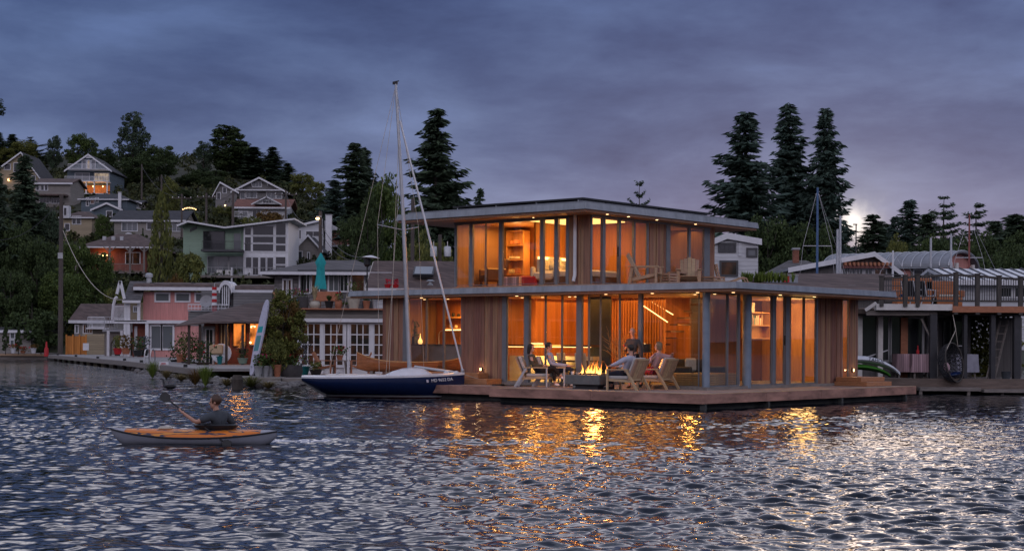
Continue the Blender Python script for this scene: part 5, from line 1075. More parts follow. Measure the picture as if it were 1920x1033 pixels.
for s in (-1, 1):
    for q in (.35, .75): MB().bar((X(487)+s*q*3.8, -.05, Z(335)-q*1.85-.55), (X(487)+s*q*3.8, -.85, Z(335)-q*1.85), .12).build('knee_brace', 'white_paint', t)
MB().box(X(446), X(530), -.9, 0, Z(358.5), Z(356.5)).build('eave', 'white_paint', t)
t, X, Z = hill_house('small steep roofed grey house left of the craftsman house', 268, 404, 444, 388, 360, 'gf', 343, 'lap_grey', 'shingle_red', ((407, 413, 362, 374), (418, 424, 352, 362)), dep=7, xr=413)
bulbs(t, [(X(425), -1.4, Z(387))], r=.14)
t, X, Z = hill_house('white bungalow with a red brown roof and front gable below the craftsman house', 243, 446, 536, 416, 391, 'gs', 371, 'lap_white', 'shingle_red', ((474, 488, 395, 408, 'dark_pane', 2), (455, 464, 395, 406)), dep=8, over=.8)
MB().prism([(X(477), -.95, Z(384)), (X(527), -.95, Z(384)), (X(502), -.95, Z(371))], (0, 3.5, 0)).build('gable', 'lap_white', t); win(t, X(495), X(511), Z(382), Z(377.5), -.95, 3, 1); railing(t, X(443), X(468), -1.6, Z(409), .9)
mb = MB()
for s in (-1, 1): mb.bar((X(502)-s*.1, -1.2, Z(370)), (X(502)+s*2.3, -1.2, Z(385)), .5, .16)
mb.build('bargeboard', 'white_paint', t)
t, X, Z = hill_house('white house with a tall white chimney right of the green house', 205, 543, 606, 472, 428, 'gf', 413, 'lap_white', 'shingle_dark', ((574, 600, 434, 443, 'dark_pane', 2), (549, 553, 432, 448), (561, 564, 432, 448)), dep=9, xr=605, base_drop=5)
chimney(t, X(611), X(622), -2, Z(404), -.6); MB().prism([(X(606), 1, Z(430)), (X(640), 1, Z(430)), (X(606), 1, Z(412))], (0, 6, 0)).build('rear_gable', 'lap_white', t)
t, X, Z = hill_house('house with a big red brown roof behind the white chimney', 212, 606, 660, 474, 462, 'gs', 430, 'lap_taupe', 'shingle_red', (), dep=9, base_drop=5)
t, X, Z = hill_house('low grey gabled house in front of the white house with the chimney', 186, 556, 600, 492, 466, 'gf', 442, 'lap_taupe', 'shingle_dark', ((560, 566, 472, 486), (577, 580, 474, 488)), dep=7, base_drop=5)
# ---------------------------------------------------------------- trees
def quads_np(cen, a, b):
    V = np.stack([cen-a, cen-b, cen+a, cen+b], 1).reshape(-1, 3); Q = np.arange(len(V)).reshape(-1, 4); return V, Q
def fir_mesh(seed, h=1.0, spread=.2, droop=.35, n=54, gap=.0, sparse=0.0, tipw=1.0):
    """needle sprays on drooping whorled branches, unit height"""
    rg = np.random.default_rng(seed); C, A_, B_ = [], [], []
    bias = rg.uniform(.75, 1.2, 6)
    for i in range(n):
        q = (i+rg.uniform(-.3, .3))/n; z = .06+.93*q; env = (1-q)**.74*(.86+.14*math.sin(i*1.7+seed)); 
        for j in range(rg.integers(4, 7)):
            if rg.random() < sparse: continue
            az = rg.uniform(0, 6.283); ln = spread*env*(rg.uniform(.55, 1.0) if rg.random() < .7 else rg.uniform(1.0, 1.45))*bias[int(az/1.0472) % 6]+.012; m = max(5, int(ln*125))
            u = (np.arange(m)+.6)/m; r = ln*u; zz = z-droop*ln*u*(.6+.6*rg.random())+.35*ln*u**2.5
            d = np.array([math.cos(az), math.sin(az), 0]); p = np.array([-d[1], d[0], 0])
            base = d*r[:, None]+np.array([0, 0, 1])*zz[:, None]
            for s in (-1, 0, 1):
                w = (.011+.12*ln*(1-u*.8))*rg.uniform(.7, 1.3, m)*tipw
                c = base+p*(s*w*.75)[:, None]+rg.normal(0, .003, (m, 3)); c[:, 2] -= abs(s)*w*.35+rg.uniform(0, .008, m)
                dirn = d*.75+p*s*.9; dirn = dirn+np.array([0, 0, -.35])+rg.normal(0, .22, (m, 3)); dirn /= np.linalg.norm(dirn, axis=1)[:, None]
                side = np.cross(dirn, rg.normal(0, 1, (m, 3))); side /= np.linalg.norm(side, axis=1)[:, None]
                C.append(c); A_.append(dirn*(w*1.0+.004)[:, None]); B_.append(side*(w*.24+.0018)[:, None])
    C, A_, B_ = map(np.concatenate, (C, A_, B_)); return quads_np(C*h, A_*h, B_*h)
def leafy_mesh(seed, rx=.4, rz=.4, zc=.58, nc=34, per=150, leaf=.02, cr=.13, flat=.0, shape='ell'):
    rg = np.random.default_rng(seed); C = []
    for i in range(nc):
        v = rg.normal(0, 1, 3); v /= np.linalg.norm(v); rr = rg.uniform(.35, 1)**.6
        c = np.array([v[0]*rx*rr, v[1]*rx*rr, zc+v[2]*rz*rr])
        if shape == 'up': k = np.clip((c[2]-(zc-rz))/(2*rz), 0, 1); c[:2] *= (.55+.9*k*(1-k)*1.9)
        if shape == 'cone': k = np.clip((c[2]-(zc-rz))/(2*rz), 0, 1); c[:2] *= 1.25*(1-k)+.08
        m = int(per*rg.uniform(.5, 1.4)); e = rg.normal(0, 1, (m, 3)); e /= np.linalg.norm(e, axis=1)[:, None]; e *= (cr*rg.uniform(.6, 1.25)*rg.uniform(.3, 1, m)**.5)[:, None]; e[:, 2] *= .75
        C.append(c+e)
    C = np.concatenate(C); m = len(C); a = rg.normal(0, 1, (m, 3)); a /= np.linalg.norm(a, axis=1)[:, None]; b = np.cross(a, rg.normal(0, 1, (m, 3))); b /= np.linalg.norm(b, axis=1)[:, None]
    k = leaf*rg.uniform(.5, 1.5, m)[:, None]; return quads_np(C, a*k, b*k*.6)
def weep_mesh(seed, n=900):
    rg = np.random.default_rng(seed); z = rg.uniform(.02, 1, n)**.9; rad = .085*(1-z**3)*rg.uniform(.5, 1.15, n)+.012; az = rg.uniform(0, 6.283, n)
    C = np.stack([np.cos(az)*rad, np.sin(az)*rad, z], 1); m = len(C); a = np.array([0, 0, 1.0])*rg.uniform(.012, .04, m)[:, None]+rg.normal(0, .004, (m, 3)); b = np.cross(a, rg.normal(0, 1, (m, 3))); b /= np.linalg.norm(b, axis=1)[:, None]
    return quads_np(C, a, b*rg.uniform(.004, .009, m)[:, None])
TM = {}
def tree_proto(kind):
    if kind in TM: return TM[kind]
    k, s = kind[:-1], int(kind[-1]); tr_ = MB(); rq = random.Random(s*7+len(k))
    if k == 'fir': V, Q = fir_mesh(s, spread=.185, droop=.45); 
    elif k == 'bigfir': V, Q = fir_mesh(s+20, spread=.175, droop=.25, n=62, sparse=.08)
    elif k == 'narrow': V, Q = fir_mesh(s+40, spread=.135, droop=.5, n=46)
    elif k == 'cedar': V, Q = fir_mesh(s+60, spread=.33, droop=.1, n=20, sparse=.1, tipw=.8)
    elif k == 'open': V, Q = fir_mesh(s+80, spread=.26, droop=-.25, n=15, sparse=.15, tipw=.7)
    elif k == 'broad': V, Q = leafy_mesh(s, .38, .38, .58, 80, 150, .0155, .105)
    elif k == 'oval': V, Q = leafy_mesh(s+9, .26, .43, .55, 80, 140, .014, .085)
    elif k == 'pine': V, Q = leafy_mesh(s+19, .26, .42, .56, 90, 120, .013, .07)
    elif k == 'poplar': V, Q = leafy_mesh(s+29, .16, .46, .53, 130, 130, .012, .05, shape='up')
    elif k == 'bush': V, Q = leafy_mesh(s+39, .5, .38, .40, 40, 120, .032, .16)
    elif k == 'cone': V, Q = leafy_mesh(s+49, .17, .48, .50, 80, 90, .013, .05, shape='cone')
    elif k == 'weep': V, Q = weep_mesh(s, 1500)
    me = mesh_np(kind, V, Q)
    tr_.tube([(0, 0, -.06), (.005, 0, .2), (-.004, .004, .5), (0, 0, .93)], [.018, .014, .009, .002], 7)
    if k in ('broad', 'oval', 'pine', 'poplar', 'bush'):
        for i in range(9):
            a = i*2.4; z = .18+.05*i; r = (.10 if k == 'poplar' else .26)*rq.uniform(.6, 1.1); tr_.tube([(0, 0, z), (math.cos(a)*r*.5, math.sin(a)*r*.5, z+.09), (math.cos(a)*r, math.sin(a)*r, z+.24)], [.009, .006, .002], 5)
    tm = bpy.data.meshes.new(kind+'_trunk'); tm.from_pydata([tuple(p) for p in tr_.v], [], tr_.f); tm.materials.append(M['bark']); tm.shade_smooth()
    TM[kind] = (me, tm, {}); return TM[kind]
TN = {'fir': 'fir_tree', 'bigfir': 'fir_tree', 'narrow': 'fir_tree', 'cedar': 'cedar_tree', 'open': 'fir_tree', 'broad': 'broadleaf_tree', 'oval': 'broadleaf_tree', 'pine': 'pine_tree', 'poplar': 'poplar_tree', 'bush': 'bush', 'cone': 'cypress', 'weep': 'weeping_conifer'}
def tree(kind, m, px, ptop, d, wpx=None, pbot=None, label='', group=None, cat=None, rz=None):
    """px, ptop: where its tip shows; d: how far; wpx: crown width in the photograph"""
    me, tm, cache = tree_proto(kind); top = W(px, ptop, d); zb = W(px, pbot, d).z if pbot else float(zt(top.x, d))-.3
    h = top.z-zb; k = kind[:-1]; nat = {'fir': .185, 'bigfir': .185, 'narrow': .16, 'cedar': .42, 'open': .24, 'broad': .98, 'oval': .7, 'pine': .72, 'poplar': .30, 'bush': 1.2, 'cone': .36, 'weep': .19}[k]
    w = (wpx*d/F)/nat if wpx else h
    if m not in cache: c = me.copy(); c.materials.clear(); c.materials.append(M[m]); cache[m] = c
    t = thing(TN[k], label, cat or ('bush' if k == 'bush' else 'tree'), (top.x, top.y, zb), (px*.37+ptop) % 6.28 if rz is None else rz, group); t.scale = (w, w, h)
    for nm, mm in (('crown', cache[m]), ('trunk', tm)): o = bpy.data.objects.new(nm, mm); COL.objects.link(o); o.parent = t
    return t
G1, G2, G3, G4 = 'dark conifers behind the float home', 'trees on the left hillside', 'conifers beyond the right hand roofs', 'trees at the left shore'
tree('bigfir1', 'fir_blue', 1398, 203, 215, 118, label='leftmost and broadest of the three tall firs right of the upper roof', group=G1)
tree('bigfir2', 'fir_blue', 1479, 189, 222, 104, label='middle and tallest of the three tall firs right of the upper roof', group=G1)
tree('bigfir3', 'fir_blue', 1549, 195, 218, 84, label='rightmost and narrowest of the three tall firs, next to the cloud glow', group=G1)
tree('broad3', 'leaf_dark', 1440, 395, 205, 150, label='dark broad tree filling the foot of the three tall firs', group=G1); tree('broad1', 'leaf_dark', 1525, 405, 203, 120, label='dark rounded tree below the rightmost tall fir', group=G1)
tree('bigfir4', 'fir', 818, 196, 200, 112, label='tall ragged fir standing alone just right of the sailboat mast', group=G1)
tree('open1', 'fir', 1199, 325, 190, 56, label='small open branched fir top showing above the upper roof', group=G1); tree('fir5', 'fir', 900, 346, 230, 44, label='small fir tip above the left end of the solar panels', group=G1)
tree('fir1', 'fir', 664, 262, 230, 74, label='tall pointed fir left of the mast, the higher of a pair', group=G2); tree('fir2', 'fir', 684, 272, 236, 52, label='slimmer pointed fir right behind the higher fir of the pair', group=G2)
tree('fir3', 'fir_blue', 628, 334, 225, 50, label='short dark fir left of the pair of pointed firs', group=G2)
tree('oval1', 'leaf', 716, 316, 165, 104, label='dense green tree directly left of the mast', group=G2); tree('oval2', 'leaf_dark', 690, 352, 160, 80, label='dark green tree at the foot of the pair of pointed firs', group=G2)
tree('broad2', 'leaf_olive', 800, 430, 130, 110, label='yellow green tree under the left end of the upper roof', group=G2); tree('oval3', 'leaf_olive', 838, 440, 128, 60, label='yellow green tree against the left upstairs window', group=G2); tree('oval2', 'leaf_dark', 778, 378, 170, 90, label='dark tree behind the mast spreaders', group=G2)
# left hill skyline
tree('pine1', 'fir', 250, 208, 300, 84, label='great dark pine with spiky top, highest on the left hill', group=G2); tree('broad1', 'leaf_dark', 300, 268, 290, 90, label='round dark tree right below the great pine', group=G2); tree('broad2', 'leaf_dark', 262, 292, 286, 110, label='dark tree mass under the great pine', group=G2); tree('oval1', 'leaf_dark', 196, 275, 305, 50, label='dark tree behind the balconied house right gable', group=G2)
tree('oval2', 'fir', 102, 251, 310, 40, label='dark tree left of the balconied house', group=G2); tree('oval3', 'leaf', 146, 247, 312, 56, label='green tree above the balconied house roof', group=G2); tree('oval1', 'leaf', 168, 256, 316, 44, label='second green tree above the balconied house roof', group=G2)
tree('broad3', 'leaf_yellow', 46, 262, 320, 70, label='yellow green tree behind the cream gabled house', group=G2); tree('cedar1', 'fir', 56, 254, 325, 66, label='flat topped dark conifer behind the cream gabled house', group=G2); tree('fir1', 'fir', 24, 250, 322, 40, label='small dark conifer above the cream gabled house', group=G2); tree('fir2', 'fir', -4, 246, 318, 40, label='dark conifer cut by the left edge above the cream house', group=G2); tree('broad2', 'leaf_yellow', 8, 276, 316, 60, label='pale green tree at the left edge above the cream house', group=G2)
tree('poplar1', 'leaf_dark', 426, 232, 300, 66, label='tall poplar, highest above the craftsman house', group=G2); tree('pine2', 'fir', 382, 262, 298, 50, label='ragged pine left of the tall poplar', group=G2); tree('poplar2', 'leaf_dark', 452, 262, 304, 48, label='shorter poplar right of the tall poplar', group=G2)
tree('fir4', 'fir', 476, 274, 300, 50, label='fir between the poplars and the leaning fir', group=G2); tree('narrow1', 'fir', 511, 274, 296, 42, label='slim fir above the craftsman house gable', group=G2); tree('fir3', 'fir', 540, 304, 290, 40, label='short fir right of the craftsman house', group=G2)
tree('broad1', 'leaf_olive', 566, 322, 275, 66, label='feathery olive tree right of the craftsman house', group=G2); tree('broad3', 'leaf_olive', 592, 338, 270, 46, label='weeping olive tree near the short dark fir', group=G2); tree('broad2', 'leaf_dark', 376, 318, 285, 70, label='dark tree between the great pine and the pine beside the poplars', group=G2); tree('broad1', 'leaf_dark', 398, 330, 280, 60, label='dark tree behind the small steep roofed house', group=G2)
tree('oval3', 'leaf_olive', 322, 330, 240, 44, label='thin olive tree among the power lines', group=G2); tree('bush1', 'leaf_olive', 350, 388, 232, 60, label='shrubs below the string of lights', group=G2)
tree('weep1', 'leaf_olive', 303, 362, 178, 46, label='tall weeping conifer hanging like a column beside the brown hip roof', group=G2)
tree('bush2', 'leaf_olive', 356, 452, 176, 74, label='rounded olive bush left of the green house', group=G2); tree('bush3', 'leaf_autumn', 508, 384, 228, 70, label='rusty bush in front of the white bungalow', group=G2); tree('bush1', 'leaf_olive', 470, 396, 224, 50, label='olive bush in front of the white bungalow porch', group=G2); tree('bush2', 'leaf_dark', 590, 470, 175, 70, label='dark hedge below the white chimney house', group=G2); tree('bush3', 'leaf_olive', 640, 446, 172, 60, label='pale bush in front of the red brown roof', group=G2); tree('bush1', 'leaf_dark', 560, 400, 250, 60, label='dark shrubs between the bungalow and the white house', group=G2)
tree('oval1', 'leaf', 193, 400, 214, 38, label='green tree in front of the yellow house', group=G2); tree('cone2', 'leaf_dark', 268, 424, 205, 10, label='tiny pointed cypress before the long dark roofed house', group=G2)
# shaded bank at the far left
tree('fir2', 'fir', 46, 284, 170, 74, label='dark fir in front of the cream gabled house', group=G4); tree('fir4', 'fir', -6, 300, 160, 60, label='dark fir at the left edge of the photo, mid height', group=G4)
for i, (px, pt, d, w, kd, mm, lb) in enumerate(((28, 400, 160, 110, 'broad1', 'leaf_dark', 'dark broad tree at the left edge below the dark firs'), (84, 372, 172, 90, 'oval2', 'fir', 'dark tree left of the tall utility pole'), (70, 440, 158, 100, 'broad2', 'leaf_dark', 'rounded dark green tree left of the utility pole'),
        (140, 440, 163, 96, 'broad3', 'leaf', 'leafy green tree right of the utility pole'), (186, 466, 165, 86, 'broad1', 'leaf', 'leafy green tree left of the timber balcony'), (120, 500, 156, 110, 'broad2', 'leaf', 'green tree behind the orange fence'), (20, 500, 154, 110, 'broad3', 'leaf_dark', 'dark tree low at the left shore'), (220, 520, 160, 70, 'bush1', 'leaf_olive', 'bush under the timber balcony'), (262, 530, 168, 60, 'bush2', 'leaf_olive', 'bush right of the timber balcony posts'), (180, 545, 156, 80, 'bush3', 'leaf_dark', 'dark bush behind the small brown house'), (60, 560, 152, 120, 'bush1', 'leaf_dark', 'dark shrubs behind the clipped cypresses'), (330, 498, 170, 50, 'bush3', 'leaf_autumn', 'bush beside the weeping conifer'))):
    tree(kd+'' if kd[-1].isdigit() else kd, mm, px, pt, d, w, label=lb, group=G4)
tree('broad2', 'leaf_dark', -26, 178, 60, 84, 240, label='dark leafy branch end poking in at the left edge', group=G4, cat='branch')
for i, (px, lb) in enumerate(((11, 'leftmost clipped cypress on the left shore'), (35, 'middle clipped cypress on the left shore'), (77, 'clipped cypress nearest the utility pole'))): tree('cone1', 'leaf_dark', px, (598, 608, 600)[i], 140, (15, 16, 19)[i], 661, label=lb, group='clipped cypresses on the left shore')
# right background
for kd, mm, px, pt, d, w, lb in (('fir5', 'fir', 1637, 400, 210, 66, 'small full fir just right of the cloud glow'), ('fir1', 'fir_blue', 1708, 372, 220, 62, 'blue dark fir behind the arched roof'), ('fir3', 'fir_blue', 1678, 404, 235, 40, 'short fir between the small full fir and the blue dark fir'), ('cedar2', 'fir', 1770, 360, 205, 100, 'layered cedar with spreading flat boughs'), ('cedar3', 'fir', 1830, 372, 190, 104, 'layered dark cedar behind the red mast'), ('fir2', 'fir', 1905, 400, 165, 90, 'dense dark fir at the right edge'), ('oval2', 'leaf_dark', 1898, 430, 150, 90, 'dark tree low at the right edge'), ('broad2', 'leaf_olive', 1684, 440, 195, 46, 'pale round tree above the arched roof ridge'), ('oval3', 'leaf', 1742, 438, 192, 40, 'slim bright green tree behind the arched roof'), ('broad3', 'leaf_dark', 1800, 440, 160, 110, 'dark trees behind the arched end wall'), ('broad1', 'leaf_dark', 1860, 466, 150, 90, 'dark tree below the red mast'), ('broad1', 'leaf_dark', 1600, 452, 230, 80, 'low dark tree under the cloud glow'), ('broad3', 'leaf_dark', 1380, 440, 198, 80, 'dark tree behind the white shed')):
    tree(kd, mm, px, pt-4, d, w*1.3, label=lb, group=G3)

for kd, mm, px, pt, d, w, lb in (('broad2', 'leaf_dark', 1560, 440, 240, 70, 'dark tree between the rightmost tall fir and the cloud glow'), ('fir4', 'fir', 1660, 418, 240, 44, 'small fir left of the blue dark fir'), ('broad1', 'leaf_dark', 1650, 455, 225, 80, 'dark low trees behind the small full fir'), ('broad3', 'leaf_dark', 1716, 450, 210, 90, 'dark low trees under the blue dark fir'), ('broad2', 'leaf_dark', 1760, 440, 190, 90, 'dark low trees under the layered cedar'), ('fir1', 'fir', 1742, 398, 215, 60, 'dark fir between the blue dark fir and the layered cedar'), ('fir3', 'fir', 1868, 412, 180, 60, 'dark fir right of the red mast'), ('oval1', 'leaf_dark', 1846, 430, 160, 80, 'dark leafy tree right of the red mast'), ('broad1', 'leaf_dark', 1912, 455, 140, 90, 'dark leafy tree low at the right edge behind the metal roof')):
    tree(kd, mm, px, pt-4, d, w*1.3, label=lb, group=G3)

for kd, mm, px, pt, d, w, lb in (('broad2', 'leaf_dark', 352, 330, 288, 60, 'dark tree on the ridge right of the round dark tree'), ('oval1', 'leaf_dark', 405, 318, 292, 60, 'dark tree at the foot of the tall poplar'), ('broad3', 'leaf_dark', 330, 350, 262, 70, 'dark tree below the round dark tree'), ('broad1', 'leaf_dark', 545, 340, 285, 60, 'dark tree behind the olive trees right of the craftsman house'), ('oval2', 'leaf_dark', 615, 356, 250, 60, 'dark tree left of the short dark fir'), ('broad3', 'leaf_olive', 420, 384, 240, 60, 'olive shrub tree behind the pale utility pole'), ('broad2', 'leaf_dark', 230, 330, 292, 60, 'dark tree right of the balconied house'), ('broad1', 'leaf_dark', 660, 400, 200, 80, 'dark tree above the red brown roof')):
    tree(kd, mm, px, pt, d, w, label=lb, group=G2)
# ---------------------------------------------------------------- plants in pots and other small repeats
def plant_cards(mb, c, r, h, n, leaf, rq, up=False):
    P = [(c[0]+rq.gauss(0, .45)*r, c[1]+rq.gauss(0, .45)*r, c[2]+h*(rq.random()**.8)) for i in range(n)]; return mb.cards(P, leaf, rq)
def blades(mb, c, r, h, n, rq, w=.02):
    for i in range(n):
        a = rq.uniform(0, 6.283); l = rq.uniform(.5, 1)*h; lean = rq.uniform(.1, .9)*r; p = Vector(c); q = p+Vector((math.cos(a)*lean*.5, math.sin(a)*lean*.5, l*.75)); e = p+Vector((math.cos(a)*lean, math.sin(a)*lean, l*rq.uniform(.7, 1.0))); s = Vector((-math.sin(a), math.cos(a), 0))*w
        mb.add([p-s, p+s, q+s*.7, q-s*.7, e], [(0, 1, 2, 3), (3, 2, 4)])
    return mb
def pot(label, at, w, h, m, leaf='leaf', ph=.4, pr=None, n=90, lf=.05, flower=None, grass=False, group=None, shape=0, name='potted_plant', seed=1):
    rq = random.Random(seed); t = thing(name, label, 'potted plant', at, 0, group); r = w/2
    prof = [[(r*.68, 0), (r*.92, h*.7), (r, h*.88), (r*1.04, h*.9), (r*1.04, h), (r*.9, h)], [(r*.6, 0), (r*.98, h*.35), (r, h*.6), (r*.75, h*.92), (r*.85, h), (r*.7, h)], [(r*.85, 0), (r*1.0, h*.45), (r*.92, h), (r*.85, h)]][shape]
    MB().lathe(prof, n=16).build('pot', m, t, smooth=True); mb = MB(); pr = pr or r*1.1
    if grass: blades(mb, (0, 0, h*.9), pr*1.5, ph, n, rq)
    else: plant_cards(mb, (0, 0, h*.85), pr, ph, n, lf, rq)
    mb.build('foliage', leaf, t)
    if flower: plant_cards(MB(), (0, 0, h+ph*.35), pr*1.05, ph*.6, 26, lf*.9, rq).build('flowers', flower, t)
    return t
# ---------------------------------------------------------------- white house with french doors and a roof deck of pots
t, X, Z = hill_house('white house with paned french doors and a planted roof deck left of the float home', 70, 556, 722, 702, 597, 'flat', 581, 'white_paint', 'lap_taupe', (), over=.05, dep=10, name='boat_house', base_drop=.2)
WHT = t
for a, b in ((566, 599.5), (609, 642.5), (658, 691.5), (702, 719)): win(t, X(a), X(b), Z(684), Z(608), -.02, 3 if b-a > 20 else 2, 4, 'white_paint', 'dim_pane', .12, 'french_door')
for a in (603.5, 648, 652.5, 697): MB().box(X(a)-.07, X(a)+.07, -.12, -.02, 0, Z(598)).build('pilaster', 'white_paint', t)
MB().box(X(556), X(720), -.35, -.06, Z(604), Z(597.5)).build('beam', 'white_paint', t)
MB().box(X(548), X(722), -.45, 9.8, Z(581), Z(578.5)).build('roof_deck', 'teak_red', t)
DKP = lambda px, y, d=69.8: W(px, y, d)
G = 'pots along the edge of the roof deck'
for i, (px, yt, yb, w, m, lf, ph, kw, lb) in enumerate((
    (543, 561, 579, 11, 'blue_pot', 'leaf', .5, {}, 'narrow cobalt blue pot at the left end of the roof deck'), (554, 563, 580, 17, 'teal_pot', 'leaf_olive', .55, dict(flower='flower_pink'), 'teal glazed pot with pink flowers on the roof deck'),
    (568, 557, 579.5, 22, 'barrel', 'leaf', .35, dict(flower='flower_pink', shape=2), 'dark banded barrel with pink flowers on the roof deck'), (590, 565, 580.5, 20, 'cream_pot', 'blond', .85, dict(grass=True, shape=1), 'cream bellied pot with spiky blond grass on the roof deck'),
    (617, 566, 581, 17, 'black_pot', 'leaf', .35, dict(grass=True), 'black pot of short green grass on the roof deck'), (635, 564, 580.5, 15, 'terracotta', 'leaf_olive', .4, dict(flower='flower_red', shape=1), 'round terracotta pot with red flowers on the roof deck'),
    (647, 572, 580, 11, 'stone', 'leaf', .12, {}, 'small rough stone pot on the roof deck'), (663, 557, 580, 25, 'cream_pot', 'leaf', .75, dict(n=160), 'large cream pot under the roof tip of the float home'), (687, 565, 580, 14, 'terracotta', 'leaf_dark', .15, dict(n=40), 'small terracotta pot right of the large cream pot'), (703, 562, 580, 10, 'tin', 'leaf', .3, dict(n=50), 'narrow grey pot at the right end of the roof deck'))):
    k = F/69.8; pot(lb, DKP(px, 579, 69.8), w/k, (yb-yt)/k, m, lf, ph, group=G, seed=i, **kw)
o = thing('wooden_bench', 'red brown wooden bench behind the pots on the roof deck', 'bench', DKP(610, 579, 71.5)); 
MB().box(-.55, .55, -.2, .2, .35, .42).build('seat', 'teak_red', o); MB().box(-.55, .55, .16, .22, .421, .8).build('backrest', 'teak_red', o)
for s in (-1, 1): MB().box(s*.5-.04, s*.5+.04, -.18, .18, 0, .349).build('leg', 'teak_red', o)
adirondack('adirondack_chair', 'orange wooden chair at the left end of the roof deck behind the blue pot', DKP(533, 579, 71), R(-20), 'teak_red', k=.8)
# closed umbrella and patio heater
d = 73; o = thing('patio_umbrella', 'closed teal patio umbrella tied up on the roof deck', 'umbrella', DKP(601, 580, d)); k = F/d; rq = random.Random(2); rings = []
for (py, r) in ((474, .02), (479, .07), (492, .21), (500, .15), (520, .17), (535, .22), (542, .23)):
    z = (580-py)/k; rings.append([(r*(1+.28*(j % 2))*math.cos(2*math.pi*j/14), r*(1+.28*(j % 2))*math.sin(2*math.pi*j/14), z) for j in range(14)])
MB().loft(rings).build('canopy', 'canvas_teal', o, smooth=True); MB().tube([(0, 0, 0), (0, 0, (580-474)/k)], .03, 8).build('pole', 'walnut', o); MB().lathe([(.3, 0), (.3, .07), (.05, .1)], n=16).build('base', 'black', o)
o = thing('patio_heater', 'tall patio heater with a flat tilted metal reflector on the roof deck', 'heater', DKP(688, 580, 74)); k = F/74
MB(Matrix.Rotation(R(4), 4, 'Y')).lathe([(.45, (580-483)/k), (.2, (580-480)/k), (.02, (580-478.5)/k)], n=20).build('reflector', 'steel', o, smooth=True); MB().lathe([(.1, (580-500)/k), (.16, (580-496)/k), (.17, (580-484)/k)], n=14).build('burner', 'black', o); MB().tube([(0, 0, 0), (0, 0, (580-499)/k)], .035, 8).build('pole', 'black', o); MB().lathe([(.25, 0), (.25, .4), (.1, .5)], n=14).build('base', 'black', o)
# house behind the roof deck, and the shingled roof to its right
t, X, Z = hill_house('grey shake sided house with a low hip roof and white windows behind the roof deck', 85, 514, 712, 600, 512, 'hip', 478, 'shake_grey', 'shingle_roof', ((532, 536, 526, 558, 'dim_pane'), (541, 545, 526, 558, 'dim_pane'), (563, 566, 518, 548), (569, 580, 516, 548, 'dark_pane', 2), (585, 598, 514, 546, 'dim_pane'), (617, 634, 512, 545, 'curtain_pane', 2), (638, 651, 512, 545, 'dark_pane', 2), (660, 682, 512, 545, 'dim_pane')), over=.7, dep=11, base_drop=.1)
MB().box(X(558), X(694), -.12, -.02, Z(512), Z(506)).build('frieze', 'dark_grey', t)
t, X, Z = hill_house('white gabled house with a broad brown shingle roof and skylight behind the mast', 82, 704, 880, 600, 547, 'gs', 487, 'lap_white', 'shingle_brown', (), over=.5, dep=9, base_drop=.1)
mb = MB(); mb.prism([(X(704)-.56, -.6, Z(548)), (X(704)-.56, 4.5, Z(486)), (X(704)-.56, 4.5, Z(483)), (X(704)-.56, -.6, Z(545))], (.05, 0, 0)); mb.build('bargeboard', 'cream_pot', t)
sk = Matrix.Translation((X(791), 1.55, Z(509))) @ Matrix.Rotation(math.atan2(Z(487)-Z(547), 5.0), 4, 'X'); o = MB(sk).box(-.55, .55, -.8, .8, -.02, .13).build('skylight', 'black', t); MB(sk).box(-.47, .47, -.7, .7, .131, .15).build('pane', 'curtain_pane', o)
o = MB(Matrix.Translation((X(806), .2, Z(535)-.2))).lathe([(.12, 0), (.12, .2), (.2, .22), (.08, .3), (.08, .42), (.24, .44), (.1, .5)], n=14).build('roof_vent', 'tin', t)
for px in (727, 742): pot('red flowers in a box on the shingled roof edge left of the mast' if px < 730 else 'red flowers in a box on the shingled roof edge nearest the mast', W(px, 540, 80.5), .35, .18, 'red', 'flower_red', .3, n=70, seed=px)
# things on the white house's own deck
o = thing('dock', 'grey decked float in front of the french doors', 'dock', W(640, 702, 67)); o.location.z = 0; k = F/67; zz = W(640, 703, 67).z
MB().box((553-640)/k, (745-640)/k, -1.5, 3.2, zz-.1, zz).build('deck', 'deck_wood', o); MB().box((540-640)/k, (745-640)/k, -1.56, -1.502, zz-.42, zz-.02).build('fascia', 'teak_red', o); MB().box((548-640)/k, (740-640)/k, -1.3, 3.0, -.5, zz-.11).build('float', 'float_dark', o)
adirondack('adirondack_chair', 'orange adirondack chair left of the red flower pot outside the french doors', W(611, 700, 67.2), R(-12), 'teak_red', group='orange chairs outside the french doors', k=.93); adirondack('adirondack_chair', 'orange adirondack chair right of the red flower pot outside the french doors', W(672, 700, 67.8), R(190), 'teak_red', group='orange chairs outside the french doors', k=.93)
o = thing('side_table', 'small wooden table under the red flower pot between the orange chairs', 'table', W(637, 702, 67.6)); zt2 = (702-675)*67.6/F
MB().box(-.32, .32, -.22, .22, zt2-.04, zt2).build('tabletop', 'grey_wood', o)
for sx in (-1, 1):
    for sy in (-1, 1): MB().bar((sx*.28, sy*.18, 0), (sx*.22, sy*.14, zt2-.041), .045).build('leg', 'grey_wood', o)
pot('terracotta pot of bright red geraniums on the table outside the french doors', W(637, 675, 67.6), .3, .22, 'terracotta', 'leaf', .4, .32, 120, .06, 'flower_red', seed=8)
pot('teal pot of grey green lavender left of the orange chairs', W(568, 703, 67), .62, .38, 'teal_pot', 'lavender', 1.1, .42, 260, .05, seed=9); pot('low dark pot of pale green leaves beside the left orange chair', W(592, 703, 66.5), .55, .25, 'black_pot', 'leaf_olive', .35, .35, 120, .06, seed=10)
GB = 'grey metal buckets of flowers at the foot of the paddleboard'
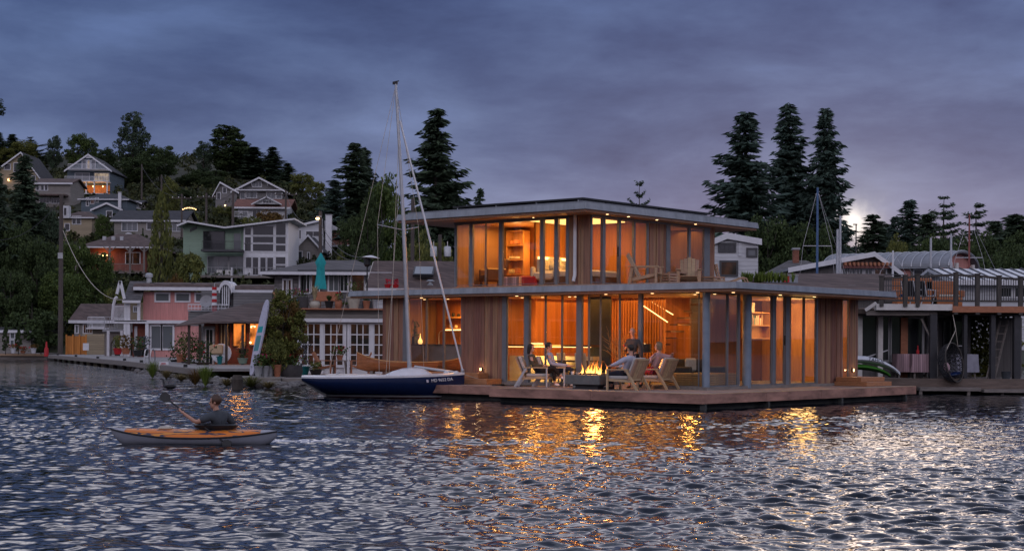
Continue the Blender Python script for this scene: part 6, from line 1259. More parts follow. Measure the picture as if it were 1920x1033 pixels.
for i, (px, fl, lb) in enumerate(((484, None, 'leftmost dented grey bucket by the paddleboard'), (497, 'flower_pink', 'middle grey bucket of white and pink flowers'), (507, 'flower_red', 'rightmost grey bucket of red flowers'))): pot(lb, W(px, 707, 62+i*.3), .34, .45, 'tin', 'leaf', .5, .3, 120, .06, fl, group=GB, seed=20+i)
pot('weathered half barrel holding the small maple', W(546, 707, 63), .95, .5, 'barrel', 'leaf', .45, .5, 150, .06, 'flower_red', shape=2, seed=31); pot('tall orange brown pot right of the buckets', W(520, 707, 62.5), .33, .5, 'terracotta', 'leaf_dark', .3, .25, 60, .05, seed=32)
tree('pine1', 'leaf_yellow', 532, 542, 63.4, 112, 702, label='small maple turning orange in the half barrel beside the french doors', rz=1.0); tree('oval3', 'leaf_autumn', 546, 556, 63.6, 62, 704, label='rust tipped foliage on the right side of the small maple', rz=.4); tree('bush2', 'leaf_olive', 514, 618, 62.6, 56, 700, label='low green shrub above the grey buckets', rz=.4)
# paddleboards leaning
def leaning_board(label, p0, p1, d0, d1, w, m, stripes):
    a, b = W(*p0, d0), W(*p1, d1); t = thing('paddleboard', label, 'paddleboard', a); ax = (b-a); ln = ax.length; ax.normalize(); sd = Vector((.75, -.6, 0)); sd = (sd-ax*sd.dot(ax)).normalized(); nn = ax.cross(sd)
    T = Matrix((sd, ax, nn)).transposed().to_4x4(); out_ = []
    for i in range(24): q = 2*math.pi*i/24; out_.append((w/2*math.copysign(abs(math.cos(q))**.7, math.cos(q)), ln/2+ln/2*math.copysign(abs(math.sin(q))**.85, math.sin(q)), 0))
    MB(T).prism(out_, (0, 0, .1)).build('board', m, t, bevel=.015)
    for (y0, y1, mm) in stripes: MB(T).box(-w*.33, w*.33, y0*ln, y1*ln, -.004, -.0005).build('stripe', mm, t); MB(T).box(-w*.33, w*.33, y0*ln, y1*ln, .1005, .104).build('stripe', mm, t)
leaning_board('white and teal patterned paddleboard leaning upright beside the lit cabin', (470, 704), (500, 561), 62, 63, .40, 'pale_shirt', ((.32, .52, 'teal_pot'), (.56, .64, 'canvas_teal'), (.7, .92, 'pale_shirt')))
# lit cabin
def cabin():
    d = 82; k = F/d; pc, pb = 432, 688; at = W(pc, pb, d); t = thing('cabin', 'brick red cabin with a low brown roof and brightly lit windows', 'cabin', at); X = lambda p: (p-pc)/k; Z = lambda p: (pb-p)/k
    MB().box(X(382), X(516), 0, 5, -.3, Z(606)).build('wall', 'brick_red', t)
    MB().add([(X(338), -1.6, Z(612)), (X(408), -1.6, Z(604)), (X(520), -1.6, Z(603)), (X(520), 3.5, Z(560)), (X(440), 3.5, Z(566)), (X(352), 3.5, Z(588)), (X(338), -1.6, Z(614)), (X(408), -1.6, Z(606)), (X(520), -1.6, Z(605.5))], [(0, 1, 4, 5), (1, 2, 3, 4), (0, 6, 7, 1), (1, 7, 8, 2), (6, 5, 4, 3, 8, 7)]).build('roof', 'shingle_brown', t)
    MB().box(X(380), X(403), -.04, -.002, 0, Z(612)).build('siding_panel', 'white_brick', t); win(t, X(387), X(399), Z(684), Z(618), -.05, 2, 1, 'white_paint', 'dark_pane', .06, 'door')
    win(t, X(438), X(460), Z(648), Z(607), -.01, 1, 1, 'dark_wood', 'lit_pane', .05); win(t, X(469), X(485), Z(646), Z(607), -.01, 1, 1, 'grey_wood', 'lit_pane', .05)
    for i in range(7): MB().box(X(411+i*3), X(413+i*3), -.05, -.001, Z(648), Z(608)).build('slat', 'blond' if i % 2 else 'dark_wood', t)
    MB().box(X(404), X(407.5), -.1, -.01, 0, Z(606)).build('post', 'teak_red', t)
    for px in (364, 384, 433, 463): MB().box(X(px)-.06, X(px)+.06, -1.4, -1.28, -.1, Z(609)).build('post', 'dark_wood', t)
    MB().box(X(372), X(500), -1.6, 0, -.25, -.02).build('deck', 'teak_red', t); MB().box(X(374), X(498), -1.4, -.1, Z(703), -.26).build('underdeck', 'dark_wood', t)
    arealight('cabin_light', (X(452), -.6, Z(612)), .9, 16, (1, .4, .09), (R(-25), 0, 0), t)
    MB().ball((X(470), -.12, Z(642)), .06).build('lamp', 'bulb_small', t)
    o = thing('sconce', 'two small bulbs glowing under the cabin eave near the paddleboard', 'lamp', W(474, 613, d-.3)); MB().ball((-.08, 0, 0), .045).ball((.1, 0, .02), .045).bar((-.1, .02, .05), (.12, .02, .06), .02).build('body', 'bulb_small', o)
    p = W(455, 688, d-.55); person('person in a yellow shirt standing at the lit cabin window', p, R(215), dict(pelvis=(0, 0, .93), chest=(0, 0, 1.28), neck=(.02, 0, 1.47), head=(.05, 0, 1.61), shL=(0, .18, 1.36), shR=(0, -.18, 1.36), elL=(.05, .24, 1.1), wrL=(.25, .12, 1.05), elR=(.05, -.24, 1.1), wrR=(.25, -.1, 1.05), hiL=(0, .09, .9), hiR=(0, -.09, .9), knL=(.02, .1, .49), knR=(.02, -.1, .49), anL=(0, .1, .09), anR=(0, -.1, .09), toL=(.16, .12, .045), toR=(.16, -.12, .045)), 'yellow_shirt', 'dark_denim', 'hair_dark', shoes='black', s=.95)
    o = thing('round_table', 'round white table top tipped on edge against the cabin wall', 'table', W(415, 680, d-1.1)); MB(Matrix.Translation((0, 0, .48)) @ Matrix.Rotation(R(78), 4, 'X')).lathe([(.52, 0), (.53, .02), (.52, .05)], n=24).build('tabletop', 'white_paint', o); MB().box(-.05, .05, .05, .35, 0, .5).build('leg', 'steel', o)
    o = thing('lounge_cushion', 'brown cushion leaning on the white round table top', 'cushion', W(405, 664, d-1.25)); MB().bar((0, 0, 0), (0, .1, .5), .7, .12, up=(0, 1, 0)).build('body', 'teak', o, bevel=.05)
    pot('turquoise pot in front of the white round table top', W(412, 683, d-1.5), .3, .42, 'teal_pot', 'leaf', .1, n=20, seed=40)
    pot('teal bowl planter on the cabin deck near the paddleboard', W(455, 682, d-1.4), .55, .3, 'sage', 'leaf_dark', .5, .3, 90, .06, seed=41)
cabin()
for i, (px, py, d, lf, lb) in enumerate(((380, 690, 79, 'leaf_dark', 'dense dark shrub in a planter left of the cabin steps'), (360, 690, 84, 'leaf', 'leafy shrub beside the terracotta pot'), (352, 688, 86, 'leaf_olive', 'tall thin shrub left of the cabin posts'))): pot(lb, W(px, py, d), .7, .3, 'dark_wood', lf, 1.1+.3*i, .55, 260, .075, 'flower_red' if i == 0 else None, seed=50+i)
pot('large terracotta pot with a green shrub on the pink house dock', W(340, 684, 88), .62, .62, 'terracotta', 'leaf', 1.0, .42, 200, .07, seed=55); pot('small dark shrub left of the large terracotta pot', W(326, 684, 90), .4, .3, 'black_pot', 'leaf_dark', .9, .35, 160, .06, seed=56)
# grey arched dormer house behind the cabin
def arch_house():
    d = 95; k = F/d; pc, pb = 455, 640; at = W(pc, pb, d); t = thing('arched_house', 'grey sided house with an arched white dormer window behind the cabin', 'house', at); X = lambda p: (p-pc)/k; Z = lambda p: (pb-p)/k
    MB().box(X(377), X(512), 0, 6, -1, Z(546)).build('wall', 'lap_grey', t); MB().prism([(X(437), -.3, Z(549)), (X(437), 6, Z(549)), (X(437), 3, Z(530)), (X(437), .6, Z(535))], (X(514)-X(437), 0, 0)).build('roof', 'shingle_brown', t)
    MB().box(X(437), X(513), -.4, -.31, Z(549), Z(544)).build('fascia_board', 'white_paint', t)
    arc = [(X(427)+12.6/k*math.cos(a), Z(549)+math.sin(a)*(549-527)/k) for a in np.linspace(0, math.pi, 15)]; inn = [(X(427)+10.5/k*math.cos(a), Z(551)+math.sin(a)*(549-533)/k) for a in np.linspace(0, math.pi, 15)]
    mb = MB()
    for i in range(14): mb.add([(arc[i][0], -.9, arc[i][1]), (arc[i+1][0], -.9, arc[i+1][1]), (inn[i+1][0], -.9, inn[i+1][1]), (inn[i][0], -.9, inn[i][1])]+[(arc[i][0], 1.5, arc[i][1]), (arc[i+1][0], 1.5, arc[i+1][1]), (inn[i+1][0], 1.5, inn[i+1][1]), (inn[i][0], 1.5, inn[i][1])], [(3, 2, 1, 0), (0, 1, 5, 4), (2, 3, 7, 6)])
    mb.build('dormer_arch', 'white_paint', t)
    w = MB().prism([(x, -.75, z) for x, z in inn]+[(X(417), -.75, Z(574)), (X(437), -.75, Z(574))], (0, .05, 0)).build('arched_window', 'dark_pane', t)
    for px in (421, 425, 429, 433): MB().box(X(px)-.03, X(px)+.03, -.8, -.755, Z(574), Z(537)).build('glazing_bar', 'white_paint', w)
    MB().prism([(X(441), -.7, Z(549)), (X(441), -.7, Z(640)), (X(513), -.7, Z(640)), (X(513), -.7, Z(549))], (0, .65, 0)).build('wall', 'lap_grey', t)
    MB().box(X(366), X(440), -2.2, -.9, Z(586), Z(583)).build('balcony', 'grey_paint', t); railing(t, X(366), X(440), -2.15, Z(583), .36, 'white_paint', 12); MB().box(X(366), X(441), -2.1, -.91, Z(612), Z(586.5)).build('balcony_wall', 'lap_grey', t)
arch_house()
o = thing('satellite_dish', 'grey satellite dish on the white railed balcony', 'satellite dish', W(387, 580, 92)); MB(Matrix.Translation((0, 0, .45)) @ Matrix.Rotation(R(70), 4, 'X')).lathe([(.02, 0), (.25, .03), (.38, .1)], n=18, cap=False).build('dish', 'grey_paint', o, smooth=True); MB().tube([(0, 0, 0), (0, .02, .42)], .03, 6).build('mast', 'steel', o)
o = thing('windsock', 'red and white striped windsock hanging over the balcony', 'windsock', W(402, 538, 91.5))
for i in range(6): MB().lathe([(.14+.02*(i > 3), -.18*(i+1)+.005), (.14, -.18*i)], n=12).build('red_band' if i % 2 == 0 else 'white_band', 'red' if i % 2 == 0 else 'white_paint', o)
MB().tube([(0, 0, 0), (0, .1, .25), (.5, .3, .3)], .012, 5).build('arm', 'steel', o)
for i in range(7): MB().box(-.13+i*.042, -.115+i*.042, -.01, .01, -1.4-.1*(i % 3), -1.085).build('streamer', 'red', o)
# ---------------------------------------------------------------- pink house and its dock
def pink_house():
    d = 118; k = F/d; pc, pb = 330, 670; at = W(pc, pb, d); t = thing('pink_house', 'two storey pink wooden house with white trim and a columned porch', 'house', at); X = lambda p: (p-pc)/k; Z = lambda p: (pb-p)/k
    MB().box(X(268), X(412), 0, 6, -.4, Z(547)).build('wall', 'pink_boards', t); MB().box(X(285), X(412), -1.2, -.002, -.4, Z(603)).build('wall', 'pink_boards', t)
    MB().prism([(X(250), -.7, Z(546)), (X(250), 6.3, Z(540)), (X(250), 3, Z(527)), (X(250), .2, Z(532))], (X(428)-X(250), 0, 0)).build('roof', 'shingle_brown', t); MB().box(X(254), X(428), -.8, -.71, Z(545), Z(539)).build('fascia_board', 'white_paint', t)
    for a, b in ((292, 316), (330, 354), (367, 391)): win(t, X(a), X(b), Z(564), Z(551), 0, 1, 1, 'white_paint', 'curtain_pane', .12)
    for a, b in ((291, 308), (312, 330)): win(t, X(a), X(b), Z(653), Z(612), -1.2, 1, 1, 'white_paint', 'curtain_pane', .14)
    MB().box(X(222), X(366), -1.6, -1.21, Z(607), Z(601)).build('beam', 'white_paint', t); MB().box(X(224), X(284), -1.6, 0, Z(604), Z(602)).build('porch_floor', 'white_paint', t)
    for px in (244, 249.5, 284): MB().box(X(px)-.12, X(px)+.12, -1.55, -1.3, -.3, Z(606)).build('column', 'white_paint', t)
    for px in (244, 249.5, 268): MB().box(X(px)-.1, X(px)+.1, -1.5, -1.3, Z(601), Z(570)).build('column', 'white_paint', t)
    MB().prism([(X(240), -1.9, Z(570)), (X(275), -1.9, Z(567)), (X(265), 1.5, Z(529)), (X(233), 1.5, Z(529))], (0, .1, .12)).build('porch_roof', 'shingle_roof', t); MB().box(X(241), X(274), -2.0, -1.88, Z(569.5), Z(565)).build('porch_fascia', 'white_paint', t)
    for a, b in (((228, 553), (234, 529)), ((234, 529), (242, 562))): MB().bar((X(a[0]), -1.5, Z(a[1])), (X(b[0]), -1.5, Z(b[1])), .16, .2).build('gable_trim', 'white_paint', t)
    MB().box(X(232), X(268), -.1, -.003, Z(601), Z(568)).build('porch_wall', 'lap_cream', t); win(t, X(236), X(241), Z(584), Z(576), -.1, 2, 1); win(t, X(252), X(260), Z(584), Z(576), -.1, 3, 1)
    railing(t, X(223), X(243), -1.5, Z(601), 1.05, 'white_paint', 9); MB().box(X(252), X(284), -.6, -.01, -.3, Z(607)).build('wall', 'brick_red', t); MB().box(X(256), X(261), -.7, -.602, -.2, Z(612)).build('door', 'white_paint', t)
    MB(Matrix.Translation((X(267), 2, Z(531)))).lathe([(.2, 0), (.2, .5), (.3, .52), (.3, .75), (.12, .85)], n=12).build('stovepipe', 'tin', t)
    for px in (356, 278): MB().box(X(px)-.15, X(px)+.15, 1.0, 1.3, Z(533), Z(529)).build('roof_vent', 'dark_grey', t)
pink_house()
def pink_dock():
    zt_ = .52; A_ = Wz(92, 664.5, zt_); B_ = Wz(232, 676, zt_); C_ = Wz(372, 691, zt_); t = thing('dock', 'long pale timber dock on dark piles running past the pink house', 'dock', (0, 0, 0)); n = Vector((.9, .45, 0))*5
    P = [A_, B_, C_]; t.location = A_; Q = [p-A_ for p in P]
    MB().add([Q[0], Q[1], Q[2], Q[2]+n, Q[1]+n, Q[0]+n*2]+[p-Vector((0, 0, .12)) for p in (Q[0], Q[1], Q[2], Q[2]+n, Q[1]+n, Q[0]+n*2)], [(0, 1, 4, 5), (1, 2, 3, 4), (11, 10, 7, 6), (10, 9, 8, 7), (0, 6, 7, 1), (1, 7, 8, 2), (2, 8, 9, 3), (3, 9, 10, 4), (4, 10, 11, 5), (5, 11, 6, 0)]).build('deck', 'dock_wood', t)
    sh = Vector((-.02, -.06, 0))
    for a, b in ((0, 1), (1, 2)): MB().bar(Q[a]+sh-Vector((0, 0, .16)), Q[b]+sh-Vector((0, 0, .16)), .09, .26).build('rim', 'grey_wood', t)
    for i in range(22):
        q = (i+.5)/22*2; p = Q[0].lerp(Q[1], q) if q < 1 else Q[1].lerp(Q[2], q-1); p = p+Vector((.25, .25, 0)); MB().tube([p-Vector((0, 0, 1.5)), p-Vector((0, 0, .13))], .14, 8).build('pile', 'dark_wood', t)
    for i in range(7):
        q = (i+.5)/7*2; p = Q[0].lerp(Q[1], q) if q < 1 else Q[1].lerp(Q[2], q-1); MB().box(p.x-.08, p.x+.08, p.y+.15, p.y+.3, p.z, p.z+.13).build('cleat', 'black', t)
pink_dock()
p = Wz(279, 681, .5); o = thing('swim_ladder', 'steel swim ladder with hooped rails on the pink house dock', 'ladder', p); k = F/p.y
for s in (-1, 1): MB().tube([(s*.16-.05, -.12, -.9), (s*.16-.05, -.12, .45), (s*.16-.02, -.05, .72), (s*.16+.05, .15, .78), (s*.16+.1, .3, .6), (s*.16+.1, .33, .0)], .032, 8).build('rail', 'steel', o, smooth=True)
for z in (-.7, -.4, -.1): MB().bar((-.21, -.12, z), (.11, -.12, z), .04).build('rung', 'steel', o)
p = W(306.5, 695, Wz(306, 686, .45).y-.25); o = thing('warning_sign', 'white sign with dark red lettering and clipped lower corners on the dock edge', 'sign', p); k = F/p.y; w, h = 18/k, 17/k
MB().prism([(-w*.36, 0, 0), (w*.36, 0, 0), (w*.5, 0, h*.3), (w*.5, 0, h), (-w*.5, 0, h), (-w*.5, 0, h*.3)], (0, .03, 0)).build('board', 'white_paint', o); rq = random.Random(3)
for r_, (z, m, a) in enumerate(((.80, 'red', .22), (.62, 'red', .3), (.42, 'navy', .40), (.2, 'red', .30))):
    x = -a*w
    while x < a*w: ww = rq.uniform(.05, .09)*w; MB().box(x, x+ww, -.012, -.001, h*z-h*.06, h*z+h*.07).build('lettering', m, o); x += ww+.025*w
for px, py, d, lf, m, lb in ((221, 664, 116, 'leaf_olive', 'red', 'red pot of golden leaves under the grey arch'), (258, 668, 110, 'leaf_dark', 'black_pot', 'low dark shrub inside the pink porch'), (236, 664, 114, 'leaf_autumn', 'terracotta', 'small brown pot plant by the white posts'), (270, 667, 111, 'lavender', 'black_pot', 'mauve flowered shrub inside the pink porch')): pot(lb, W(px, py, d), .7, .45, m, lf, 1.0, .5, 150, .1, seed=px)
def arch_shed():
    d = 124; k = F/d; pc, pb = 210, 666; at = W(pc, pb, d); t = thing('garden_arch', 'grey timber porch with an arched opening and a railed deck over it', 'porch', at); X = lambda p: (p-pc)/k; Z = lambda p: (pb-p)/k
    o = [(X(196), 0, Z(668)), (X(207), 0, Z(668))]+[(X(216)-9/k*math.cos(a), 0, Z(648)+12/k*math.sin(a)) for a in np.linspace(0, math.pi, 9)]+[(X(226), 0, Z(668)), (X(243), 0, Z(668)), (X(243), 0, Z(622)), (X(196), 0, Z(622))]
    MB().prism(o, (0, .4, 0)).build('front', 'grey_wood', t); MB().box(X(197), X(242), 3, 3.2, -.3, Z(622)).build('back', 'dark_wood', t); MB().box(X(194), X(245), -.4, 3.2, Z(621.8), Z(617)).build('deck', 'grey_paint', t); railing(t, X(197), X(221), -.3, Z(617), 1.0, 'grey_paint', 5)
    for px in (209, 234): MB().bar((X(px), -1.0, Z(668)), (X(px), -1.0, Z(620)), .2).build('post', 'white_paint', t)
    MB().tube([(X(212), -.3, Z(600)), (X(214), -.3, Z(572)), (X(217), -.3, Z(560)), (X(221), -.3, Z(557))], .12, 8).build('vent_pipe', 'white_paint', t)
arch_shed()
t, X, Z = hill_house('small grey brown house with a plain brown roof left of the pink house', 138, 139, 212, 664, 604, 'gs', 571, 'lap_taupe', 'shingle_brown', ((142, 146, 611, 624, 'curtain_pane'), (157, 172, 609, 624, 'dim_pane', 4)), over=.4, dep=7, base_drop=.3); railing(t, X(170), X(202), -1.0, Z(615), 1.0, 'white_paint', 14); MB().box(X(168), X(204), -1.1, 0, Z(617), Z(614.5)).build('balcony', 'white_paint', t); MB().box(X(160), X(200), -1.0, -.01, -.2, Z(626)).build('lower_wall', 'lap_cream', t)
o = thing('fence', 'bright orange board fence beside the utility pole', 'fence', W(143, 664, 132)); k = F/132; MB().box(-19/k, 19/k, 0, .06, 0, 34/k).build('boards', 'fence_orange', o)
for px in (-18.5, -6, 6, 18.5): MB().box(px/k-.06, px/k+.06, -.06, -.001, -.2, 37/k).build('post', 'fence_orange', o)
o = thing('meter_box', 'white papers pinned on the right end of the orange fence', 'notice', W(161, 650, 131.5)); MB().box(-.25, .25, 0, .04, -.3, .3).build('board', 'white_paint', o)
# far left shore
o = thing('sea_wall', 'low grey bulkhead along the far left shore', 'wall', W(40, 668, 141)); o.location.z = 0; MB().box(-9, 2.4, -.3, 4, -.8, .55).build('wall', 'grey_wood', o); MB().box(-9.2, 2.4, -.5, -.31, .3, .5).build('beam', 'teak', o)
for i, (px, m, lb) in enumerate(((25, 'white_paint', 'low white pot of red flowers on the far left shore'), (63, 'white_paint', 'tapered white pot on the far left shore'), (43, 'terracotta', 'low red flower clump between the clipped cypresses'))): pot(lb, W(px, 662, 139), .5, .45 if i != 2 else .2, m, 'leaf_autumn', .4, .4, 80, .09, 'flower_red' if i != 1 else None, seed=70+i)
o = thing('bollard', 'red post at the inner end of the long dock', 'post', W(87, 668, 136)); MB().lathe([(.22, 0), (.17, .7), (.1, .8), (.06, 1.3)], n=12).build('post', 'red', o, smooth=True)
t, X, Z = hill_house('low grey shed behind the clipped cypresses', 150, -10, 58, 664, 622, 'gs', 616, 'lap_taupe', 'shingle_dark', ((20, 27, 624, 634, 'curtain_pane'), (20, 26, 638, 650, 'curtain_pane')), dep=4, over=.2, base_drop=.3)
# ---------------------------------------------------------------- rubble bank, stub, duck
def rubble():
    rq = random.Random(9); mb = MB(); a = [(255, 699), (300, 706), (352, 712), (400, 720), (440, 725), (500, 727), (560, 726)]
    for i in range(420):
        j = rq.randrange(len(a)-1); q = rq.random(); px = a[j][0]+(a[j+1][0]-a[j][0])*q; py = a[j][1]+(a[j+1][1]-a[j][1])*q-rq.uniform(0, 9 if px < 440 else 5); p = Wz(px, py, .0); r = rq.uniform(.06, .24); mb.ball((p.x, p.y, rq.uniform(-.05, .08)), r, (rq.uniform(.8, 1.5), 1, rq.uniform(.5, .8)), 6, 4)
    tag(mb.build('rubble', 'stone'), kind='stuff')
rubble()
for i, (px, py, w, h, m, lb) in enumerate(((286, 707, .8, 1.0, 'grass_green', 'yellow green grass tuft at the left end of the stony bank'), (385, 722, .9, 1.0, 'grass_green', 'upright green grass tuft in the middle of the stony bank'), (366, 720, .9, .8, 'leaf_autumn', 'reddish weeds on the stony bank'), (312, 708, .8, .5, 'grass_dry', 'low dry weeds on the stony bank below the sign'), (470, 724, 1.4, .55, 'leaf_yellow', 'yellow weeds in front of the timber dock'), (340, 712, 1.2, .4, 'grass_dry', 'sparse dry grass on the stony bank'), (503, 726, 1.0, .35, 'grass_dry', 'dry weeds under the grey buckets'), (425, 722, .8, .4, 'grass_dry', 'dry tuft beside the old piling stub'))):
    o = thing('grass_tuft', lb, 'grass', Wz(px, py, .05), 0, 'grass on the stony bank'); blades(MB(), (0, 0, -.05), w, h, 260, random.Random(i), .008).build('blades', m, o)
o = thing('piling_stub', 'rotten piling stub standing in the water by the stony bank', 'post', Wz(445, 730, 0)); MB().lathe([(.2, -.6), (.2, .2), (.22, .36), (.15, .52), (.08, .40)], n=11).build('stub', 'bark', o)
o = thing('duck', 'dark duck swimming with its neck up by the stony bank', 'duck', Wz(318, 729, 0), R(180)); P = [(-.24, 0, .10), (-.1, 0, .06), (.1, 0, .06), (.19, 0, .12), (.22, 0, .26), (.23, 0, .36), (.3, 0, .37), (.36, 0, .35)]
link('body', bake(skin_mesh(P, [(i, i+1) for i in range(7)], [.03, (.1, .08), (.11, .085), .06, .035, .05, .03, .014], 2)), 'charcoal', o)
for s in (-1, 1): MB().ball((-.03, s*.09, .1), .12, (1.5, .3, .6), 10, 6).build('wing', 'black', o, smooth=True)
o = thing('timber_dock', 'grey squared timber dock end below the grey buckets', 'dock', W(487, 707, 61.6)); k = F/61.6; o.location.z = 0; zz = W(487, 707, 61.6).z
MB().box(-52/k, 42/k, -.4, 2.5, zz-.34, zz).build('timber', 'grey_wood', o, bevel=.02); MB().box(-48/k, 60/k, .1, 2.4, -.6, zz-.36).build('piles', 'dark_wood', o); MB().box(42.5/k, 80/k, -.2, 2.5, zz-.3, zz-.02).build('timber', 'grey_wood', o, bevel=.02)
# ---------------------------------------------------------------- poles and wires
def upole(label, px, pt, d, pb=None, r=.15, arm=0, lean=0, armz=.6):
    top = W(px, pt, d); zb = W(px, pb, d).z if pb else float(zt(top.x, d))-.5; t = thing('utility_pole', label, 'utility pole', (top.x, top.y, zb)); h = top.z-zb
    MB().tube([(lean, 0, 0), (0, 0, h)], [r, r*.75], 10).build('pole', 'pole', t, smooth=True)
    if arm:
        MB().bar((-arm, -.12, h-armz), (arm, -.12, h-armz), .12).build('crossarm', 'pole', t)
        for q in np.linspace(-arm*.9, arm*.9, 4): MB().lathe([(.05, h-armz+.06), (.07, h-armz+.12), (.04, h-armz+.22)], (q, -.12, 0), 8).build('insulator', 'off_white', t)
    return t
t = upole('tall dark utility pole at the left shore with a cable sagging to the pink house', 115, 365, 134, 668, .22); MB().box(-.2, .2, -.25, -.16, 8.4, 8.9).build('meter', 'tin', t)
upole('thin utility pole before the great pine', 266, 308, 262, None, .16); upole('pole with a street lamp arm left of the weeping conifer', 303, 328, 232, None, .16); upole('utility pole with a crossarm above the string of lights', 341, 364, 216, None, .16, 1.4); upole('utility pole with a crossarm below the poplars', 387, 362, 212, None, .17, 1.3); upole('pale utility pole left of the bungalow', 437, 358, 206, None, .2); upole('dark utility pole with a crossarm right of the bungalow', 536, 357, 215, None, .17, 1.6)
t = upole('utility pole with a glowing street lamp above the teal umbrella', 601, 396, 120, None, .17); o = MB().bar((0, 0, 6.2), (-.3, -.1, 6.5), .05).build('lamp_arm', 'steel', t)
sl_ = thing('street_lamp', 'glowing orange street lamp on the pole above the teal umbrella', 'street lamp', W(595.5, 410, 119.5)); MB().ball((0, 0, 0), .11, (1.4, 1, .8), 12, 7).build('lamp', 'bulb', sl_); MB().box(-.1, .28, -.08, .08, .13, .2).build('hood', 'tin', sl_)
upole('weathered pole between the mast and the forestay', 774, 372, 112, None, .17)
t = upole('pole carrying two grey transformers above the shingle roof', 825, 440, 112, None, .17); 
for px in (813, 839):
    q = W(px, 471, 111.6)-t.location; o = MB(Matrix.Translation(q)).lathe([(.16, -.42), (.25, -.38), (.25, .28), (.2, .34), (.05, .36)], n=14).build('transformer', 'tin', t, smooth=True); MB(Matrix.Translation(q)).bar((0, 0, .36), (0, 0, .7), .05).build('bushing', 'off_white', o)
def wire(pts, sag, r=.02, label='', name='wire', m='charcoal'):
    out_ = []; a, b = pts
    for i in range(13): q = i/12; p = a.lerp(b, q); p.z -= sag*4*q*(1-q); out_.append(p-a)
    o = thing(name, label, 'cable', a); MB().tube(out_, r, 5).build('strand', m, o)
wire((W(118, 432, 134), W(230, 562, 120)), 1.6, .026, 'pale cable sagging from the tall dark pole to the pink house', m='rope')
GW = 'power lines across the hillside'
for i, (a, b, s, lb) in enumerate((((266, 312, 262), (341, 368, 216), 1.5, 'power line from the thin pole down to the first crossarm'), ((303, 330, 232), (341, 366, 216), .8, 'short power line left of the first crossarm'), ((341, 366, 216), (387, 364, 212), .9, 'power line between the two crossarm poles below the poplars'), ((387, 364, 212), (437, 360, 206), .9, 'power line from the second crossarm to the pale pole'), ((437, 359, 206), (536, 360, 215), 1.2, 'power line over the bungalow roof'), ((536, 361, 215), (601, 398, 120), 2.0, 'power line from the dark crossarm pole to the street lamp pole'), ((601, 420, 120), (700, 478, 95), 1.0, 'cable running down from the street lamp pole to the shingle roof'), ((601, 434, 120), (690, 480, 96), 1.0, 'second cable from the street lamp pole to the shingle roof'), ((115, 372, 134), (-20, 448, 130), 1.2, 'cable from the tall dark pole to the left edge'))): wire((W(*a), W(*b)), s, .022, lb)
o = thing('string_lights', 'string of small orange and green party lights on the hillside', 'string lights', W(343, 397, 214)); k = F/214
for i in range(9): MB().ball((i*3/k, 0, (4.5-((i-4)*.55)**2*.6)/k+.2), .075).build('lamp', 'bulb_small', o)
MB().tube([(i*3/k, .1, (5-((i-4)*.55)**2*.6)/k+.35) for i in range(9)], .03, 5).build('cord', 'black', o)
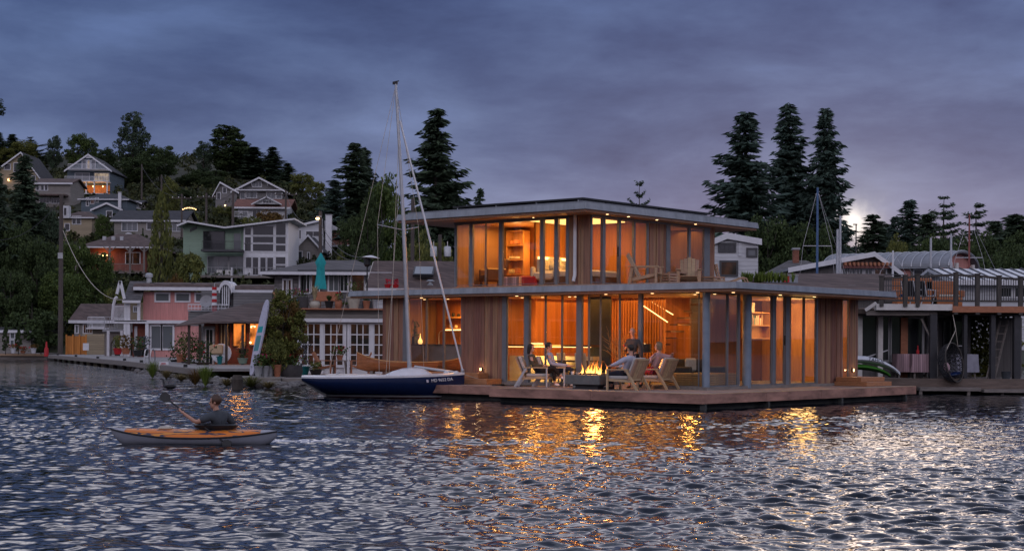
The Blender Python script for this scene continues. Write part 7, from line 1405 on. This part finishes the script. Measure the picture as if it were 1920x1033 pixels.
# ---------------------------------------------------------------- right hand neighbour
mat('dim_wood', (.14, .105, .088), .85, .35, 1.5, stretch=(1, 6, 6), bump=.004, island=.2)
def neighbour():
    d = 56; k = F/d; pc, pb = 1760, 709; at = W(pc, pb, d); zf = at.z; t = thing('neighbour_house', 'dark timber houseboat with a railed roof terrace on posts at the right edge', 'houseboat', at); X = lambda p: (p-pc)/k; Z = lambda p: (pb-p)/k
    MB().box(X(1612), X(1960), -.6, 8, -.09, 0).build('deck', 'grey_wood', t); MB().box(X(1612), X(1960), -.66, -.602, -.36, .005).build('deck_rim', 'dim_wood', t); MB().box(X(1625), X(1960), 0, 7, -zf-.4, -.37).build('float', 'float_dark', t)
    MB().box(X(1710), X(1822), -1.15, -.67, -.42, -.3).build('step', 'grey_wood', t); MB().box(X(1825), X(1960), -1.3, -.67, -.46, -.36).build('step', 'grey_wood', t)
    for px in (1712, 1800, 1862, 1905): MB().box(X(px)-.05, X(px)+.05, -1.1, -1.0, -zf-.3, -.43).build('pile', 'grey_wood', t)
    for a, b, y in ((1606, 1745, 1.0), (1745, 1860, 2.6), (1905, 1960, 2.6)): MB().box(X(a), X(b), y, y+.2, 0, Z(592)).build('back_wall', 'dark_boards', t)
    MB().box(X(1700), X(1713), .85, .995, 0, Z(595)).build('curtain', 'teak_red', t)
    for a, b, c, e in ((1627, 1654, 676, 594), (1666, 1679, 676, 594), (1681, 1700, 676, 594), (1714, 1741, 670, 597)): win(t, X(a), X(b), Z(c), Z(e), .98, 1, 1, 'grey_paint', 'dark_pane', .08)
    MB().box(X(1655), X(1664), .7, .93, 0, Z(592)).build('pillar', 'off_white', t); MB().box(X(1617), X(1625), .7, .93, 0, Z(592)).build('pillar', 'off_white', t); win(t, X(1751), X(1767), Z(700), Z(604), 2.58, 1, 2, 'grey_paint', 'curtain_pane', .08, 'door')
    MB().box(X(1770), X(1790), 2.2, 2.59, 0, Z(592)).build('chimney_breast', 'white_brick', t); win(t, X(1806), X(1821), Z(700), Z(600), 2.58, 1, 1, 'charcoal', 'dark_pane', .05, 'shed_door'); win(t, X(1824), X(1842), Z(700), Z(600), 2.58, 1, 1, 'charcoal', 'dark_pane', .05, 'shed_door')
    MB().box(X(1606), X(1960), -.2, 8, Z(589), Z(580)).build('roof', 'dark_wood', t); MB().box(X(1620), X(1752), -.35, -.21, Z(592), Z(583)).build('beam', 'grey_wood', t); MB().box(X(1635), X(1776), -.62, -.3, Z(582.5), Z(571)).build('awning_fascia', 'off_white', t); MB().bar((X(1619), -.3, Z(583)), (X(1636), -.5, Z(570)), .12).build('awning_edge', 'off_white', t)
    MB().box(X(1776), X(1960), -.7, -.3, Z(586), Z(574.5)).build('terrace_beam', 'teak_red', t); MB().box(X(1640), X(1960), -.25, 7.9, Z(579.8), Z(576)).build('terrace', 'deck_wood', t)
    rl = [(1644, 521, 576), (1688, 519, 576), (1711, 517, 576), (1782, 514, 590), (1822, 516, 590), (1862, 519, 590), (1902, 521, 590), (1945, 523, 590)]
    for i, (px, a, b) in enumerate(rl): MB().box(X(px)-.068, X(px)+.068, -.69, -.55, Z(b), Z(a)).build('terrace_post', 'post_wood', t); MB().box(X(px)-.09, X(px)+.09, -.71, -.53, Z(a), Z(a)+.04).build('post_cap', 'post_wood', t)
    for (a, ya, _), (b, yb, _) in zip(rl, rl[1:]):
        MB().bar((X(a)+.1, -.62, Z(ya+3)), (X(b)-.1, -.62, Z(yb+3)), .1, .08).build('top_rail', 'post_wood', t); MB().bar((X(a)+.1, -.62, Z(565)), (X(b)-.1, -.62, Z(565)), .06, .07).build('bottom_rail', 'post_wood', t); n = max(2, int((b-a)/4.2)); mb = MB()
        for i in range(1, n): x = X(a+(b-a)*i/n); mb.box(x-.012, x+.012, -.632, -.608, Z(564.5), Z((ya+yb)/2+4))
        for i in range(5 if b <= 1688 else 0): z = Z(564)+(.98*i/5)+.1; mb.box(X(a)+.1, X(b)-.1, -.635, -.605, z, z+.03)
        mb.build('balusters', 'dark_grey', t)
    for px, w in ((1744, 6.5), (1803.5, 3), (1855, 4), (1900, 6)): MB().box(X(px)-w/k, X(px)+w/k, -.45, -.2, 0, Z(589.2)).build('post', 'charcoal', t)
    MB().bar((X(1726), -.1, Z(598)), (X(1741), -.3, Z(635)), .06).build('brace', 'grey_wood', t); MB().bar((X(1618), .8, Z(676)), (X(1692), 1.0, Z(652)), .04).build('handrail', 'steel', t)
    return X, Z, at, k, zf
NX, NZ, NAT, NK, NZF = neighbour()
def nb(px, y): return Vector((NAT.x+NX(px), NAT.y+y, NZF))
def cloth_table(label, px, y, w, dpt, h, m):
    o = thing('cloth_table', label, 'table', nb(px, y)); MB().box(-w/2+.03, w/2-.03, -dpt/2+.03, dpt/2-.03, h-.05, h-.002).build('tabletop', 'grey_wood', o)
    for sx in (-1, 1):
        for sy in (-1, 1): MB().box(sx*(w/2-.1)-.03, sx*(w/2-.1)+.03, sy*(dpt/2-.1)-.03, sy*(dpt/2-.1)+.03, 0, h-.051).build('leg', 'grey_wood', o)
    ring = lambda z, s, wv: [(x*s+wv*math.sin(i*2.3), y_*s+wv*math.cos(i*1.9), z) for i, (x, y_) in enumerate([(-w/2, -dpt/2), (-w/4, -dpt/2), (0, -dpt/2), (w/4, -dpt/2), (w/2, -dpt/2), (w/2, 0), (w/2, dpt/2), (0, dpt/2), (-w/2, dpt/2), (-w/2, 0)])]
    tag(MB(Matrix.Translation(nb(px, y))).loft([ring(h*.25, 1.08, .02), ring(h*.6, 1.03, .012), ring(h+.004, 1.0, 0), ring(h+.006, .98, 0)], cap=False).add([(p[0], p[1], h+.006) for p in ring(h, .98, 0)], [tuple(range(10))]).build('tablecloth', m), label.replace('table', 'cloth', 1) if False else 'cloth draped over the '+label, 'tablecloth')
cloth_table('table with pink striped cloth left of the dark post', 1706, .5, .85, .7, .86, 'stripe_cloth'); cloth_table('taller striped table touching the dark post', 1727, .1, .75, .7, .86, 'stripe_cloth'); cloth_table('grey clothed table behind the egg chair', 1822, .9, .8, .7, .86, 'pale_shirt')
o = thing('barbecue', 'small black barbecue on the grey clothed table', 'barbecue', nb(1815, .9)+Vector((0, 0, .868))); MB().box(-.22, .22, -.2, .2, .02, .22).build('body', 'black', o, bevel=.02); MB().box(-.23, .23, -.21, .21, .222, .34).build('lid', 'charcoal', o, bevel=.05); MB().bar((-.15, -.23, .3), (.15, -.23, .3), .025).build('handle', 'steel', o)
o = thing('vase', 'small red bottle vase on the striped table', 'vase', nb(1722, .1)+Vector((0, 0, .87))); MB().lathe([(.05, 0), (.06, .1), (.02, .2), (.025, .3)], n=12).build('body', 'red', o, smooth=True)
def egg_chair():
    t = thing('hanging_chair', 'grey wicker egg chair hanging from the terrace beam', 'hanging chair', nb(1781, -.95)+Vector((0, 0, -.02))); cz = .62; a_, b_ = .54, .70
    T = Matrix.Translation((0, 0, cz)) @ Matrix.Rotation(R(-12), 4, 'Y') @ Matrix.Rotation(R(42), 4, 'Z')
    sh = MB(T); n, m = 26, 14
    for j in range(n):
        a = 2*math.pi*j/n; pts = [(a_*math.cos(a)*math.cos(q)**.6, .12+.52*math.sin(q), b_*math.sin(a)*math.cos(q)**.6) for q in np.linspace(0, 1.45, 8)]; sh.tube(pts, .018, 4, False)
    for q in np.linspace(0.12, 1.3, 7): sh.tube([(a_*math.cos(a)*math.cos(q)**.6, .12+.52*math.sin(q), b_*math.sin(a)*math.cos(q)**.6) for a in np.linspace(0, 2*math.pi, 29)], .011, 4, False)
    for j in range(n):
        for s in (1, -1):
            pts = []
            for q in np.linspace(0, 1.35, 7): a = 2*math.pi*j/n+s*q*.7; pts.append((a_*math.cos(a)*math.cos(q)**.6, .12+.52*math.sin(q), b_*math.sin(a)*math.cos(q)**.6))
            sh.tube(pts, .014, 4, False)
    sh.build('basket', 'charcoal', t); MB(T).tube([(a_*math.cos(a), .12, b_*math.sin(a)) for a in np.linspace(0, 2*math.pi, 33)], .026, 8, False).build('rim', 'post_wood', t, smooth=True)
    MB(T).ball((0, .26, -.42), .32, (1.1, .8, .3), 12, 6).build('seat_cushion', 'navy', t, smooth=True); MB(T).ball((-.12, .4, -.12), .18, (.9, .5, 1), 10, 6).build('pillow', 'stripe_cloth', t, smooth=True)
    top = T @ Vector((0, .12, b_)); hk = Vector((-.05, .45, (709-590)/NK+.02))
    for s in (-1, 1): MB().tube([T @ Vector((s*a_*.75, .12, b_*.66)), Vector((-.04, .1, 1.75)), hk][0:2], .012, 5).build('rope', 'rope', t)
    MB().tube([Vector((-.04, .1, 1.75)), hk], .012, 5).build('hanging_rope', 'rope', t)
egg_chair()
o = thing('ladder', 'leaning timber ladder against the terrace at the right', 'ladder', nb(1868, -.05)); a0, a1 = Vector((-.28, -.2, 0)), Vector((.42, .5, 2.1))
for s in (-.14, .14): MB().bar(a0+Vector((s, 0, 0)), a1+Vector((s, 0, 0)), .05, .07).build('rail', 'grey_wood', o)
for i in range(7): p = a0.lerp(a1, (i+.7)/7.4); MB().bar(p-Vector((.14, 0, 0)), p+Vector((.14, 0, 0)), .07, .035).build('rung', 'grey_wood', o)
o = thing('bucket', 'blue grey plastic bucket on the edge of the right hand deck', 'bucket', nb(1878, -.5)); MB().lathe([(.13, 0), (.17, .26), (.18, .27), (.15, .27), (.12, .05)], n=16, cap=False).build('body', 'lap_blue' if False else 'jersey_grey', o, smooth=True); MB().tube([(.17*math.cos(a), 0, .27-.1*math.sin(a)) for a in np.linspace(0, math.pi, 9)], .006, 4).build('handle', 'steel', o)
def flat_board(label, p0, pm_, p1, d, thk, w, m, txt=None):
    a = W(*p0, d); t = thing('paddleboard', label, 'paddleboard', a); k = F/d; pts = [Vector(((p[0]-p0[0])/k, 0, (p0[1]-p[1])/k)) for p in (p0, pm_, p1)]; rings = []
    for i in range(15):
        q = -.35+1.35*i/14; p = pts[0]*((1-q)*(1-2*q))+pts[1]*(4*q*(1-q))+pts[2]*(q*(2*q-1)); ww = w*(1-max(0, (q-.45)/.56)**2.4)+.03; hh = thk*(1-.45*max(0, q)**2)
        rings.append([(p.x+c*0, ww*math.cos(a2)*.5, p.z+hh*.5*math.sin(a2)) for c, a2 in ((0, z) for z in np.linspace(0, 2*math.pi, 13)[:-1])])
    MB().loft(rings).build('board', m, t, smooth=True)
    if txt: mw = Matrix.Translation((txt[1], -w*.5-.012, txt[2])) @ Matrix.Rotation(R(txt[3]), 4, 'Y') @ Matrix.Rotation(R(90), 4, 'X'); text_mesh('lettering', txt[0], txt[4], 'black', t, mw, .006)
flat_board('white paddleboard with dark lettering resting on the green one beside the steps', (1617, 674), (1655, 682), (1688, 701), 54, .26, .75, 'gelcoat', ('TAHOE', .40, -.02, 10, .17)); mat('lime', (.06, .22, .03), .4, .1); flat_board('green paddleboard under the white one beside the steps', (1617, 688), (1645, 693), (1670, 704), 54, .2, .7, 'lime')
t = thing('bamboo_clump', 'green bamboo growing behind the leaning ladder', 'plant', nb(1890, 4)); mb = MB(); rq = random.Random(6); mb.cards([(rq.gauss(0, .7), rq.gauss(0, .4), rq.uniform(-.2, 2.5)) for i in range(2600)], .15, rq, asp=.3).build('foliage', 'leaf_yellow', t)
for i in range(9): x = rq.uniform(-1.2, 1.2); MB().tube([(x, 0, -.3), (x+rq.uniform(-.2, .2), .1, 2.3)], .02, 5).build('stem', 'leaf_olive', t)
# terrace furniture up there
def steel_chair(label, px, y):
    t = thing('garden_chair', label, 'chair', nb(px, y)+Vector((0, 0, NZ(576)-0)), R(35)); 
    for s in (-1, 1): MB().tube([(-.3, s*.28, .95), (-.18, s*.28, .4), (.28, s*.28, .42), (.3, s*.28, .62), (-.1, s*.28, .64)], .02, 6).build('side_frame', 'white_paint', t, smooth=True); MB().tube([(.28, s*.26, .4), (.1, s*.26, .02), (-.3, s*.26, .02)], .02, 6).build('leg', 'white_paint', t, smooth=True)
    MB().bar((-.2, 0, .42), (.28, 0, .43), .5, .03).build('seat', 'black', t); MB().bar((-.19, 0, .43), (-.3, 0, .95), .5, .03, up=(1, 0, 0)).build('backrest', 'black', t)
steel_chair('white framed folding chair at the left of the right hand roof terrace', 1716, .4); steel_chair('second white framed chair close behind the railing of the right hand roof terrace', 1738, .5)
for px, w, h, lb in ((1744, .75, .6, 'large wicker sofa on the right hand roof terrace'), (1800, .6, .5, 'wicker armchair right of the wicker sofa on the roof terrace')):
    o = thing('wicker_sofa' if px < 1760 else 'wicker_chair', lb, 'sofa' if px < 1760 else 'armchair', nb(px, 2.2)+Vector((0, 0, NZ(576)))); MB().box(-w, w, -.4, .4, 0, .42).build('seat', 'varnish', o, bevel=.03); MB().box(-w, w, .3, .45, .42, h+.55).build('backrest', 'varnish', o, bevel=.03)
    for s in (-1, 1): MB().box(s*w-.08, s*w+.08, -.4, .4, .42, .68).build('armrest', 'varnish', o, bevel=.03)
    MB().box(-w+.1, w-.1, -.38, .28, .421, .52).build('cushion', 'navy' if px < 1760 else 'cream_pot', o, bevel=.03)
# ---------------------------------------------------------------- roofs and masts beyond on the right
t, X, Z = hill_house('low house with a brown shingle roof just behind the lower right roof', 68, 1462, 1690, 640, 552, 'gs', 512, 'dark_boards', 'shingle_brown', (), over=.4, dep=8, base_drop=.5); MB().box(X(1598), X(1612), .9, 1.3, Z(541), Z(533)).build('roof_vent', 'tin', t)
t, X, Z = hill_house('building with a white standing seam metal roof at the right edge', 80, 1800, 1990, 620, 532, 'gs', 503, 'lap_white', 'metal_roof', ((1875, 1895, 540, 556), (1902, 1925, 540, 556)), over=.6, dep=8, base_drop=1)
mb = MB()
for i in range(16): x = X(1780)+i*.55; mb.bar((x, -.62, Z(532)+.13), (x, 4.0, Z(503)+.18), .07, .1)
mb.build('standing_seam', 'charcoal', t)
t, X, Z = hill_house('white board shed with dark windows under the right end of the upper roof', 76, 1338, 1421, 560, 454, 'gf', 444, 'lap_white', 'shingle_roof', ((1349, 1376, 459, 470, 'dark_pane', 3), (1402, 1416, 468, 479, 'curtain_pane'), (1352, 1380, 492, 515, 'dim_pane')), over=.15, dep=6, xr=1362, base_drop=1, fm='dark_grey'); MB().box(X(1384), X(1390), -.05, -.001, Z(480), Z(456)).build('hatch', 'lap_white', t)
o = thing('roof_grass', 'bright green grassy planting on a roof right of the white shed', 'plant', W(1440, 529, 60)); mb = MB(); rq = random.Random(12)
for i in range(60): blades(mb, (rq.uniform(-.98, .98), rq.uniform(-.3, .3), 0), .25, rq.uniform(.34, .58), 18, rq, .016)
mb.build('blades', 'grass_green', o)
o = thing('roof_box', 'grey metal box with a red panel on the roof beside the grass', 'box', W(1468, 530, 64)); k = F/64; MB().box(-28/k, 28/k, 0, .5, 0, 13/k).build('body', 'fascia', o); MB().box(-1/k, 12/k, -.02, -.001, .02, 13/k).build('panel', 'red', o); MB().box(-29/k, 29/k, -.04, .54, 13/k, 14.2/k).build('lid', 'alu', o)
t, X, Z = hill_house('gabled boathouse with white bargeboards and a red trussed beam behind the masts', 95, 1490, 1675, 560, 506, 'gf', 478, 'dark_boards', 'roof_membrane', ((1580, 1588, 505, 527, 'curtain_pane'), (1592, 1602, 505, 527, 'curtain_pane', 2), (1606, 1616, 505, 527, 'curtain_pane', 2), (1622, 1634, 505, 527, 'curtain_pane', 2), (1640, 1660, 505, 527, 'dim_pane', 2)), over=.5, dep=10, xr=1636, base_drop=1)
MB().box(X(1578), X(1668), -.5, -.06, Z(503), Z(497)).build('beam', 'pink', t); mb = MB()
for i in range(12): x = X(1580)+i*(X(1665)-X(1580))/11; MB().box(x-.06, x+.06, -.9, -.51, Z(499), Z(493)).build('rafter_tail', 'teak_red', t)
t, X, Z = hill_house('grey hip roofed house with a red brick chimney left of the blue mast', 100, 1470, 1562, 560, 512, 'hip', 482, 'lap_grey', 'shingle_roof', (), over=.6, dep=8, base_drop=1); chimney(t, X(1503), X(1514), 1, Z(463), 3, 'brick')
def vault():
    d = 112; k = F/d; pc, pb = 1660, 545; at = W(pc, pb, d); t = thing('arched_hall', 'long building with a ribbed silver barrel vault roof and glazed arched end', 'building', at, R(-36)); x0, x1 = (1556-pc)/k*1.2, (1764-pc)/k*1.2; ze, zr = (pb-502)/k, (pb-471)/k; dp = 5.5
    ar = [(math.cos(a), math.sin(a)) for a in np.linspace(0, math.pi, 19)]; P = [(dp/2-c*dp/2*1.12, ze+(zr-ze)*s) for c, s in ar]
    mb = MB()
    for i in range(18): (y0, z0), (y1, z1) = P[i], P[i+1]; mb.add([(x0, y0, z0), (x1, y0, z0), (x1, y1, z1), (x0, y1, z1), (x0, y0, z0-.12), (x1, y0, z0-.12), (x1, y1, z1-.12), (x0, y1, z1-.12)], [(0, 1, 2, 3), (7, 6, 5, 4), (0, 3, 7, 4), (1, 5, 6, 2)])
    r = mb.build('roof', 'roof_membrane', t, smooth=False)
    for i in range(15): x = x0+(x1-x0)*i/14; MB().tube([(x, y, z+.02) for y, z in P], .05, 5).build('rib', 'alu', r)
    MB().box(x0+.3, x1-.4, .2, dp-.2, -1, ze).build('wall', 'lap_taupe', t); MB().prism([(x1-.5, y, z-.13) for y, z in P]+[(x1-.5, dp, ze-.4), (x1-.5, 0, ze-.4)], (-.2, 0, 0)).build('end_wall', 'pink', t)
    for px, w in ((.72, .9), (.82, .5), (.9, .6)): x = x0+(x1-x0)*px; win(t, x, x+w*1.3, ze-1.6, ze-.2, .19, 2, 1, 'alu', 'dark_pane', .07)
    MB().box(x0+(x1-x0)*.60, x0+(x1-x0)*.69, .12, .19, -1, ze).build('wall_panel', 'pink', t)
    for y in (.4, 1.6, dp-.6): MB().lathe([(.16, -1), (.16, ze+.3)], (x1-.15, y, 0), 12).build('column', 'off_white', t)
vault()
GM = 'masts of boats moored behind the right hand roofs'
def mast(label, px, pt, pb, d, m, r=.07, spread=None, group=GM):
    a, b = W(px, pb, d), W(px, pt, d); t = thing('mast', label, 'mast', a, 0, group); h = b.z-a.z; MB().tube([(0, 0, -1.5), (0, 0, h)], [r, r*.7], 8).build('pole', m, t, smooth=True)
    if spread:
        z = h*spread; MB().bar((-.75, 0, z), (.75, 0, z), .04).build('spreader', 'alu', t)
        for s in (-1, 1): MB().tube([(0, 0, h*.98), (s*.75, 0, z), (s*1.0, 0, -.5)], .01, 4).build('stay', 'steel', t)
        MB().tube([(0, 0, h*.97), (1.9, .4, -.5)], .01, 4).build('forestay', 'steel', t)
mat('mast_blue', (.06, .12, .24), .4, .1); mat('mast_red', (.2, .055, .045), .5, .15)
mast('tall blue mast with spreaders in front of the rightmost fir', 1532, 352, 528, 82, 'mast_blue', .075, .38); mast('white mast just right of the blue one', 1575, 405, 528, 82, 'alu', .08); mast('grey mast close behind the white one', 1570, 430, 520, 90, 'alu', .1)
mast('short white mast left of the arched roof end', 1674, 470, 520, 84, 'white_paint', .07, .1); mast('white mast before the arched roof end', 1745, 446, 518, 84, 'alu', .08); mast('grey radar mast right of the arched roof end', 1783, 438, 512, 88, 'alu', .08); mast('red brown mast with thin stays before the layered cedar', 1817, 402, 510, 86, 'mast_red', .065, .25)
o = thing('lamp_post', 'thin lamp post standing under the cloud glow', 'lamp post', W(1605, 462, 160)); MB().tube([(0, 0, -4), (0, 0, 2.2)], .06, 6).build('post', 'charcoal', o); MB().box(-.3, .1, -.1, .1, 2.2, 2.3).build('lamp_head', 'charcoal', o)
# a grey houseboat across the channel, left of the picture, that the glass doors mirror
t = thing('grey_houseboat', 'grey lap sided houseboat with white arched windows across the channel', 'houseboat', (-34, 38, 0), R(78)); MB().box(-8, 8, 0, 7, .3, 5.2).build('wall', 'lap_grey', t); MB().prism([(-8.5, -.4, 5.2), (8.5, -.4, 5.2), (8.5, 3.5, 6.8), (-8.5, 3.5, 6.8)], (0, .1, .15)).build('roof', 'shingle_brown', t); MB().box(-9, 9, -1.5, 8, -.3, .29).build('float', 'grey_wood', t)
for x in (-6, -3.4, 1.5, 4.5): win(t, x, x+1.6, 1.2, 2.9, 0, 3, 2, 'white_paint', 'dark_pane', .12)
for i, (x, y, m) in enumerate(((-70, 10, 'fir5'), (-80, 30, 'broad1'), (-60, -20, 'broad2'), (-75, 50, 'fir1'), (-90, -5, 'broad3'))):
    me, tm, c = tree_proto(m); t = thing('tree_beyond', 'dark tree on the shore left of the photo, number %d from the camera' % (i+1), 'tree', (x*1.2, y, .3), i, 'trees on the shore beyond the left edge'); t.scale = (16, 16, 15)
    for nm, mm in (('crown', me), ('trunk', tm)): o = bpy.data.objects.new(nm, mm); COL.objects.link(o); o.parent = t
    if not me.materials: me.materials.append(M['fir'])
# low cover on the slope between the houses
def cover():
    rg = np.random.default_rng(4); C = []
    for i in range(2300):
        y = rg.uniform(151, 348); x = y*rg.uniform(-.36, .02); z = float(zt(x, y)); 
        if z < .8: continue
        m = 90; e = rg.normal(0, 1, (m, 3)); e /= np.linalg.norm(e, axis=1)[:, None]; r = rg.uniform(.6, 1.7); e *= r*(rg.uniform(.2, 1, m)**.5)[:, None]; e[:, 2] *= rg.uniform(.6, 1.1); C.append(np.array([x, y, z+r*.1])+e)
    C = np.concatenate(C); m = len(C); a = rg.normal(0, 1, (m, 3)); a /= np.linalg.norm(a, axis=1)[:, None]; b = np.cross(a, rg.normal(0, 1, (m, 3))); b /= np.linalg.norm(b, axis=1)[:, None]; k = rg.uniform(.15, .42, m)[:, None]
    V, Q = quads_np(C, a*k, b*k*.6); tag(link('hillside_shrubs', mesh_np('hillside_shrubs', V, Q), 'cover_leaf'), kind='stuff')
leafmat('cover_leaf', (.04, .05, .02), .5, (.085, .085, .03)); cover()
